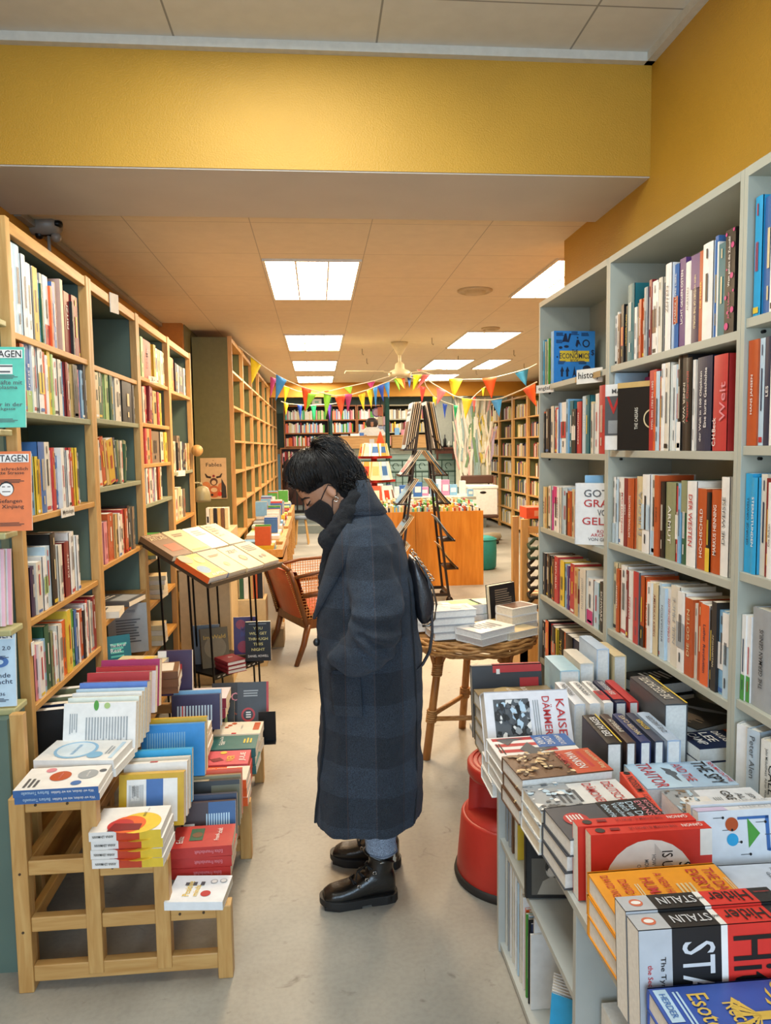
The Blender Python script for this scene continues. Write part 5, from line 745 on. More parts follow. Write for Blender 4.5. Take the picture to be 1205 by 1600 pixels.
# --- hair
HAIR = mat('#15110f', .42, var=.3, scale=80)
mb = pf()
HAIRB = mat('#0d0a09', .95, var=.2, scale=60)
def hs(px, py, y, r, sc=(1, 1, 1)): p = WY(px, py, y); mb.sphere((p.x, p.y, p.z), r, HAIRB, 18, 12, sc)
def hair_lim(u):
    u -= .012
    return -.02 if u < .018 else -.02+(u-.018)/.012*.075 if u < .03 else .055+(u-.03)/.07*.040 if u < .1 else .2
rings = []
for i in range(34):
    u = -.06+.206*i/33; ff, fb, hw = interp(HT, min(u, .136)); off = .013+.010*min(1, max(0, (u+.02)/.12)); r = []
    for k in range(40):
        a = 2*pi*k/40; c, s2 = cos(a), sin(a); fm = (ff+fb)/2; f_ = min(fm+(ff-fb)/2*math.copysign(abs(c)**.85, c)+off*c, (hair_lim(u)-.006*max(0, min(1, (u-.06)/.03)) if u < .112 else .078)+.003*sin(u*300)); r.append(hp(u+(off*.6 if u > .12 else 0), f_, (hw+off)*math.copysign(abs(s2)**.85, s2)))
    rings.append(r)
mb.loft(rings, HAIRB)
for px, py, r in ((491, 707, .022), (499, 705, .030), (509, 708, .036), (521, 710, .042), (532, 720, .046), (541, 732, .044), (528, 736, .05), (547, 748, .034), (536, 752, .036), (515, 728, .030), (503, 735, .028)): hs(px, py, PY, r, (1, 1.25, 1))
hair = mb.build('hair', person, True); md = hair.modifiers.new('remesh', 'REMESH'); md.mode = 'VOXEL'; md.voxel_size = .005; md.use_smooth_shade = True; sm = hair.modifiers.new('smooth', 'SMOOTH'); sm.iterations = 5
tx = bpy.data.textures.new('hair_noise', 'CLOUDS'); tx.noise_scale = .018; dm = hair.modifiers.new('disp', 'DISPLACE'); dm.texture = tx; dm.strength = .006; dm.mid_level = .5
R3 = random.Random(11); mb = pf(); TIE = WY(487, 706, PY); cc0 = hp(.055, -.005, 0)
for i in range(620):      # hair drawn up from the hairline to the tie
    side = R3.choice((-1, 1, -1)); q_ = R3.random()
    if q_ < .55: f0 = R3.uniform(-.01, .06); u0 = (.04 if f0 < .05 else .052)+R3.uniform(0, .03)
    elif q_ < .8: u0 = R3.uniform(.06, .115); f0 = hair_lim(u0)-R3.uniform(0, .01); f0 = min(f0, .10)
    else: f0 = R3.uniform(-.10, -.02); u0 = R3.uniform(-.03, .06)
    ff, fb, hw = interp(HT, u0); fm = (ff+fb)/2; cx_ = max(-.98, min(.98, (f0-fm)/((ff-fb)/2+.012))); y0 = side*(hw+.015)*(1-abs(cx_)**2.35)**.425
    p0 = hp(u0, f0, y0); p3 = TIE+V((R3.uniform(-.014, .014), R3.uniform(-.016, .016), R3.uniform(-.014, .010))); r0 = (p0-cc0).length; r3 = (p3-cc0).length; d0 = (p0-cc0)/r0; d3 = (p3-cc0)/r3; pts = []
    w1, w2 = R3.uniform(-.003, .004), R3.uniform(0, 6)
    for k in range(10):
        t_ = k/9; d = d0.slerp(d3, t_) if d0.angle(d3) > .05 else d3; rr = r0+(r3-r0)*t_+(.024 if q_ < .55 else .012)*sin(pi*t_)+.0025*sin(w2+k*1.3)+w1*sin(pi*t_); pts.append(cc0+d*rr)
    mb.tube(pts, [.0006]+[.0011]*8+[.0008], HAIR, 3)
path = [WY(x, y, PY) for x, y in ((487, 709), (498, 702), (513, 704), (529, 715), (542, 731), (551, 750), (553, 768))]
for i in range(900):      # wavy ponytail
    a = R3.uniform(0, 2*pi); r0 = R3.uniform(.5, 1.0); ph = R3.uniform(0, 6); fr = R3.uniform(1.3, 2.6); L_ = R3.uniform(.5, 1.03); pts = []; nk = 14; am = R3.uniform(.002, .007)
    for k in range(nk):
        t_ = k/(nk-1)*L_*(len(path)-1); j = min(int(t_), len(path)-2); c = path[j].lerp(path[j+1], t_-j); w = sin(min(1, k/6)*pi/2)*r0*.043; tn = (path[j+1]-path[j]).normalized(); nx = tn.cross(V((0, 1, 0))).normalized()
        off = nx*cos(a)*w*(1.35 if cos(a) > 0 else .8)+V((0, 1, 0))*sin(a)*w*1.5
        pts.append(c+off+V((am*sin(ph+fr*k*.8), am*cos(ph+fr*k*.75), -.02*(k/nk)**2+am*sin(ph*2+fr*k*.8))))
    mb.tube(pts, [.0008]+[.0012]*(nk-2)+[.0004], HAIR, 3)
for i in range(260):      # loose curls at the nape and beside the ear
    x = R3.uniform(518, 564); y = 742+R3.uniform(-10, 18)+(x-518)*.05; p = WY(x, y, PY+R3.uniform(-.085, .05)); q1, q2 = R3.uniform(0, 6), R3.uniform(.6, 1.1); pts = [p+V((.010*sin(q1+k*q2)+.004*k, .006*cos(q1+k*q2), -.0045*k)) for k in range(9)]; mb.tube(pts, [.0011]*8+[.0004], HAIR, 3)
for i in range(50):       # small curls on the temple
    f0 = R3.uniform(.03, .088); u0 = .05+R3.uniform(0, .03)+max(0, f0-.055)*1.6; ff, fb, hw = interp(HT, u0); q1 = R3.uniform(0, 6); p = hp(u0, f0, -(hw+.004)*(1-(min(.97, abs(f0/.1)))**2.4)**.45)
    mb.tube([p+V((.006*sin(q1+k*.9), -.004, .005*cos(q1+k*.9)-.0015*k)) for k in range(7)], [.0009]*6+[.0003], HAIR, 3)
mb.build('hair_strands', hair, True); mb = pf(); mb.tube([TIE+V((.018*cos(a)*.5, .02*sin(a), -.012*cos(a))) for a in [2*pi*i/14 for i in range(15)]], .005, mat('#0c0c10', .6), 8); mb.build('hair_tie', hair, True)
# --- coat
CT = [(.295, .0-.035, .335, .235), (.34, -.032, .338, .238), (.45, -.02, .345, .236), (.67, -.008, .35, .228), (.8, -.016, .35, .222), (.9, -.018, .345, .208), (1.0, -.022, .338, .202), (1.1, -.003, .33, .198), (1.2, .022, .312, .198), (1.27, .045, .293, .192), (1.32, .07, .268, .170), (1.35, .088, .248, .135), (1.38, .100, .225, .105), (1.41, .108, .202, .088), (1.45, .118, .182, .074), (1.478, .126, .170, .068)]
def coat_pt(z, a, off=0):
    xf, xb, hy = interp(CT, z); c, s_ = cos(a), sin(a); c2 = math.copysign(abs(c)**.8, c); s2 = math.copysign(abs(s_)**.8, s_); k = max(0, min(1, (1.25-z)/.9))
    fold = .010*k*(sin(5*a+1.3+.6*sin(z*3))+.6*sin(9*a+z*2.2+.7))+.004*sin(3*a+z*9)
    xc = (xf+xb)/2; rx = (xb-xf)/2+off+fold*.5; ry = hy+off+fold; return V((xc+rx*c2, PY+ry*s2, z))
mb = pf(); N_ = 72; zs = [.295+(1.478-.295)*i/60 for i in range(61)]
out = [[coat_pt(z, 2*pi*k/N_) for k in range(N_)] for z in zs]; inn = [[coat_pt(z, 2*pi*k/N_, -.022) for k in range(N_)] for z in (1.478, 1.40)]
mb.loft(out+inn, WOOL, cap=True)
for s_ in (-1, 1):
    arm = [(.150, PY+s_*.12, 1.335, .06), (.165, PY+s_*.16, 1.25, .078), (.172, PY+s_*.185, 1.16, .083), (.185, PY+s_*.228, 1.07, .088), (.178, PY+s_*.235, 1.00, .088), (.150, PY+s_*.232, .955, .080), (.112, PY+s_*.222, .925, .072), (.075, PY+s_*.20, .895, .064), (.055, PY+s_*.175, .87, .055)]
    pts = []; rs = []
    for i in range(len(arm)-1):
        for k in range(6): u = k/6; pts.append(V(arm[i][:3]).lerp(V(arm[i+1][:3]), u)); rs.append(arm[i][3]+(arm[i+1][3]-arm[i][3])*u)
    pts.append(V(arm[-1][:3])); rs.append(arm[-1][3]); rings = []
    for i, p in enumerate(pts):
        d = (pts[min(i+1, len(pts)-1)]-pts[max(0, i-1)]).normalized(); n1 = V((0, 1, 0)); n2 = d.cross(n1).normalized(); ring = []
        for k in range(32):
            a = 2*pi*k/32; wk = math.exp(-((i-26)/9)**2); fr = .5-.5*cos(a-pi*.0); rr = rs[i]*(1+.2*wk*sin(i*1.25+2.2*sin(a)+s_)*(.45+.55*abs(sin(a)))+.03*sin(i*.5+3*a)); ring.append(p+n1*sin(a)*rr*.92+n2*cos(a)*rr)
        rings.append(ring)
    mb.loft(rings, WOOL)
coat = mb.build('coat', person, True); md = coat.modifiers.new('remesh', 'REMESH'); md.mode = 'VOXEL'; md.voxel_size = .0085; md.use_smooth_shade = True; sm = coat.modifiers.new('smooth', 'SMOOTH'); sm.iterations = 3
t2 = bpy.data.textures.new('fold_noise', 'CLOUDS'); t2.noise_scale = .16; dm = coat.modifiers.new('disp', 'DISPLACE'); dm.texture = t2; dm.strength = .028; dm.mid_level = .5; dm.texture_coords = 'LOCAL'
t3 = bpy.data.textures.new('fold_small', 'CLOUDS'); t3.noise_scale = .05; dm = coat.modifiers.new('disp2', 'DISPLACE'); dm.texture = t3; dm.strength = .007; dm.mid_level = .5
EDGE = fabric('coat_edge', '#14171c', .4, False)
def seam(pts, r, name='seam', m_=None): q_ = pf(); q_.tube(pts, r, m_ or EDGE, 6); return q_.build(name, coat, True)
fa = radians(180+33)
seam([coat_pt(z, radians(180+20+8*(1-abs(z-.62)/.4)), .004) for z in [.31+.6*i/24 for i in range(25)]], .005, 'front_edge')
seam([coat_pt(z, radians(322), .003) for z in [.31+.85*i/30 for i in range(31)]], .003, 'back_seam')
q_ = pf()
LP = [(1.345, 205, 262), (1.30, 203, 254), (1.24, 201, 243), (1.18, 200, 233), (1.12, 198, 223), (1.06, 197, 210), (1.02, 196, 200)]
rows = [[coat_pt(z, radians(a+(b-a)*k/6), .006+.006*sin(pi*k/6)) for k in range(7)] for z, a, b in LP]; q_.loft(rows, WOOL, cap=False, closed=False); lp = q_.build('lapel', coat, True); so = lp.modifiers.new('s', 'SOLIDIFY'); so.thickness = .008; so.offset = 0
q_ = pf(); rows = [[coat_pt(z, radians(235+250*k/40), o) for k in range(41)] for z, o in ((1.375, .014), (1.41, .016), (1.445, .013), (1.49, .006))]; q_.loft(rows, WOOL, cap=False, closed=False); cl = q_.build('collar', coat, True); so = cl.modifiers.new('s', 'SOLIDIFY'); so.thickness = .01
p = coat_pt(.945, radians(207), .012); q_ = pf(); q_.sphere(tuple(p), .014, mat('#17181b', .4), 14, 8, (.8, .5, 1)); q_.build('button', coat, True)
q_ = pf(); a0, a1 = 232, 262; rows = [[coat_pt(z, radians(a0+(a1-a0)*k/8), .016) for k in range(9)] for z in (.72, .80, .87)]; q_.loft(rows, WOOL, cap=False, closed=False); pk = q_.build('pocket', coat, True); so = pk.modifiers.new('s', 'SOLIDIFY'); so.thickness = .006
seam([coat_pt(.865+.02*sin(k/2.5), radians(a0+(a1-a0)*k/8), .02) for k in range(9)], .004, 'pocket_edge')
# --- scarf
mb = pf()
def loopy(c, rx, ry, tilt, r, n=28, ph=0):
    pts = []
    for k in range(n+1): a = 2*pi*k/n; x = rx*cos(a); y = ry*sin(a); pts.append(V((c[0]+x*cos(tilt), PY+y, c[1]-x*sin(tilt)*-1+.006*sin(3*a+ph))))
    mb.tube(pts, [r*(1+.12*sin(2*k+ph)) for k in range(n+1)], KNIT, 14, cap=False)
loopy((.112, 1.405), .07, .075, .95, .030); loopy((.098, 1.372), .076, .082, .9, .031, ph=1); loopy((.085, 1.338), .07, .085, .8, .030, ph=2); loopy((.12, 1.425), .05, .065, .9, .026, ph=3)
mb.sphere((.036, PY-.06, 1.288), .040, KNIT, 16, 10, (1, 1.2, .95)).sphere((.06, PY-.08, 1.32), .034, KNIT, 14, 8); mb.tube([(.05, PY-.03, 1.29), (.035, PY-.04, 1.23), (.025, PY-.05, 1.16), (.01, PY-.03, 1.05)], [.03, .026, .03, .02], KNIT, 12)
sc_ = mb.build('scarf', person, True); md = sc_.modifiers.new('remesh', 'REMESH'); md.mode = 'VOXEL'; md.voxel_size = .006; md.use_smooth_shade = True; sm = sc_.modifiers.new('smooth', 'SMOOTH'); sm.iterations = 2
dm = sc_.modifiers.new('disp', 'DISPLACE'); tk = bpy.data.textures.new('knit', 'CLOUDS'); tk.noise_scale = .013; dm.texture = tk; dm.strength = .010; dm.mid_level = .5
# --- jeans and boots
def boot(fx, fy, yaw_, near):
    X_ = Matrix.Translation((fx-PX, fy-PY, 0)) @ Matrix.Rotation(yaw_, 4, 'Z')
    q_ = MB(X_)       # toe at -x
    secs = [(-.205, .018, .024, .032), (-.198, .034, .022, .052), (-.175, .045, .02, .066), (-.14, .050, .02, .072), (-.10, .047, .02, .082), (-.065, .043, .02, .10), (-.03, .040, .02, .12), (.02, .038, .02, .13), (.045, .034, .02, .12), (.055, .022, .024, .10)]
    q_.loft([[(x, w*math.copysign(abs(cos(a))**.8, cos(a)), (z0+z1)/2+(z1-z0)/2*math.copysign(abs(sin(a))**.8, sin(a))) for a in [2*pi*k/20 for k in range(20)]] for x, w, z0, z1 in secs], LEATHER)
    q_.loft([[(cx+rx*cos(a), ry*sin(a), z) for a in [2*pi*k/20 for k in range(20)]] for z, cx, rx, ry in ((.06, -.0, .05, .038), (.11, -.002, .052, .038), (.145, .006, .045, .037), (.175, .01, .043, .038), (.20, .01, .045, .040), (.21, .01, .044, .04))], LEATHER)
    b = q_.build('boot', person, True); md = b.modifiers.new('remesh', 'REMESH'); md.mode = 'VOXEL'; md.voxel_size = .0045; md.use_smooth_shade = True; sm = b.modifiers.new('smooth', 'SMOOTH'); sm.iterations = 4
    def chk(p):
        for _i in range(2): p = [w for a, b in zip(p, p[1:]+p[:1]) for w in ((a[0]*.75+b[0]*.25, a[1]*.75+b[1]*.25), (a[0]*.25+b[0]*.75, a[1]*.25+b[1]*.75))]
        return p
    SO = mat('#1a1918', .55); q_ = MB(X_); pr = [(-.212, .0), (-.205, .03), (-.185, .046), (-.14, .053), (-.08, .049), (-.03, .043), (.02, .042), (.05, .036), (.062, .018), (.064, 0)]; pr = [(-.214, .012)]+pr[1:]; ol = chk(pr+[(x, -y) for x, y in reversed(pr)])
    q_.loft([[(x, y, z+max(0, (-.15-x))*.14) for x, y in ol] for z in (.010 if True else 0, .032)], SO); q_.build('sole', b, bevel=.002)
    q_ = MB(X_); hl = [(x, y) for x, y in pr if x > -.035]; hl = [(-.03, 0)]+hl; ol = [(-.035, .042)]+[(x, y) for x, y in pr if x > -.03]+[(x, -y) for x, y in reversed([(x, y) for x, y in pr if x > -.03 and y > 0])]+[(-.035, -.042)]
    q_.loft([[(x, y, z) for x, y in ol] for z in (0, .03)], SO); q_.loft([[(x, y, z) for x, y in [(-.2, -.03), (-.2, .03), (-.15, .05), (-.08, .046), (-.07, -.046), (-.15, -.05)]] for z in (0, .012)], SO); q_.build('heel', b, bevel=.002)
    q_ = MB(X_)
    for k in range(4): x = -.095+.028*k; z = .088+.022*k; q_.tube([(x, -.03, z-.004), (x-.012, 0, z+.004), (x+.008, .03, z-.002)], .003, mat('#0d0d0d', .7), 6); q_.tube([(x, .03, z-.004), (x-.012, 0, z+.004), (x+.008, -.03, z-.002)], .003, mat('#0d0d0d', .7), 6)
    q_.tube([(-.05, -.01, .135), (-.085, -.03, .125), (-.09, -.035, .10)], .0028, mat('#0d0d0d', .7), 6); q_.build('laces', b, True)
    q_ = MB(X_); SV = mat('#c9c9c6', .25, 1)
    for k in range(3): x = -.080+.028*k; z = .082+.020*k; q_.tube([(x+.006*cos(a), -.0455+.002*k, z+.006*sin(a)) for a in [2*pi*i/10 for i in range(11)]], .0018, SV, 6)
    q_.build('eyelets', b, True)
    q_ = MB(X_); q_.tube([(.012+sx*.012, -.043, .168+sz*.011) for sx, sz in ((1, 1), (-1, 1), (-1, -1), (1, -1))], .0018, SV, 6).box(-.005, .004, -.0445, -.042, .155, .158, SV); q_.build('buckle', b)
    q_ = MB(X_); q_.tube([(.056*cos(a)-.0+.004, .044*sin(a), .165+.02*cos(a)*-1) for a in [2*pi*i/24 for i in range(25)]], .005, LEATHER, 6); q_.build('strap', b, True)
    q_ = MB(X_); q_.box(.045, .052, -.032, -.028, .165, .20, SV).box(.043, .054, -.033, -.029, .150, .168, SV); q_.build('zip', b)
    q_ = MB(X_); q_.loft([[(cx+rx*cos(a), ry*sin(a)+.002*sin(5*a), z) for a in [2*pi*k/28 for k in range(28)]] for z, cx, rx, ry in ((.172, .008, .050, .046), (.178, .008, .056, .05), (.20, .008, .056, .050), (.205, .006, .054, .049), (.30, .004, .062, .055), (.42, -.01, .07, .06), (.42, -.01, .06, .05), (.19, .008, .046, .044))], JEAN, cap=False); j = q_.build('jeans_leg', person, True)
    q_ = MB(X_); q_.tube([(.008+.0575*cos(a), .0515*sin(a), .182) for a in [2*pi*i/24 for i in range(25)]], .0025, mat('#6b7789', .8), 6); q_.build('hem_stitch', j, True)
boot(.188, 2.553, radians(6), True); boot(.226, 2.775, radians(-14), False)
# --- bag
t = thing('backpack', 'small black leather half-moon bag hanging behind the dark coat', 'bag', (.385, 2.62, 1.10)); f = lambda: MB(Matrix.Translation((-.385, -2.62, -1.10)))
BL = mat('#191a20', .3, bump=.1, scale=50, coat=.3)
prof = [(.305, 1.235), (.325, 1.225), (.355, 1.175), (.382, 1.12), (.395, 1.06), (.388, 1.01), (.368, .985), (.345, .985), (.335, 1.0)]
mb = f(); ys = ((-.085, .75), (-.075, .95), (-.04, 1), (.04, 1), (.075, .95), (.085, .75)); cx, cz = .352, 1.09
mb.loft([[(cx+(x-cx)*k, 2.60+y, cz+(z-cz)*k) for x, z in prof] for y, k in ys], BL); b = mb.build('bag_body', t, True, sub=1)
mb = f(); mb.tube([(x+.003, 2.535, z) for x, z in prof[1:8]], .004, mat('#8e8a84', .3, 1), 6); mb.build('zip', t, True)
mb = f()
for k in range(14): u = k/13; x = .315+.07*u; z = 1.245-.10*u; mb.tube([(x+.007*cos(a), 2.54+(.006*sin(a) if k % 2 else 0), z+(.007*sin(a) if not k % 2 else .003*sin(a))) for a in [2*pi*i/8 for i in range(9)]], .0018, mat('#b9b4a8', .25, 1), 5)
mb.build('chain', t, True)
mb = f(); P0 = [WY(x, y, 2.53) for x, y in ((660, 885), (669, 905), (674, 940), (675, 990), (671, 1018), (660, 1038), (650, 1048))]
mb.loft([[p_+V((-.004, .006, 0)), p_+V((.004, .006, 0)), p_+V((.005, -.010, 0)), p_+V((-.004, -.010, 0))] for p_ in P0], BL); mb.build('strap', t, bevel=.001)
# ================================================================ WIRE BOOK STAND
WIRE = mat('#0f0f10', .35, .4)
Fp, Rp, Ap, Bp = WZ(305, 917, .90), WZ(438, 882, .90), WZ(229, 842, 1.12), WZ(359, 817, 1.12)
cen = (Fp+Rp+Ap+Bp)/4; e1 = ((Rp-Fp)+(Bp-Ap)).normalized(); e2 = ((Ap+Bp)/2-(Fp+Rp)/2); e2 = (e2-e1*e2.dot(e1)).normalized(); nn = e1.cross(e2).normalized(); LW, LD = .76, .50
t = thing('wire_book_stand', 'black wire stand with a sloping brown top and a lower tray, full of books', 'book stand', (cen.x, cen.y, 0)); f = lambda: MB(Matrix.Translation((-cen.x, -cen.y, 0)))
LP_ = lambda a, b, c=0: cen+e1*a*LW/2+e2*b*LD/2+nn*c
mb = f(); q8 = [LP_(-1, -1, -.03), LP_(1, -1, -.03), LP_(1, 1, -.03), LP_(-1, 1, -.03), LP_(-1, -1, -.006), LP_(1, -1, -.006), LP_(1, 1, -.006), LP_(-1, 1, -.006)]
mb.add(q8, [(0, 3, 2, 1), (4, 5, 6, 7), (0, 1, 5, 4), (1, 2, 6, 5), (2, 3, 7, 6), (3, 0, 4, 7)], mat('#4a3b2a', .5)); mb.build('sloping_top', t)
mb = f(); mb.tube([LP_(-1, -1, .0), LP_(1, -1, .0)], .006, mat('#4a3b2a', .5), 6); mb.build('front_lip', t)
s1, s2, s3, s4 = WZ(283, 1043, .3), WZ(335, 1056, .3), WZ(412, 1028, .3), WZ(360, 1015, .3)
for (u, v) in ((-.86, -.8), (-.86, -.25), (-.86, .6), (.1, .85), (.62, .7), (.86, -.1), (.55, -.6)):
    top = LP_(u, v, -.03); 
    MB(Matrix.Translation((-cen.x, -cen.y, 0))).tube([top, (top.x+.01, top.y+.06, .3), (top.x+.015, top.y+.08, .006)], .0065, WIRE, 6).build('leg', t)
mb = f(); c4 = (s1+s2+s3+s4)/4
pl = [c4+(p-c4)*1.0 for p in (s1, s2, s3, s4)]
mb.add([p+V((0, 0, -.012)) for p in pl]+[p for p in pl], [(0, 3, 2, 1), (4, 5, 6, 7), (0, 1, 5, 4), (1, 2, 6, 5), (2, 3, 7, 6), (3, 0, 4, 7)], WIRE); mb.build('tray', t)
mb = f(); mb.add([pl[1]+(pl[2]-pl[1])*u+V((.001, -.002, z)) for u, z in ((.0, -.028), (1, -.028), (1, .0), (.0, .0))], [(0, 1, 2, 3)], WIRE)
for k in range(9): a = pl[1]+(pl[2]-pl[1])*(.06+.1*k)+V((.001, -.0035, -.018)); b = a+(pl[2]-pl[1])*.05; mb.poly([a, b, b+V((0, 0, .010)), a+V((0, 0, .006))], mat('#c9c6bd', .5))
mb.build('tray_edge', t)
GS = 'books on the wire stand'
def on_slope(lab, a, b, w, h, th, c, dec, **k):      # a,b in metres along the slope from its centre, cover top up the slope
    bk = make_book(lab, w, h, th, c, dec, group=GS, **k); R_ = Matrix((nn, e1, e2)).transposed(); p = cen+e1*a+e2*b+nn*(th/2-.005)-R_ @ V((0, w/2, h/2)); M_ = R_.to_4x4(); M_.translation = p; bk.matrix_world = M_; return bk
for (lab, a, b, w, h, th, c, dec) in (
 ('brown poetry book with a red patch, upper left on the sloping top', -.31, .125, .165, .235, .03, '#7a5a3c', [('F', 'r', .3, .2, .9, .5, '#c4562e'), ('F', 't', 'ATLAS', .1, .72, .9, .84, 'c'), ('F', 't', 'DER STERNE', .1, .86, .9, .95, 'c')]),
 ('cream book with faint lettering, second in the upper row of the slope', -.125, .13, .17, .235, .028, '#cbb78c', [('F', 'r', .1, .05, .9, .12, 'e'), ('F', 'l', .2, .7, .8, .85, 2, 'i')]),
 ('glossy white book, third in the upper row of the slope', .055, .13, .165, .235, .026, '#efe9d8', [('F', 'l', .2, .6, .8, .85, 3, 's')]),
 ('cream book with five grey lines, rightmost in the upper row of the slope', .23, .13, .165, .235, .028, '#d6c59c', [('F', 't', 'Was', .1, .84, .5, .92, 'S'), ('F', 't', 'bleibt', .1, .73, .6, .81, 'S'), ('F', 't', 'wenn', .1, .62, .55, .7, 'S'), ('F', 't', 'wir', .1, .51, .4, .59, 'S'), ('F', 't', 'gehen', .1, .4, .6, .48, 'S')]),
 ('yellow and blue landscape book with orange spine, lower left on the sloping top', -.305, -.125, .17, .23, .034, '#dfb24a', [('F', 'r', 0, .0, 1, .3, '#c99a3a'), ('F', 'd', .3, .35, .22, '#4f86ad', 0, 1.2), ('F', 'd', .2, .85, .25, '#8a9a7a'), ('F', 'd', .7, .72, .2, '#e9cf74'), ('F', 't', 'ALPEN', .3, .05, .9, .14, 'W')]),
 ('cream book with a blue spine, second in the lower row of the slope', -.115, -.12, .175, .235, .03, '#d2c094', [('F', 'l', .2, .7, .85, .8, 2, 'i'), ('F', 'd', .5, .35, .12, 'e')]),
 ('cream book with the word Zeit and a gold fan, third in the lower row', .07, -.125, .17, .235, .028, '#d8c79e', [('F', 't', 'ZEIT', .15, .72, .85, .84, 'S'), ('F', 'd', .55, .45, .18, 'i'), ('F', 'd', .55, .45, .13, 'e', 1)]),
 ('beige book with small print and an ink drawing, lower right of the slope', .255, -.12, .17, .235, .028, '#c2b08c', [('F', 'l', .15, .6, .85, .88, 4, 'S'), ('F', 'd', .35, .3, .08, 'S'), ('F', 'd', .6, .32, .1, 'i')])):
    on_slope(lab, a, b, w, h, th, c, dec, spine='o' if 'orange spine' in lab else '#6f7f9a' if 'blue spine' in lab else None)
d1 = (s3-s2).normalized()
face_book('olive grey book with a bee badge leaning on the lower tray of the wire stand', .165, .235, .04, '#6b6147', [('F', 'd', .5, .5, .4, '#8a7f62'), ('F', 't', 'Im Wald', .1, .72, .9, .82, '#d8b552'), ('F', 'd', .75, .12, .09, 'y', 1), ('F', 'd', .75, .12, .05, 'k', 2)], (-.635, 4.53, .30+.115), (.35, -1, .28), group=GS)
face_book('clear-wrapped dark book behind the olive one on the tray of the wire stand', .165, .235, .03, 'S', [], (-.70, 4.60, .30+.118), (.1, -1, .2), group=GS)
face_book('purple and red book with a body drawing on the tray of the wire stand', .15, .235, .025, '#4b2a6e', [('F', 'd', .3, .8, .2, '#a8324c'), ('F', 'd', .75, .7, .2, '#a8324c'), ('F', 'd', .4, .2, .25, '#a8324c'), ('F', 't', 'MIND', .3, .62, .95, .74, 'v'), ('F', 't', 'BODY', .3, .48, .95, .6, '#3a3f8a'), ('F', 'd', .6, .3, .12, '#8a5fb0', 1), ('F', 'r', .93, 0, 1, 1, '#d6cf4a')], (-.475, 4.76, .30+.125), (.05, -1, .15), group=GS)
face_book('black book with pale yellow capitals standing at the right of the tray', .155, .24, .03, '#17181a', [('F', 't', 'YOU', .32, .80, .68, .87, '#e6d88a'), ('F', 't', 'WILL GET', .16, .67, .84, .74, '#e6d88a'), ('F', 't', 'THROUGH', .12, .53, .88, .60, '#e6d88a'), ('F', 't', 'THIS', .3, .40, .7, .47, '#e6d88a'), ('F', 't', 'NIGHT', .24, .26, .76, .33, '#e6d88a'), ('F', 't', 'DANIEL HOWELL', .1, .1, .9, .16, 'W'), ('F', 'l', .15, .93, .85, .96, 1, 's')], (-.385, 4.60, .30+.125), (.0, -1, .10), group=GS)
stack(3, 'small dark red hardback;pile on the tray of the wire stand', -.535, 4.44, .3005, .12, .155, .023, 35, '#8e2a34', [('F', 't', 'dtv', .45, .5, .7, .7, 'W')], GS, hard=True, tint=PAPERW)
# cream cabinet behind the stand
t = thing('cabinet', 'low cream cabinet behind the wire book stand', 'cabinet', (-.78, 5.32, 0)); CRM = mat('#cdb88f', .6); f = lambda: MB(Matrix.Translation((.78, -5.32, 0)))
f().box(-.945, -.60, 5.12, 5.6, 0, .80, CRM).build('body', t, bevel=.003); f().box(-.94, -.605, 5.105, 5.12, .05, .79, CRM).build('door', t, bevel=.002); f().box(-.96, -.57, 5.09, 5.62, .80, .825, CRM).build('cabinet_top', t, bevel=.002)
for k in range(5): face_book(f"{('dark green', 'white', 'tan', 'orange', 'black')[k]} book standing right of the cream cabinet, {ORD[k+1]} from the left", .03+.002*k, .22, .15, ('G', 'W', 'e', 'O', 'k')[k], [], (-.575+.034*k, 5.55, .502+.111), (0, -1, 0), group='books right of the cream cabinet')
t = tag(MB().box(-.60, -.40, 5.52, 5.75, 0, .5, CRM).build('storage_box'), 'plain cream box carrying a few books right of the cream cabinet', 'box')
# clear plastic bag
PLm = bpy.data.materials.new('clear_plastic'); PLm.use_nodes = True; b_ = PLm.node_tree.nodes['Principled BSDF']; b_.inputs['Base Color'].default_value = (.9, .86, .75, 1); b_.inputs['Roughness'].default_value = .2; b_.inputs['Alpha'].default_value = .45
mb = MB(); rg = [[((.10+.02*sin(3*a+z*9))*k*cos(a), (.08+.015*cos(4*a+z*7))*k*sin(a), z) for a in [2*pi*i/28 for i in range(28)]] for z, k in ((0, .9), (.1, 1.1), (.25, 1.15), (.38, .8), (.44, .35), (.47, .5))]; mb.loft(rg, PLm)
tag(mb.build('plastic_bag', smooth=True, loc=(-.42, 6.15, .15)), 'clear crumpled plastic bag on a carton between cabinet and armchair', 'bag')
tag(MB().box(-.55, -.30, 6.05, 6.3, 0, .149, mat('#a58a62', .7)).box(-.551, -.299, 6.16, 6.19, .02, .1495, mat('#c3ab84', .5)).build('carton'), 'small brown carton under the plastic bag behind the armchair', 'box')
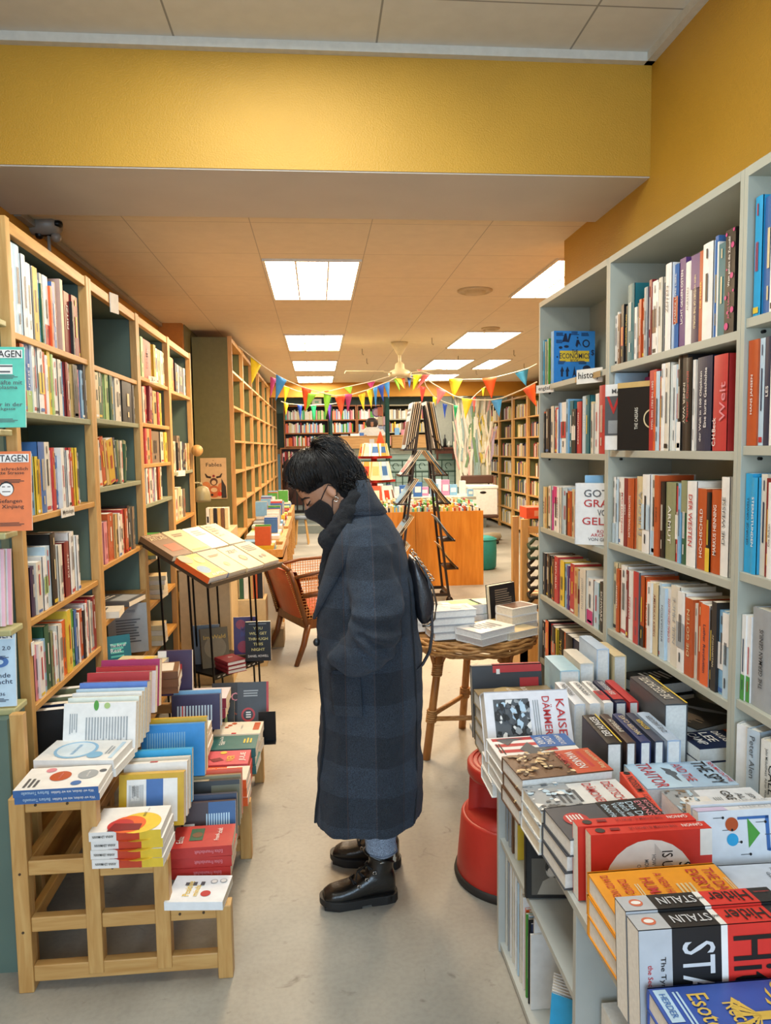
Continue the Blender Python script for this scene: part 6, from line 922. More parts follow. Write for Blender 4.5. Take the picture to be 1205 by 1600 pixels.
# ================================================================ ARMCHAIR
t = thing('armchair', 'low armchair with orange-brown leather back, brass nails and cane sides', 'armchair', (-.22, 5.78, 0), radians(-66)); LTH = mat('#a9451f', .38, var=.12, scale=8, bump=.1); DW = wood('#56300f', '#75431d', 2, .35, 5)
w2 = .29
MB().loft([[(x, -.02+yo+.03*cos(x*pi/.6)*-1, z) for x in (-w2+.02, -w2/2, 0, w2/2, w2-.02)] for yo, z in ((.03, .33), (.0, .42), (-.05, .58), (-.09, .70))]+[[(x, .03+yo+.03*cos(x*pi/.6)*-1, z) for x in (-w2+.02, -w2/2, 0, w2/2, w2-.02)] for yo, z in ((-.09, .70), (-.05, .58), (.0, .42), (.03, .33))], LTH, cap=False, closed=False).build('backrest', t, True)
mb = MB()
for s_ in (-1, 1): mb.tube([(s_*(w2-.005), .0, .30), (s_*(w2-.005), -.04, .45), (s_*w2, -.09, .62), (s_*(w2-.01), -.12, .715)], [.022, .02, .02, .018], DW, 10)
mb.tube([(-w2+.01, -.12, .715), (-w2*.6, -.135, .735), (0, -.14, .742), (w2*.6, -.135, .735), (w2-.01, -.12, .715)], .018, DW, 10); mb.build('back_frame', t, True)
mb = MB(); BR = mat('#c9a96a', .3, 1)
for s_ in (-1, 1):
    for k in range(26): u = k/25; mb.sphere((s_*(w2-.028), .012-.125*u-.03, .33+.37*u), .0055, BR, 6, 4)
mb.build('nail_trim', t, True)
MB().loft([[(x, y, z) for x in (-w2+.01, 0, w2-.01)] for y, z in ((.02, .36), (.1, .40), (.3, .41), (.5, .39), (.53, .35))], LTH, cap=False, closed=False).build('seat', t, True)
MB().box(-w2, w2, -.01, .54, .265, .34, DW).build('seat_frame', t, bevel=.012)
for s_ in (-1, 1):
    MB().tube([(s_*(w2-.02), .02, .30), (s_*(w2-.02), -.02, .15), (s_*(w2-.005), -.09, .0)], [.026, .022, .018], DW, 10).build('leg', t, True); MB().tube([(s_*(w2-.02), .50, .30), (s_*(w2-.02), .52, .14), (s_*(w2-.01), .54, .0)], [.028, .02, .024], DW, 10).build('leg', t, True)
    MB().tube([(s_*w2, -.03, .52), (s_*(w2+.02), .2, .535), (s_*(w2+.02), .42, .54), (s_*w2, .53, .52), (s_*(w2-.01), .53, .45), (s_*(w2-.01), .52, .3)], [.018, .022, .022, .02, .018, .018], DW, 10).build('armrest', t, True)
    MB().tube([(s_*w2, -.09, .66), (s_*(w2+.01), .2, .70), (s_*(w2+.01), .45, .70), (s_*w2, .53, .66), (s_*w2, .53, .5)], .014, DW, 8).build('side_rail', t, True)
    mb = MB(); CA = mat('#c98a4e', .5)
    for k in range(24): y = .0+.022*k; mb.box(s_*w2-.0015, s_*w2+.0015, y, y+.004, .34, .69, CA)
    for k in range(16): z = .345+.022*k; mb.box(s_*w2-.002, s_*w2+.002, -.04, .53, z, z+.004, CA)
    mb.build('cane_panel', t)
mb = MB(); CA2 = mat('#c4935c', .5)
# ================================================================ FAR LEFT SHELVING
PO = wood('#c08c48', '#d6a866', 2, .45, 4); POY = wood('#c08c48', '#d6a866', 1, .45, 4)
ys = [7.5, 8.6, 9.75, 10.9, 12.05, 13.2, 14.35, 15.5]; GRF = mat('#6b7248', .6)
far = MB(); far_mats = {}
def fbook(x0, x1, y0, y1, z0, z1, c): far.box(x0, x1, y0, y1, z0, z1, mat(CC.get(c, c), .5)); 
def frow_y(x, d, y, yend, z, hm, pal, R2, fill=1.0, thick=.022):
    end = y+(yend-y)*fill
    while y < end-.01:
        th = R2.uniform(.6, 1.5)*thick; h = hm*R2.uniform(.8, 1.08)
        if y+th > yend: break
        fbook(min(x, x+d), max(x, x+d), y, y+th-.001, z+.0005, z+h, R2.choice(pal)); y += th
def frow_x(y, d, x, xend, z, hm, pal, R2, fill=1.0, thick=.022):
    end = x+(xend-x)*fill
    while x < end-.01:
        th = R2.uniform(.6, 1.5)*thick; h = hm*R2.uniform(.8, 1.08)
        if x+th > xend: break
        fbook(x, x+th-.001, y, y+d, z+.0005, z+h, R2.choice(pal)); x += th
for i in range(7):
    y0, y1 = ys[i], ys[i+1]; oy = (y0+y1)/2; t = thing('bookcase', f'tall pine bookcase with green back, {ORD[i+1]} in the far left row', 'bookcase', (-.98, oy, 0)); f = lambda: MB(Matrix.Translation((.98, -oy, 0)))
    for a, b in ((y0+.001, y0+.024), (y1-.024, y1-.001)): f().box(-.84, -.80, a, b, 0, 2.69, PO).build('post', t)
    ya_ = y0+.002 if i else y0+.002
    f().box(-1.178, -.841, ya_, y0+.02, 0, 2.68, mat('#6f6c42', .6)).build('side_panel', t); f().box(-1.178, -.841, y1-.02, y1-.002, 0, 2.68, GRF).build('side_panel', t); f().box(-1.178, -1.165, y0+.02, y1-.02, 0, 2.68, GRF).build('back_panel', t)
    f().box(-1.165, -.805, y0+.045, y1-.045, 2.64, 2.68, POY).build('top_rail', t)
    for k, z in enumerate((2.37, 2.03, 1.69, 1.38, 1.06, .72, .4)):
        f().box(-1.165, -.805, y0+.0245, y1-.0245, z-.022, z, POY).build('shelf', t)
    R2 = random.Random(50+i)
    for z in (1.69, 1.38, 1.06, .72): frow_y(-.99, -.15, y0+.05, oy-.02, z, .22, 'WgaRwokpc', R2, R2.uniform(.15, .5)); frow_y(-.99, -.15, oy+.05, y1-.05, z, .22, 'WrwlwRc', R2, R2.uniform(.1, .5))
# poster on the green end
t = thing('poster', 'cream poster with a horned mask and orange figures on the green end panel', 'poster', (-1.01, 7.495, 1.32)); mb = MB(); mb.box(-.125, .125, -.004, 0, -.2, .2, mat('#d9b98c', .6))
pz = lambda u, v, n=0: (-.125+.25*u, -.0046-.0004*n, -.2+.4*v); mb2 = mb
def dsk(u, v, r, c, n=1, sx=1): mb2.poly([pz(u+r*sx*cos(a*pi/10), v+r*.62*sin(a*pi/10), n) for a in range(20)], mat(c, .6))
mb.text('Fables', pz(.2, .79, 1), (1, 0, 0), (0, 0, 1), .16, .036, mat('#241d18', .6)); mb.text('-', pz(.3, .93, 1), (1, 0, 0), (0, 0, 1), .1, .004, mat('#6b5a40', .6))
dsk(.2, .32, .17, '#d98a52'); dsk(.8, .3, .15, '#cf7a45'); dsk(.5, .18, .24, '#c46a3a', 2); dsk(.5, .42, .15, '#5a3a2c', 3); dsk(.5, .40, .09, '#e0bd92', 4); dsk(.5, .56, .05, '#8e1f2a', 4); dsk(.5, .22, .09, '#e5c79e', 4, 1.4); dsk(.72, .12, .09, '#d93a1e', 5); dsk(.2, .15, .1, '#e2a878', 4); dsk(.42, .1, .05, '#2b2320', 5)
for s_ in (-1, 1): mb.poly([pz(.5+s_*.1, .5, 4), pz(.5+s_*.28, .52, 4), pz(.5+s_*.34, .62, 4), pz(.5+s_*.3, .62, 4), pz(.5+s_*.22, .56, 4), pz(.5+s_*.1, .55, 4)], mat('#3a2a20', .6))
mb.poly([pz(.78, .02, 5), pz(.98, .02, 5), pz(.96, .3, 5), pz(.8, .5, 5)], mat('#33302e', .6)); mb.poly([pz(.03, .02, 5), pz(.16, .02, 5), pz(.1, .2, 5)], mat('#2b2320', .6)); mb.build('print', t)
# hanging reading lamp and knob
t = thing('reading_lamp', 'grey-green metal lamp shade clipped to the last pine post', 'lamp', tuple(WY(316, 772, 6.02))); LM = mat('#8d8765', .45)
MB().lathe([(.012, .065), (.03, .06), (.05, .045), (.062, .01), (.066, -.04), (.064, -.06), (.061, -.06), (.058, -.0), (.03, .05)], LM, n=28, cap=False).build('lamp_shade', t, True); MB().tube([(0, 0, .06), (-.005, 0, .085), (-.03, 0, .09), (-.12, -.03, .085)], .008, LM, 8).build('arm', t, True)
MB().sphere((-.01, 0, .08), .014, LM).build('knob', t, True)
tag(MB().tube([(0, 0, 0), (.0, -.03, 0)], [.02, .045], PINE, 16).tube([(-.0, -.03, 0), (.0, -.045, 0)], [.045, .042], PINE, 16).build('wooden_knob', smooth=True, loc=tuple(WY(309, 704, 5.93))), 'round pine knob fixed on the last left post above the lamp', 'knob')
for k in range(6): face_book(f"{('white', 'cream', 'black', 'tan', 'brown', 'cream')[k]} book standing below the hanging lamp, {ORD[k+1]} from the left", .026, .17, .12, 'Wckenc'[k], [('F', 'r', .2, .3, .8, .6, 'k')] if k == 0 else [], (-.90+.03*k, 6.25, .953+.086), (0, -1, 0), group='books below the hanging lamp')
tag(MB().box(-1.2, -.70, 6.0, 6.6, .0, .95, CRM).build('sideboard', bevel=.004), 'cream sideboard in the gap below the hanging lamp', 'cabinet')
# ================================================================ FAR LEFT TABLES with bins of books
tblw = wood('#b07a38', '#cf9a55', 1, .5, 4)
for i, (y0, y1, x1, z) in enumerate(((6.85, 7.75, -.33, .62), (7.85, 9.1, -.36, .64), (9.2, 10.6, -.37, .66), (10.7, 12.2, -.38, .70))):
    cxx, cy = (-.79+x1)/2, (y0+y1)/2; t = thing('display_table', f'pine display table heaped with books, {ORD[i+1]} in the row along the far left shelves', 'table', (cxx, cy, 0)); f = lambda: MB(Matrix.Translation((-cxx, -cy, 0)))
    f().box(-.79, x1, y0, y1, z-.02, z, tblw).build('table_top', t); f().box(x1-.02, x1, y0, y1, z-.16, z+.07 if i == 0 else z-.02, tblw).build('side_board', t); f().box(-.79, x1-.02, y0, y0+.02, z-.16, z+.07 if i == 0 else z-.02, tblw).build('end_board', t)
    for yy in (y0+.0, y1-.05, (y0+y1)/2):
        for xx in (-.78, x1-.045): f().box(xx, xx+.045, yy+.0, yy+.045, 0, z-.16, tblw).build('leg', t)
R2 = random.Random(77)
for (y0, y1, x1, z) in ((6.9, 7.7, -.36, .62), (7.9, 9.05, -.38, .64), (9.25, 10.5, -.39, .66), (10.75, 12.1, -.4, .70)):
    y = y0
    while y < y1-.25:
        n_ = R2.randint(1, 4)
        for xx in (-.76, -.58):
            zz = z
            for j in range(n_): th = R2.uniform(.02, .04); fbook(xx+R2.uniform(0, .01), xx+.165, y, y+.2, zz+.0005, zz+th, R2.choice('WwcOrYblsRyaw')); zz += th+.001
            if R2.random() < .4: frow_y(xx, .14, y, y+.2, zz, .17, 'WrygwlbO', R2, .9, .02)
        y += .225
# ================================================================ A-FRAME magazine rack
t = thing('magazine_rack', 'tall black A-shaped magazine rack on casters in front of the orange bin', 'magazine rack', (1.07, 7.75, 0)); BK = mat('#231a15', .4, .2)
def arail(x0, y0, x1, y1, z0=.06, z1=2.02): MB(Matrix.Translation((-1.07, -7.75, 0))).bar((x0, y0, z0), (x1, y1, z1), .024, .024, BK).build('upright', t)
apx, apy = 1.085, 7.75
for sx, dx in ((-1, -.30), (1, .23)):
    for yy in (7.55, 7.95): arail(apx+dx, yy, apx+sx*.02, 7.70 if yy < 7.7 else 7.80)
mb = MB(Matrix.Translation((-1.07, -7.75, 0)))
for yy in (7.55, 7.95): mb.bar((.80, yy, .09), (1.31, yy, .09), .03, .03, BK)
mb.bar((.80, 7.55, .09), (.80, 7.95, .09), .03, .03, BK).bar((1.31, 7.55, .09), (1.31, 7.95, .09), .03, .03, BK); mb.build('base_frame', t)
for xx in (.79, 1.32):
    for yy in (7.55, 7.95): MB(Matrix.Translation((-1.07, -7.75, 0))).tube([(xx, yy-.015, .035), (xx, yy+.015, .035)], .034, BK, 14).tube([(xx, yy, .04), (xx, yy, .09)], .012, BK, 8).build('caster', t, True)
pock = []
for side in (-1, 1):
    for k, z in enumerate((1.57, 1.31, 1.02, .64, .35)):
        u = (z-.06)/1.96; xr = apx+(-.30 if side < 0 else .23)*(1-u)+side*.02*u; mb = MB(Matrix.Translation((-1.07, -7.75, 0)))
        L_ = .13
        mb.bar((xr, 7.55, z), (xr+side*L_, 7.57, z+.0), .012, .012, BK).bar((xr, 7.95, z), (xr+side*L_, 7.93, z), .012, .012, BK).bar((xr+side*L_, 7.57, z), (xr+side*L_, 7.93, z), .012, .02, BK)
        mb.bar((xr, 7.56, z+.14), (xr+side*L_, 7.57, z), .010, .010, BK).box(min(xr, xr+side*L_), max(xr, xr+side*L_), 7.57, 7.93, z-.004, z, BK); mb.build('magazine_tray', t); pock.append((side, xr, z))
GM = 'magazines on the A-shaped rack'
tilt = .36
for side, xr, z in pock:
    n_ = 5 if (z > 1.4) else 3
    if side > 0 and z < 1.0: n_ = 1
    for j in range(n_):
        h = .48 if z > 1.4 else .30; w = .33; a = .18 if z > 1.4 else .62
        c = ('L', 'w', 'e', 'k', 'W')[j % 5] if z > 1.4 else ('c', 'W', 'l', 'e')[(j+int(z*10)) % 4]
        n_v = V((side*cos(a), 0, sin(a))); upv = V((-side*sin(a), 0, cos(a))); th = .007
        base = V((xr+side*(.115-.020*j), 7.75, z+.004+.002*j)); ctr = base+upv*h/2
        bk = make_book(f"{CN[c]} magazine in the tray {('at the top', 'second from the top', 'third from the top', 'fourth from the top', 'at the bottom')[(1.57, 1.31, 1.02, .64, .35).index(z)]}, {'left' if side < 0 else 'right'} side, {ORD[j+1]} from outside", w, h, th, c, [('F', 'r', .1, .1, .9, .6, rnd.choice('lsnrWe')), ('F', 'l', .1, .7, .9, .9, 2, 'k')], group=GM, cat='magazine', name='magazine')
        yd = upv.cross(n_v); orient(bk, n_v, yd, ctr, w, h)
# ================================================================ ORANGE BIN
t = thing('browser_bin', 'orange-veneered bin packed with small books behind the black rack', 'bin', (1.24, 8.75, 0)); ON = wood('#c97a1c', '#de9434', 2, .4, 2); f = lambda: MB(Matrix.Translation((-1.24, -8.75, 0)))
f().box(.55, 1.10, 8.5, 8.52, 0, .86, ON).build('front_panel', t); f().box(1.104, 1.885, 8.5, 8.52, 0, .86, ON).build('front_panel', t); f().box(1.865, 1.885, 8.52, 9.1, 0, .86, ON).build('side_panel', t); f().box(.55, .57, 8.52, 9.1, 0, .86, ON).build('side_panel', t); f().box(.57, 1.865, 9.08, 9.1, 0, .86, ON).build('back_panel', t); f().box(.57, 1.865, 8.52, 9.08, .70, .72, ON).build('bin_floor', t)
for k in range(4): frow_x(8.53+.13*k, .12, .58, 1.86, .72, .20+.02*k, 'WcewrygaOlTckW', random.Random(90+k), 1, .018)
# card display tower
t = thing('card_display', 'tiered red and white greeting card tower behind the orange bin', 'display stand', (.72, 9.6, 0)); f = lambda: MB(Matrix.Translation((-.72, -9.6, 0))); RC = mat('#a8231f', .45)
for z, r in ((.55, .33), (.86, .28), (1.16, .24), (1.46, .20)): f().lathe([(r, z), (r+.03, z), (r+.03, z+.03), (r, z+.03)], RC, (.72, 9.6, 0), 4).build('tier', t)
f().tube([(.72, 9.6, .08), (.72, 9.6, 1.62)], .04, RC, 10).lathe([(.25, 0), (.25, .08)], RC, (.72, 9.6, 0), 16).build('core', t)
R2 = random.Random(4); kk = 0
for z, r in ((.86, .28), (1.16, .24), (1.46, .20), (.58, .33)):
    for j in range(5):
        a = radians(-90+(-72+36*j)); h = .235 if z < 1.4 else .16; x, y = .72+r*.92*cos(a), 9.6+r*.92*sin(a); c = R2.choice(('W', 'c', 'w', '#d9502f', 'L', '#dfe4ea', '#d8a24a'))
        mb = MB(); mb.box(-.075, .075, -.002, .002, 0, h, mat(CC.get(c, c), .5)).box(-.04, .04, -.003, -.002, h*.25, h*.75, mat(R2.choice(('#c9452c', '#e8d8b8', '#3f6fa8', '#6b4a3a', '#d9b06a')), .5)); o = mb.build('greeting_card'); o.location = (x, y-.03, z+.032); o.rotation_euler = (radians(-12), 0, a+pi/2)
        tag(o, f"greeting card {ORD[j+1]} from the left on the {('second', 'third', 'top', 'lowest')[kk]} tier of the red tower", 'greeting card', 'greeting cards on the red tower')
    kk += 1
MB_ = MB().lathe([(.05, 0), (.05, .1), (.02, .2), (.005, .24)], mat('#e2481f', .4), (0, 0, 0), 4); tag(MB_.build('paper_cone', loc=(.80, 9.55, 1.56)), 'small orange pointed box on top of the red card tower', 'box')
for k, c in enumerate('Ws'): tag(MB().box(-.03, .03, -.002, .002, 0, .16+.05*k, cm(c)).build('price_card', loc=(.62+.07*k, 9.52, 1.495)), f"{('white', 'grey')[k]} upright card left of the orange pointed box on the tower", 'card')
# tables with blue/white goods behind the bin
t = thing('sales_table', 'grey sales table with blue and white packaged goods behind the orange bin', 'table', (1.9, 11.0, 0)); f = lambda: MB(Matrix.Translation((-1.9, -11.0, 0))); GT_ = mat('#a3a597', .5)
f().box(.5, 2.25, 10.6, 11.4, .84, .88, GT_).build('table_top', t)
for x in (.55, 2.15):
    for y in (10.65, 11.3): f().box(x, x+.05, y, y+.05, 0, .84, GT_).build('leg', t)
R2 = random.Random(8); x = .55; i = 0
while x < 2.15:
    w = R2.uniform(.06, .14); h = R2.uniform(.1, .28); c = R2.choice(('#2f66b0', '#c9d8e8', '#3f8fd0', '#e9e8e4', '#b8405a', '#7fb2d8', '#1c3f80', '#d98ab0')); y = R2.choice((10.72, 10.85, 11.05)); cn = {'#2f66b0': 'blue', '#c9d8e8': 'pale blue', '#3f8fd0': 'bright blue', '#e9e8e4': 'white', '#b8405a': 'crimson', '#7fb2d8': 'light blue', '#1c3f80': 'navy', '#d98ab0': 'pink'}[c]; i += 1
    tag(MB().box(-w/2, w/2, -.04, .04, 0, h, mat(c, .4)).box(-w*.35, w*.35, -.042, -.04, h*.3, h*.7, mat('#e9e8e4', .4)).build('package', loc=(x+w/2, y, .8805)), f"{cn} package, {ORD[i]} from the left on the grey sales table", 'package', 'packages on the grey sales table'); x += w+.006
# pouf, chair with box
t = thing('pouf', 'green cylindrical fabric pouf at the right end of the orange bin', 'pouf', (2.12, 9.65, 0)); PG = mat('#1f8480', .7, bump=.2)
MB().lathe([(.16, 0), (.185, .03), (.19, .2), (.19, .36), (.17, .41), (.10, .43), (.01, .435)], PG, n=28).build('cushion', t, True); mb = MB(); mb.tube([(.188*cos(a), .188*sin(a), .39) for a in [2*pi*i/28 for i in range(29)]], .007, PG, 6); mb.build('piping', t, True)
t = thing('office_chair', 'dark swivel chair behind the bin carrying a white box', 'chair', (2.62, 12.0, 0)); CHW = mat('#4a2c1c', .5)
MB().box(-.25, .25, -.2, .25, .45, .5, CHW).build('seat', t, bevel=.02); MB().box(-.27, .27, .26, .3, .98, 1.12, CHW).build('backrest', t, bevel=.02); MB().tube([(0, 0, .06), (0, 0, .45)], .03, BLACKM, 10).build('column', t)
for s_ in (-1, 1): MB().tube([(s_*.2, .28, .45), (s_*.2, .3, 1.0)], .015, BLACKM, 8).build('back_post', t)
for k in range(5): a = 2*pi*k/5; MB().tube([(0, 0, .1), (.27*cos(a), .27*sin(a), .05)], .018, BLACKM, 6).sphere((.27*cos(a), .27*sin(a), .035), .033, BLACKM).build('base_leg', t)
t = thing('storage_box', 'white lidded storage box with an oval handle hole on the swivel chair', 'box', (2.62, 12.0, .5005)); MB().box(-.235, .235, -.18, .18, 0, .42, mat('#dcdcd6', .5)).build('body', t, bevel=.01); MB().box(-.245, .245, -.19, .19, .42, .47, mat('#e4e4de', .5)).build('lid', t, bevel=.01); MB().sphere((0, -.18, .36), .03, BLACKM, 14, 8, (1.8, .3, .7)).build('handle_hole', t, True)
tag(MB().lathe([(.12, 0), (.16, .05), (.14, .11), (.01, .13)], mat('#b9ae92', .8), n=20).build('floor_cushion', smooth=True, loc=(2.95, 12.6, 0)), 'round pale cushion on the floor right of the swivel chair', 'cushion')
tag(MB().loft([[(.16*k*cos(a)*(1+.1*sin(3*a)), .12*k*sin(a), z) for a in [2*pi*i/20 for i in range(20)]] for z, k in ((0, .9), (.12, 1.1), (.28, .9), (.36, .5), (.38, .2))], mat('#8c8470', .8)).build('sack', smooth=True, loc=(2.35, 12.55, 0)), 'crumpled grey sack on the floor left of the swivel chair', 'bag')
# ================================================================ FAR RIGHT BOOKCASES
ysr = [16.2, 14.9, 13.85, 12.85, 11.75, 10.5]
for i in range(5):
    y1, y0 = ysr[i], ysr[i+1]; oy = (y0+y1)/2; xf_ = 3.62; t = thing('bookcase', f'pine bookcase full of books, {ORD[i+1]} from the left in the far right row', 'bookcase', (xf_+.17, oy, 0)); f = lambda: MB(Matrix.Translation((-xf_-.17, -oy, 0)))
    for a, b in ((y0+.001, y0+.05), (y1-.05, y1-.001)): f().box(xf_, xf_+.04, a, b, 0, 2.5, PO).build('post', t)
    f().box(xf_+.04, xf_+.32, y0+.002, y0+.02, 0, 2.49, GRF).build('side_panel', t); f().box(xf_+.04, xf_+.32, y1-.02, y1-.002, 0, 2.49, GRF).build('side_panel', t); f().box(xf_+.32, xf_+.335, y0+.002, y1-.002, 0, 2.49, GRF).build('back_panel', t)
    R2 = random.Random(300+i)
    for z in (2.47, 2.10, 1.75, 1.40, 1.07, .75, .42, .1): f().box(xf_+.005, xf_+.32, y0+.051, y1-.051, z-.025, z, POY).build('shelf', t)
    for z in (2.10, 1.75, 1.40, 1.07, .75, .42, .1): frow_y(xf_+.05, .16, y0+.06, y1-.06, z, .23, 'kRWvSrwyBce' if z > 1 else 'wvcyrSeWG', R2, R2.uniform(.7, 1), .03)
# ================================================================ CURTAIN of painted strips, railing, pillars
t = thing('painted_curtain', 'tall curtain of pale painted paper strips left of the far right bookcases', 'curtain', (2.9, 13.75, .9)); R2 = random.Random(21)
t.location = (0, 0, 0); bgm = mat('#c3c6b4', .8, var=.15, scale=3); mb = MB(); mb.loft([[(2.55+.66*k/16, 13.80+.02*sin(k*1.9), z) for k in range(17)] for z in (.85, 2.5)], bgm, cap=False, closed=False); mb.build('backing_cloth', t, True)
cols = ['#cfc9a8', '#b8c0a8', '#e3ded0', '#d8a9a4', '#c9b24a', '#8fa8a8', '#6f8f6a', '#dcd8cc', '#b4a6c0', '#e0dcc8']
for k in range(60):
    x = 2.57+R2.random()*.60; w = R2.uniform(.02, .06); z0 = .85+R2.uniform(0, .9); z1 = z0+R2.uniform(.5, 1.2); z1 = min(z1, 2.48); dx = R2.uniform(-.16, .16); MB().loft([[(x+dx*u+.02*sin(u*6+k)-w/2, 13.765-.001*k*.6+.008*sin(u*9+k), z0+(z1-z0)*u), (x+dx*u+.02*sin(u*6+k)+w/2, 13.765-.001*k*.6+.008*sin(u*9+k), z0+(z1-z0)*u)] for u in [q_/8 for q_ in range(9)]], mat(R2.choice(cols), .7), cap=False, closed=False).build('paper_strip', t)
t = thing('railing', 'dark green iron railing with curled ornaments before the raised level', 'railing', (1.3, 15.0, .34)); DG = mat('#1f4238', .4, .3); f = lambda: MB(Matrix.Translation((-1.3, -15.0, -.34)))
mb = f()
for z in (1.33, 1.10, .45): mb.bar((.05, 15.0, z), (3.35, 15.0, z), .03, .025, DG)
mb.build('rail', t)
for k in range(13): x = .1+.265*k; f().bar((x, 15.0, .34), (x, 15.0, 1.33), .022, .022, DG).build('post', t)
mb = f()
for k in range(12): x = .23+.265*k; mb.tube([(x+.06*cos(a), 15.0, 1.215+.06*sin(a)) for a in [2*pi*i/10 for i in range(8)]], .008, DG, 5); mb.bar((x, 15, .45), (x, 15, 1.1), .012, .012, DG)
mb.build('scrolls', t)
for x, y, l in ((1.55, 16.6, 'dark green iron pillar rising right of the seated figure on the gallery'), (.30, 16.6, 'dark green iron pillar in front of the left gallery bookcases')): t = thing('pillar', l, 'pillar', (x, y, .34)); MB().lathe([(.07, 0), (.075, .05), (.05, .08), (.048, 2.45), (.07, 2.5), (.09, 2.6)], DG, n=16).build('shaft', t, True); MB().lathe([(.085, 0), (.085, .04)], DG, n=16).build('foot', t, True)
# ================================================================ GALLERY
MH = wood('#4a2418', '#5f3020', 2, .4, 3); MHX = wood('#8a5026', '#a86a35', 0, .4, 3); WTX = wood('#b5834a', '#cc9c60', 0, .5, 2)
for i, (x0, x1, l) in enumerate(((-.82, .32, 'dark mahogany bookcase, leftmost on the gallery'), (.33, 1.02, 'dark mahogany bookcase, second from the left on the gallery'), (1.03, 1.70, 'dark mahogany bookcase behind the seated figure'), (1.78, 2.55, 'pale-framed bookcase right of the green pillar'), (2.56, 3.2, 'pale-framed bookcase at the right end of the gallery'))):
    cxx = (x0+x1)/2; t = thing('bookcase', l, 'bookcase', (cxx, 19.6, 1.58)); f = lambda: MB(Matrix.Translation((-cxx, -19.6, -1.58))); ed = MHX if i < 3 else mat('#a8a48a', .6); bk_ = MH if i < 3 else mat('#6b6448', .6)
    zt = 2.68; z0_ = 1.58
    if i == 0: pass
    f().box(x0, x0+.03, 19.3, 19.8, z0_, zt, ed).build('side_panel', t); f().box(x1-.03, x1, 19.3, 19.8, z0_, zt, ed).build('side_panel', t); f().box(x0+.03, x1-.03, 19.78, 19.8, z0_, zt, bk_).build('back_panel', t)
    R2 = random.Random(500+i)
    for z in (2.68, 2.32, 1.99, 1.66): f().box(x0+.03, x1-.03, 19.3, 19.78, z-.03, z, ed).build('shelf', t)
    for z in (2.32, 1.99, 1.66): frow_x(19.34, .2, x0+.04, x1-.04, z, .24, ('gWapTwgc' if i == 0 and z > 2 else 'pWgwRolc' if i < 3 else 'wsRpyWic'), R2, R2.uniform(.85, 1), .03)
t = thing('bookcase', 'dark mahogany bookcase on the raised floor below the left gallery shelves', 'bookcase', (-.25, 16.8, .34)); f = lambda: MB(Matrix.Translation((.25, -16.8, -.34)))
f().box(-.8, -.77, 16.6, 16.95, .34, 1.62, MHX).build('side_panel', t); f().box(.0, .03, 16.6, 16.95, .34, 1.62, MHX).build('side_panel', t); f().box(-.77, 0, 16.93, 16.95, .34, 1.62, MH).build('back_panel', t)
for z in (1.62, 1.28, .95): f().box(-.77, 0, 16.6, 16.93, z-.03, z, MHX).build('shelf', t)
frow_x(16.63, .2, -.76, -.02, 1.28, .24, 'rpWcpRw', random.Random(9), 1, .03); frow_x(16.63, .2, -.76, -.02, .95, .24, 'kSnRw', random.Random(10), 1, .03)
t = thing('counter', 'long light-brown wooden counter front on the gallery, left of the green pillar', 'counter', (1.05, 16.9, 1.58)); MB().box(-.55, .52, -.05, .25, 0, .26, WTX).build('front_board', t); MB().box(-.56, .53, -.06, .4, .26, .28, WTX).build('counter_top', t)
t = thing('counter', 'light-brown wooden counter front on the gallery, right of the green pillar', 'counter', (2.3, 16.9, 1.58)); MB().box(-.62, .42, -.05, .25, 0, .27, WTX).build('front_board', t); MB().box(-.63, .43, -.06, .4, .27, .29, WTX).build('counter_top', t)
for i, (x, w, h, c, n) in enumerate(((.62, .16, .03, 's', 'grey'), (.85, .2, .05, 'W', 'white'), (1.0, .1, .07, 'b', 'blue'), (1.95, .12, .12, 'p', 'pink'), (2.1, .1, .2, 'W', 'white'), (1.8, .1, .16, 'l', 'light blue'))): tag(MB().box(-w/2, w/2, -.06, .06, 0, h, cm(c)).build('folder', loc=(x, 16.98, 1.8605 if x < 1.6 else 1.8705)), f'{n} folder lying on the gallery counter, {ORD[i+1]} from the left', 'folder', 'folders on the gallery counter')
t = thing('person', 'person in a white padded jacket with dark hair bending behind the gallery counter', 'person', (1.28, 17.62, 1.58)); 
mb = MB(); WJ = mat('#e9e3d6', .6)
mb.loft([[(a*cos(q_)*(1+.03*sin(z*60)), b*sin(q_), z) for q_ in [2*pi*i/20 for i in range(20)]] for z, a, b in ((.05, .2, .14), (.2, .25, .16), (.3, .27, .16), (.4, .24, .15), (.47, .16, .12), (.50, .08, .08))], WJ)
for s_ in (-1, 1): mb.tube([(s_*.2, 0, .4), (s_*.27, -.05, .30), (s_*.2, -.18, .27)], [.08, .07, .05], WJ, 12)
b = mb.build('padded_jacket', t, True); md = b.modifiers.new('r', 'REMESH'); md.mode = 'VOXEL'; md.voxel_size = .015; md.use_smooth_shade = True
mb = MB(); mb.loft([[(a*cos(q_), -.03+b*sin(q_), z) for q_ in [2*pi*i/16 for i in range(16)]] for z, a, b in ((.44, .05, .05), (.5, .06, .07), (.54, .075, .09), (.60, .08, .1), (.66, .06, .08), (.69, .02, .03))], SKIN)
for s_ in (-1, 1):
    mb.tube([(s_*.2, -.16, .27), (s_*.16, -.24, .285)], [.035, .03], SKIN, 10)
    for j in range(4): mb.tube([(s_*(.175-.014*j), -.24, .285), (s_*(.165-.014*j), -.29, .28), (s_*(.16-.013*j), -.31, .27)], [.01, .009, .007], SKIN, 6)
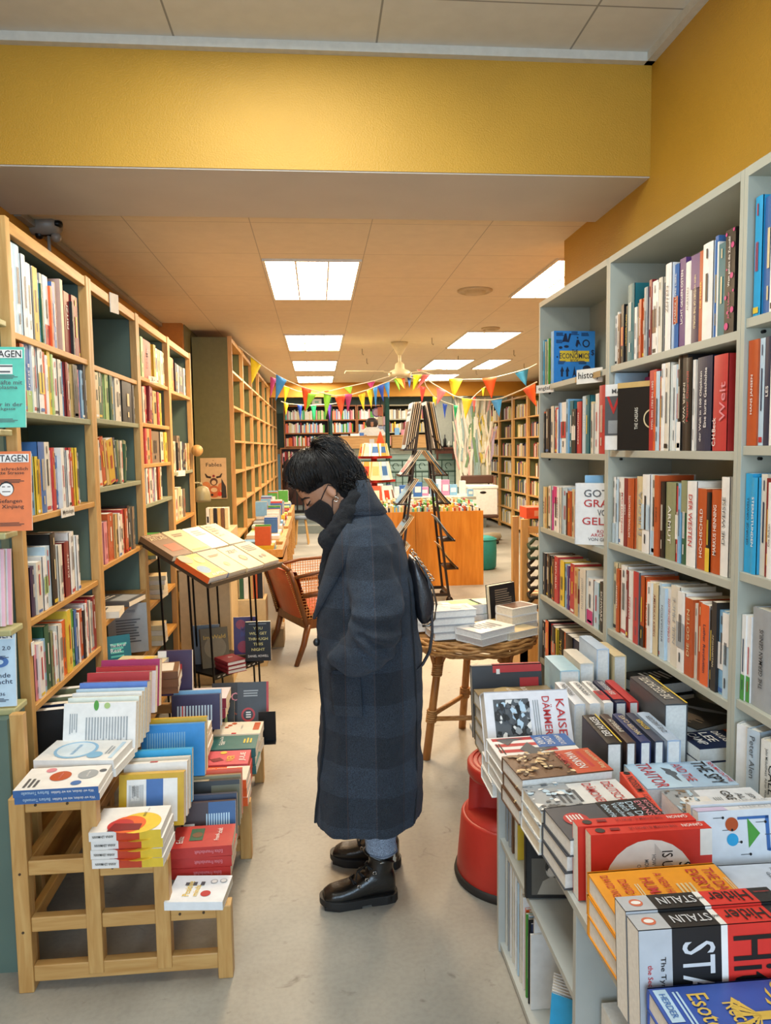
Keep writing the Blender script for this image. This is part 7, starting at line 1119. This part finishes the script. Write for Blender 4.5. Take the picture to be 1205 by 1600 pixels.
mb.build('body', t, True); mb = MB(); mb.loft([[(a*cos(q_), .0+b*sin(q_), z) for q_ in [2*pi*i/16 for i in range(16)]] for z, a, b in ((.46, .06, .06), (.5, .12, .1), (.56, .15, .12), (.63, .14, .13), (.69, .09, .1), (.715, .03, .04))], mat('#3a302a', .6)); mb.build('hair', t, True)
tag(MB().lathe([(.11, 0), (.11, .012), (.01, .012)], mat('#8a6fa8', .5), n=24).lathe([(.08, .012), (.08, .015), (.01, .015)], mat('#d7b9c4', .5), n=24).build('round_sign'), 'round mauve sign on the gallery above the white jacket', 'sign'); o = bpy.data.objects['round_sign']; o.location = (1.42, 17.9, 2.42); o.rotation_euler = (radians(90), 0, 0)
for k in range(5): tag(MB().box(-.06, .06, -.005, .005, 0, .20, mat(('#b9c4d8', '#d7c9a8', '#c96f4a', '#8aa0b8', '#d8b0b8')[k], .5)).build('brochure', loc=(1.62 if k > 2 else 1.50+.0*k, 17.85-.02*k, 1.9+.22*(k % 3))), f"{('pale blue', 'cream', 'orange', 'grey-blue', 'pink')[k]} leaflet in the rack beside the green pillar, {ORD[k+1]} one", 'leaflet', 'leaflets beside the green pillar')
tag(MB().box(0, .02, 0, .02, 1.58, 2.75, BLACKM).box(.13, .15, 0, .02, 1.58, 2.6, BLACKM).box(-.0, .2, -.01, .0, 1.86, 1.9, BLACKM).build('leaflet_rack', loc=(1.50, 17.88, 0)), 'thin black rack holding leaflets beside the green pillar', 'rack')
t = thing('side_table', 'small dark brown table at the right end of the gallery counter', 'table', (2.84, 16.72, 1.3)); MB().box(-.22, .22, -.1, .2, .24, .28, MH).build('table_top', t); MB().box(-.20, .20, -.08, .18, .14, .24, MH).build('apron', t)
for s_ in (-1, 1): MB().box(s_*.18-.02, s_*.18+.02, -.09, -.05, 0, .14, MH).build('leg', t)
for i, (x, r, h, c, n) in enumerate(((2.76, .03, .2, '#1d2420', 'dark'), (2.85, .035, .28, '#20201f', 'tall black'), (2.94, .03, .14, '#c9c6b8', 'white'), (2.69, .04, .08, '#b9b4a0', 'cream'))): tag(MB().lathe([(r, 0), (r, h*.6), (r*.4, h*.75), (r*.35, h), (.005, h)], mat(c, .3), n=14).build('bottle', smooth=True, loc=(x, 16.75, 1.5805)), f'{n} bottle on the small brown gallery table', 'bottle')
tag(MB().box(2.72, 3.09, 17.16, 17.2, 1.62, 2.85, mat('#b3b1a2', .7)).build('partition_board'), 'plain grey board standing at the right end of the gallery', 'board')
tag(MB().tube([(0, 0, 0), (.12, 0, .04), (.2, 0, .02)], [.025, .035, .02], BLACKM, 10).build('desk_telephone', smooth=True, loc=(2.45, 16.95, 1.96)), 'black desk telephone receiver shape above the right gallery counter', 'telephone')
tag(MB().box(-.12, .12, -.01, .01, 0, .16, mat('#d9d6c0', .5)).box(-.05, .05, -.012, -.01, .05, .11, mat('#7aa888', .5)).build('framed_picture', loc=(.02, 19.35, 2.682)), 'small pale framed picture on top of the leftmost gallery bookcase', 'picture')
# dark chairs and things at the far left end
t = thing('coat_rack', 'dark heap of chairs and coats at the end of the far left shelving', 'furniture', (-.45, 14.9, .34)); MB().box(-.2, .18, -.1, .1, .0, .05, BLACKM).build('base', t)
for k in range(4): MB().bar((-.2+.12*k, 0, 0), (-.2+.12*k, 0, 1.1-.1*k), .03, .03, BLACKM).build('post', t)
MB().loft([[(-.12+.1*cos(a)*k, .1*sin(a)*k, z) for a in [2*pi*i/14 for i in range(14)]] for z, k in ((.3, .8), (.5, 1.1), (.8, 1.1), (1.0, .7), (1.05, .2))], mat('#3a2420', .8)).build('brown_coat', t, True)
# stool with blue-grey seat near the steps
t = thing('stool', 'small wooden stool with a grey seat at the end of the left tables', 'stool', (-.30, 12.7, 0)); MB().lathe([(.15, .42), (.16, .46), (.01, .48)], mat('#6b7785', .6), n=18).build('seat', t, True)
for a in (0.6, 2.4, 4.2, 5.6): MB().tube([(.1*cos(a), .1*sin(a), .42), (.16*cos(a), .16*sin(a), 0)], .014, PINE, 8).build('leg', t)
# ================================================================ right gap: pine post, orange crate, coiled belts
t = thing('pine_rack', 'pine rack with black woven straps beside the far grey bookcase', 'rack', (1.36, 4.65, 0)); f = lambda: MB(Matrix.Translation((-1.36, -4.65, 0)))
f().box(1.26, 1.30, 4.58, 4.62, 0, 1.14, PINE).build('post', t); f().box(1.26, 1.30, 4.8, 4.84, 0, 1.14, PINE).build('post', t); f().box(1.30, 1.5, 4.6, 4.64, 1.05, 1.09, PINEX).build('cross_rail', t); f().box(1.30, 1.5, 4.6, 4.85, .55, .57, PINEX).build('shelf', t); f().box(1.26, 1.55, 4.58, 4.86, .0, .40, PINE).build('base_box', t)
R2 = random.Random(2)
for k in range(7):
    mb = MB(); c = (1.345, 4.56, .62+.062*k); mb.tube([(c[0]+.045*cos(a)*(1+.1*sin(3*a)), c[1]+.03*sin(a), c[2]+.03*sin(a+.8)+.006*sin(5*a)) for a in [2*pi*i/16 for i in range(17)]], .011, mat('#26221f' if k < 5 else '#2f4a38', .6), 6)
    tag(mb.build('coiled_strap', smooth=True), f"{'dark green' if k > 4 else 'black'} coiled strap, {ORD[k+1]} from below, hanging on the pine rack", 'strap', 'coiled straps on the pine rack')
tag(MB().box(-.10, .13, -.06, .1, 0, .07, mat('#e0522a', .6)).box(-.05, .11, -.062, -.06, .015, .05, mat('#e9a080', .6)).build('box', loc=(1.40, 4.68, 1.1405)), 'orange flat box on top of the pine rack beside the grey bookcase', 'box')
stack(3, 'cream and orange paperback;pile low on the pine rack', 1.36, 4.70, .5705, .1, .15, .03, 0, 'c', [('F', 'r', .2, .3, .9, .6, 'o')], 'books on the pine rack')
stack(1, 'black-framed white card on the base box of the pine rack', 1.36, 4.68, .4005, .14, .16, .05, 0, 'W', [('F', 'r', .2, .2, .8, .8, 'k')], 'books on the pine rack')
tag(MB().box(1.03, 1.08, 4.3, 4.33, 0, .66, PINE).build('pine_post', bevel=.003), 'short square pine post behind the wicker table', 'post') if False else None
# ================================================================ BUNTING
def garland(label, cord, flags, Y0, Y1, r=.006):
    x0, x1 = cord[0][0], cord[-1][0]; yy = lambda px: Y0+(Y1-Y0)*(px-x0)/(x1-x0); p0 = WY(*cord[0], Y0); t = thing('bunting', label, 'bunting', tuple(p0)); f = lambda: MB(Matrix.Translation(-p0))
    f().tube([WY(a, b, yy(a)) for a, b in cord], r, mat('#d9d2bc', .7), 6).build('cord', t)
    for xa, ya, xb, yb, xc, yc, c in flags:
        A, B, C_ = WY(xa, ya, yy(xa)), WY(xb, yb, yy(xb)), WY(xc, yc, yy((xa+xb)/2)-.03); mb = f(); n = 6; rows = []
        for i in range(n+1): u = i/n; a = A.lerp(C_, u); b = B.lerp(C_, u); w = V((0, .015*sin(u*3+xa), 0)); rows.append([a+w, a.lerp(b, .5)+w+V((0, -.01, 0)), b+w])
        mb.loft(rows, mat(c, .6), cap=False, closed=False); fl = mb.build('flag', t, True); so = fl.modifiers.new('s', 'SOLIDIFY'); so.thickness = .0015
YL, MG, BU, OR, LG_, RD_, BD, PU, GN, PK = '#f0d820', '#b8387a', '#3a96ea', '#ee5a20', '#93e63c', '#e8301f', '#1c50c4', '#6a3ab4', '#20b878', '#ee7a80'
c5 = lambda x, y: (290+x/3.652, 500+y/3.652)
def F5(*a): o = []; [o.extend(c5(a[i], a[i+1])) for i in (0, 2, 4)]; return tuple(o)+(a[6],)
c6 = lambda x, y: (560+x/3.766, 500+y/3.766)
def F6(*a): o = []; [o.extend(c6(a[i], a[i+1])) for i in (0, 2, 4)]; return tuple(o)+(a[6],)
garland('bunting of bright pennants sagging from the left shelves to the ceiling fan, nearer string', [c5(*p) for p in ((300, 150), (370, 205), (432, 255), (515, 312), (578, 345), (665, 382), (785, 418), (850, 432), (950, 425), (1040, 398), (1165, 348), (1205, 325))],
 [F5(370, 205, 432, 252, 378, 366, YL), F5(483, 322, 517, 335, 484, 446, MG), F5(517, 310, 578, 345, 514, 460, BU), F5(662, 380, 718, 402, 680, 522, OR), F5(700, 418, 748, 424, 684, 524, LG_), F5(785, 417, 835, 420, 800, 556, LG_), F5(850, 435, 912, 436, 890, 552, OR), F5(908, 424, 952, 424, 926, 530, MG), F5(985, 428, 1025, 414, 1018, 516, YL), F5(1035, 402, 1072, 395, 1060, 505, YL), F5(1070, 392, 1095, 380, 1087, 498, BU), F5(1095, 380, 1130, 366, 1130, 466, BD), F5(1130, 362, 1165, 346, 1160, 450, BU)], 7.4, 8.3)
garland('second pennant string hanging lower and farther back on the left', [c5(*p) for p in ((500, 330), (560, 375), (640, 405), (740, 420), (820, 405), (905, 385), (1085, 345), (1180, 315))], [F5(560, 380, 596, 386, 566, 474, YL), F5(785, 404, 825, 402, 805, 414, OR), F5(903, 386, 952, 380, 942, 422, LG_), F5(1035, 358, 1085, 346, 1060, 395, MG)], 9.5, 9.6, .007)
garland('short farthest pennant string low before the gallery bookcases', [c5(*p) for p in ((545, 465), (590, 478), (700, 488), (830, 480), (900, 470))], [F5(560, 472, 588, 478, 572, 546, YL), F5(637, 484, 666, 487, 655, 577, BD), F5(714, 490, 747, 488, 734, 581, GN), F5(808, 484, 832, 484, 824, 580, PU)], 12.5, 12.5, .008)
garland('pennant string right of the fan running high to the right wall', [c6(*p) for p in ((345, 295), (430, 320), (530, 345), (615, 350), (727, 348), (813, 336), (922, 308), (1005, 283), (1052, 258))], [F6(345, 292, 390, 300, 362, 306, PK), F6(530, 345, 615, 348, 558, 466, YL), F6(727, 345, 813, 335, 788, 463, OR), F6(922, 310, 1004, 281, 988, 390, '#3f9fd0')], 8.5, 7.6)
garland('pennant string sagging from the fan to the far grey bookcase', [c6(*p) for p in ((375, 325), (440, 375), (500, 410), (560, 445), (620, 463), (700, 470), (785, 470), (850, 458), (960, 412), (1050, 365))], [F6(378, 322, 426, 322, 345, 408, PK), F6(460, 398, 518, 420, 466, 496, PK), F6(607, 460, 672, 468, 632, 582, YL), F6(783, 468, 850, 460, 828, 572, '#3f9fea'), F6(965, 408, 1040, 376, 1050, 508, OR)], 8.4, 6.6)
garland('small pennants bunched right at the ceiling fan and falling to the right', [c6(*p) for p in ((195, 335), (250, 335), (330, 322), (372, 320), (400, 390), (440, 445), (500, 480), (560, 500))], [F6(200, 336, 235, 334, 244, 420, LG_), F6(205, 332, 250, 336, 274, 408, YL), F6(250, 336, 272, 334, 276, 412, OR), F6(286, 324, 318, 324, 300, 402, '#2a6fc0'), F6(322, 322, 374, 322, 322, 418, '#d8e020'), F6(360, 388, 398, 396, 372, 488, RD_), F6(437, 450, 462, 456, 440, 560, YL), F6(497, 490, 524, 498, 508, 580, BD), F6(558, 502, 584, 504, 570, 595, GN)], 8.5, 10.0)
garland('single yellow pennant and thin cord before the painted curtain', [c6(*p) for p in ((660, 470), (700, 430), (742, 395), (800, 380))], [F6(724, 404, 744, 396, 735, 450, YL), F6(672, 462, 690, 452, 680, 545, RD_)], 11.5, 11.5, .005)
# ================================================================ all distant books as one
def _score(o, w, h, t, mode):
    M_ = o.matrix_world; tot = 0
    for f_, c_, n_, a_ in (('F', (t/2, w/2, h/2), (1, 0, 0), w*h), ('B', (-t/2, w/2, h/2), (-1, 0, 0), w*h), ('S', (0, 0, h/2), (0, -1, 0), t*h), ('E', (0, w, h/2), (0, 1, 0), t*h), ('T', (0, w/2, h), (0, 0, 1), t*w), ('U', (0, w/2, 0), (0, 0, -1), t*w)):
        if mode == 'spine' and f_ != 'S' or mode == 'sides' and f_ in 'FB': continue
        c = M_ @ V(c_); n = (M_.to_3x3() @ V(n_)).normalized(); d = CAM-c; D_ = d.length; q_ = n.dot(d)/D_
        x_ = (c-CAM).dot(_r)/(c-CAM).dot(_f); y_ = (c-CAM).dot(_u)/(c-CAM).dot(_f)
        if q_ > 0: tot += a_*q_/D_**2*(1 if abs(x_) < .51 and abs(y_) < .68 else .02)
    return tot
bpy.context.view_layer.update()
_hk = [o for o in bpy.data.objects if o.name.startswith('ceiling_hook')]
rank = sorted(BOOKS, key=lambda b: -_score(*b))
for o, *_x in rank[300:]:
    for ch in list(o.children):
        M_ = ch.matrix_world; me = ch.data; far.xf = M_
        ms = list(me.materials); vv = [tuple(v.co) for v in me.vertices]; by = {}
        for p_ in me.polygons: by.setdefault(p_.material_index, []).append(tuple(p_.vertices))
        for k, fs in by.items(): far.add(vv, fs, ms[k])
        bpy.data.objects.remove(ch)
    bpy.data.objects.remove(o)
far.xf = Matrix()
st_ = far.build('books'); tag(st_, 'hundreds of small coloured books on the far shelves, tables and gallery', 'books', kind='stuff')
bpy.context.view_layer.update()
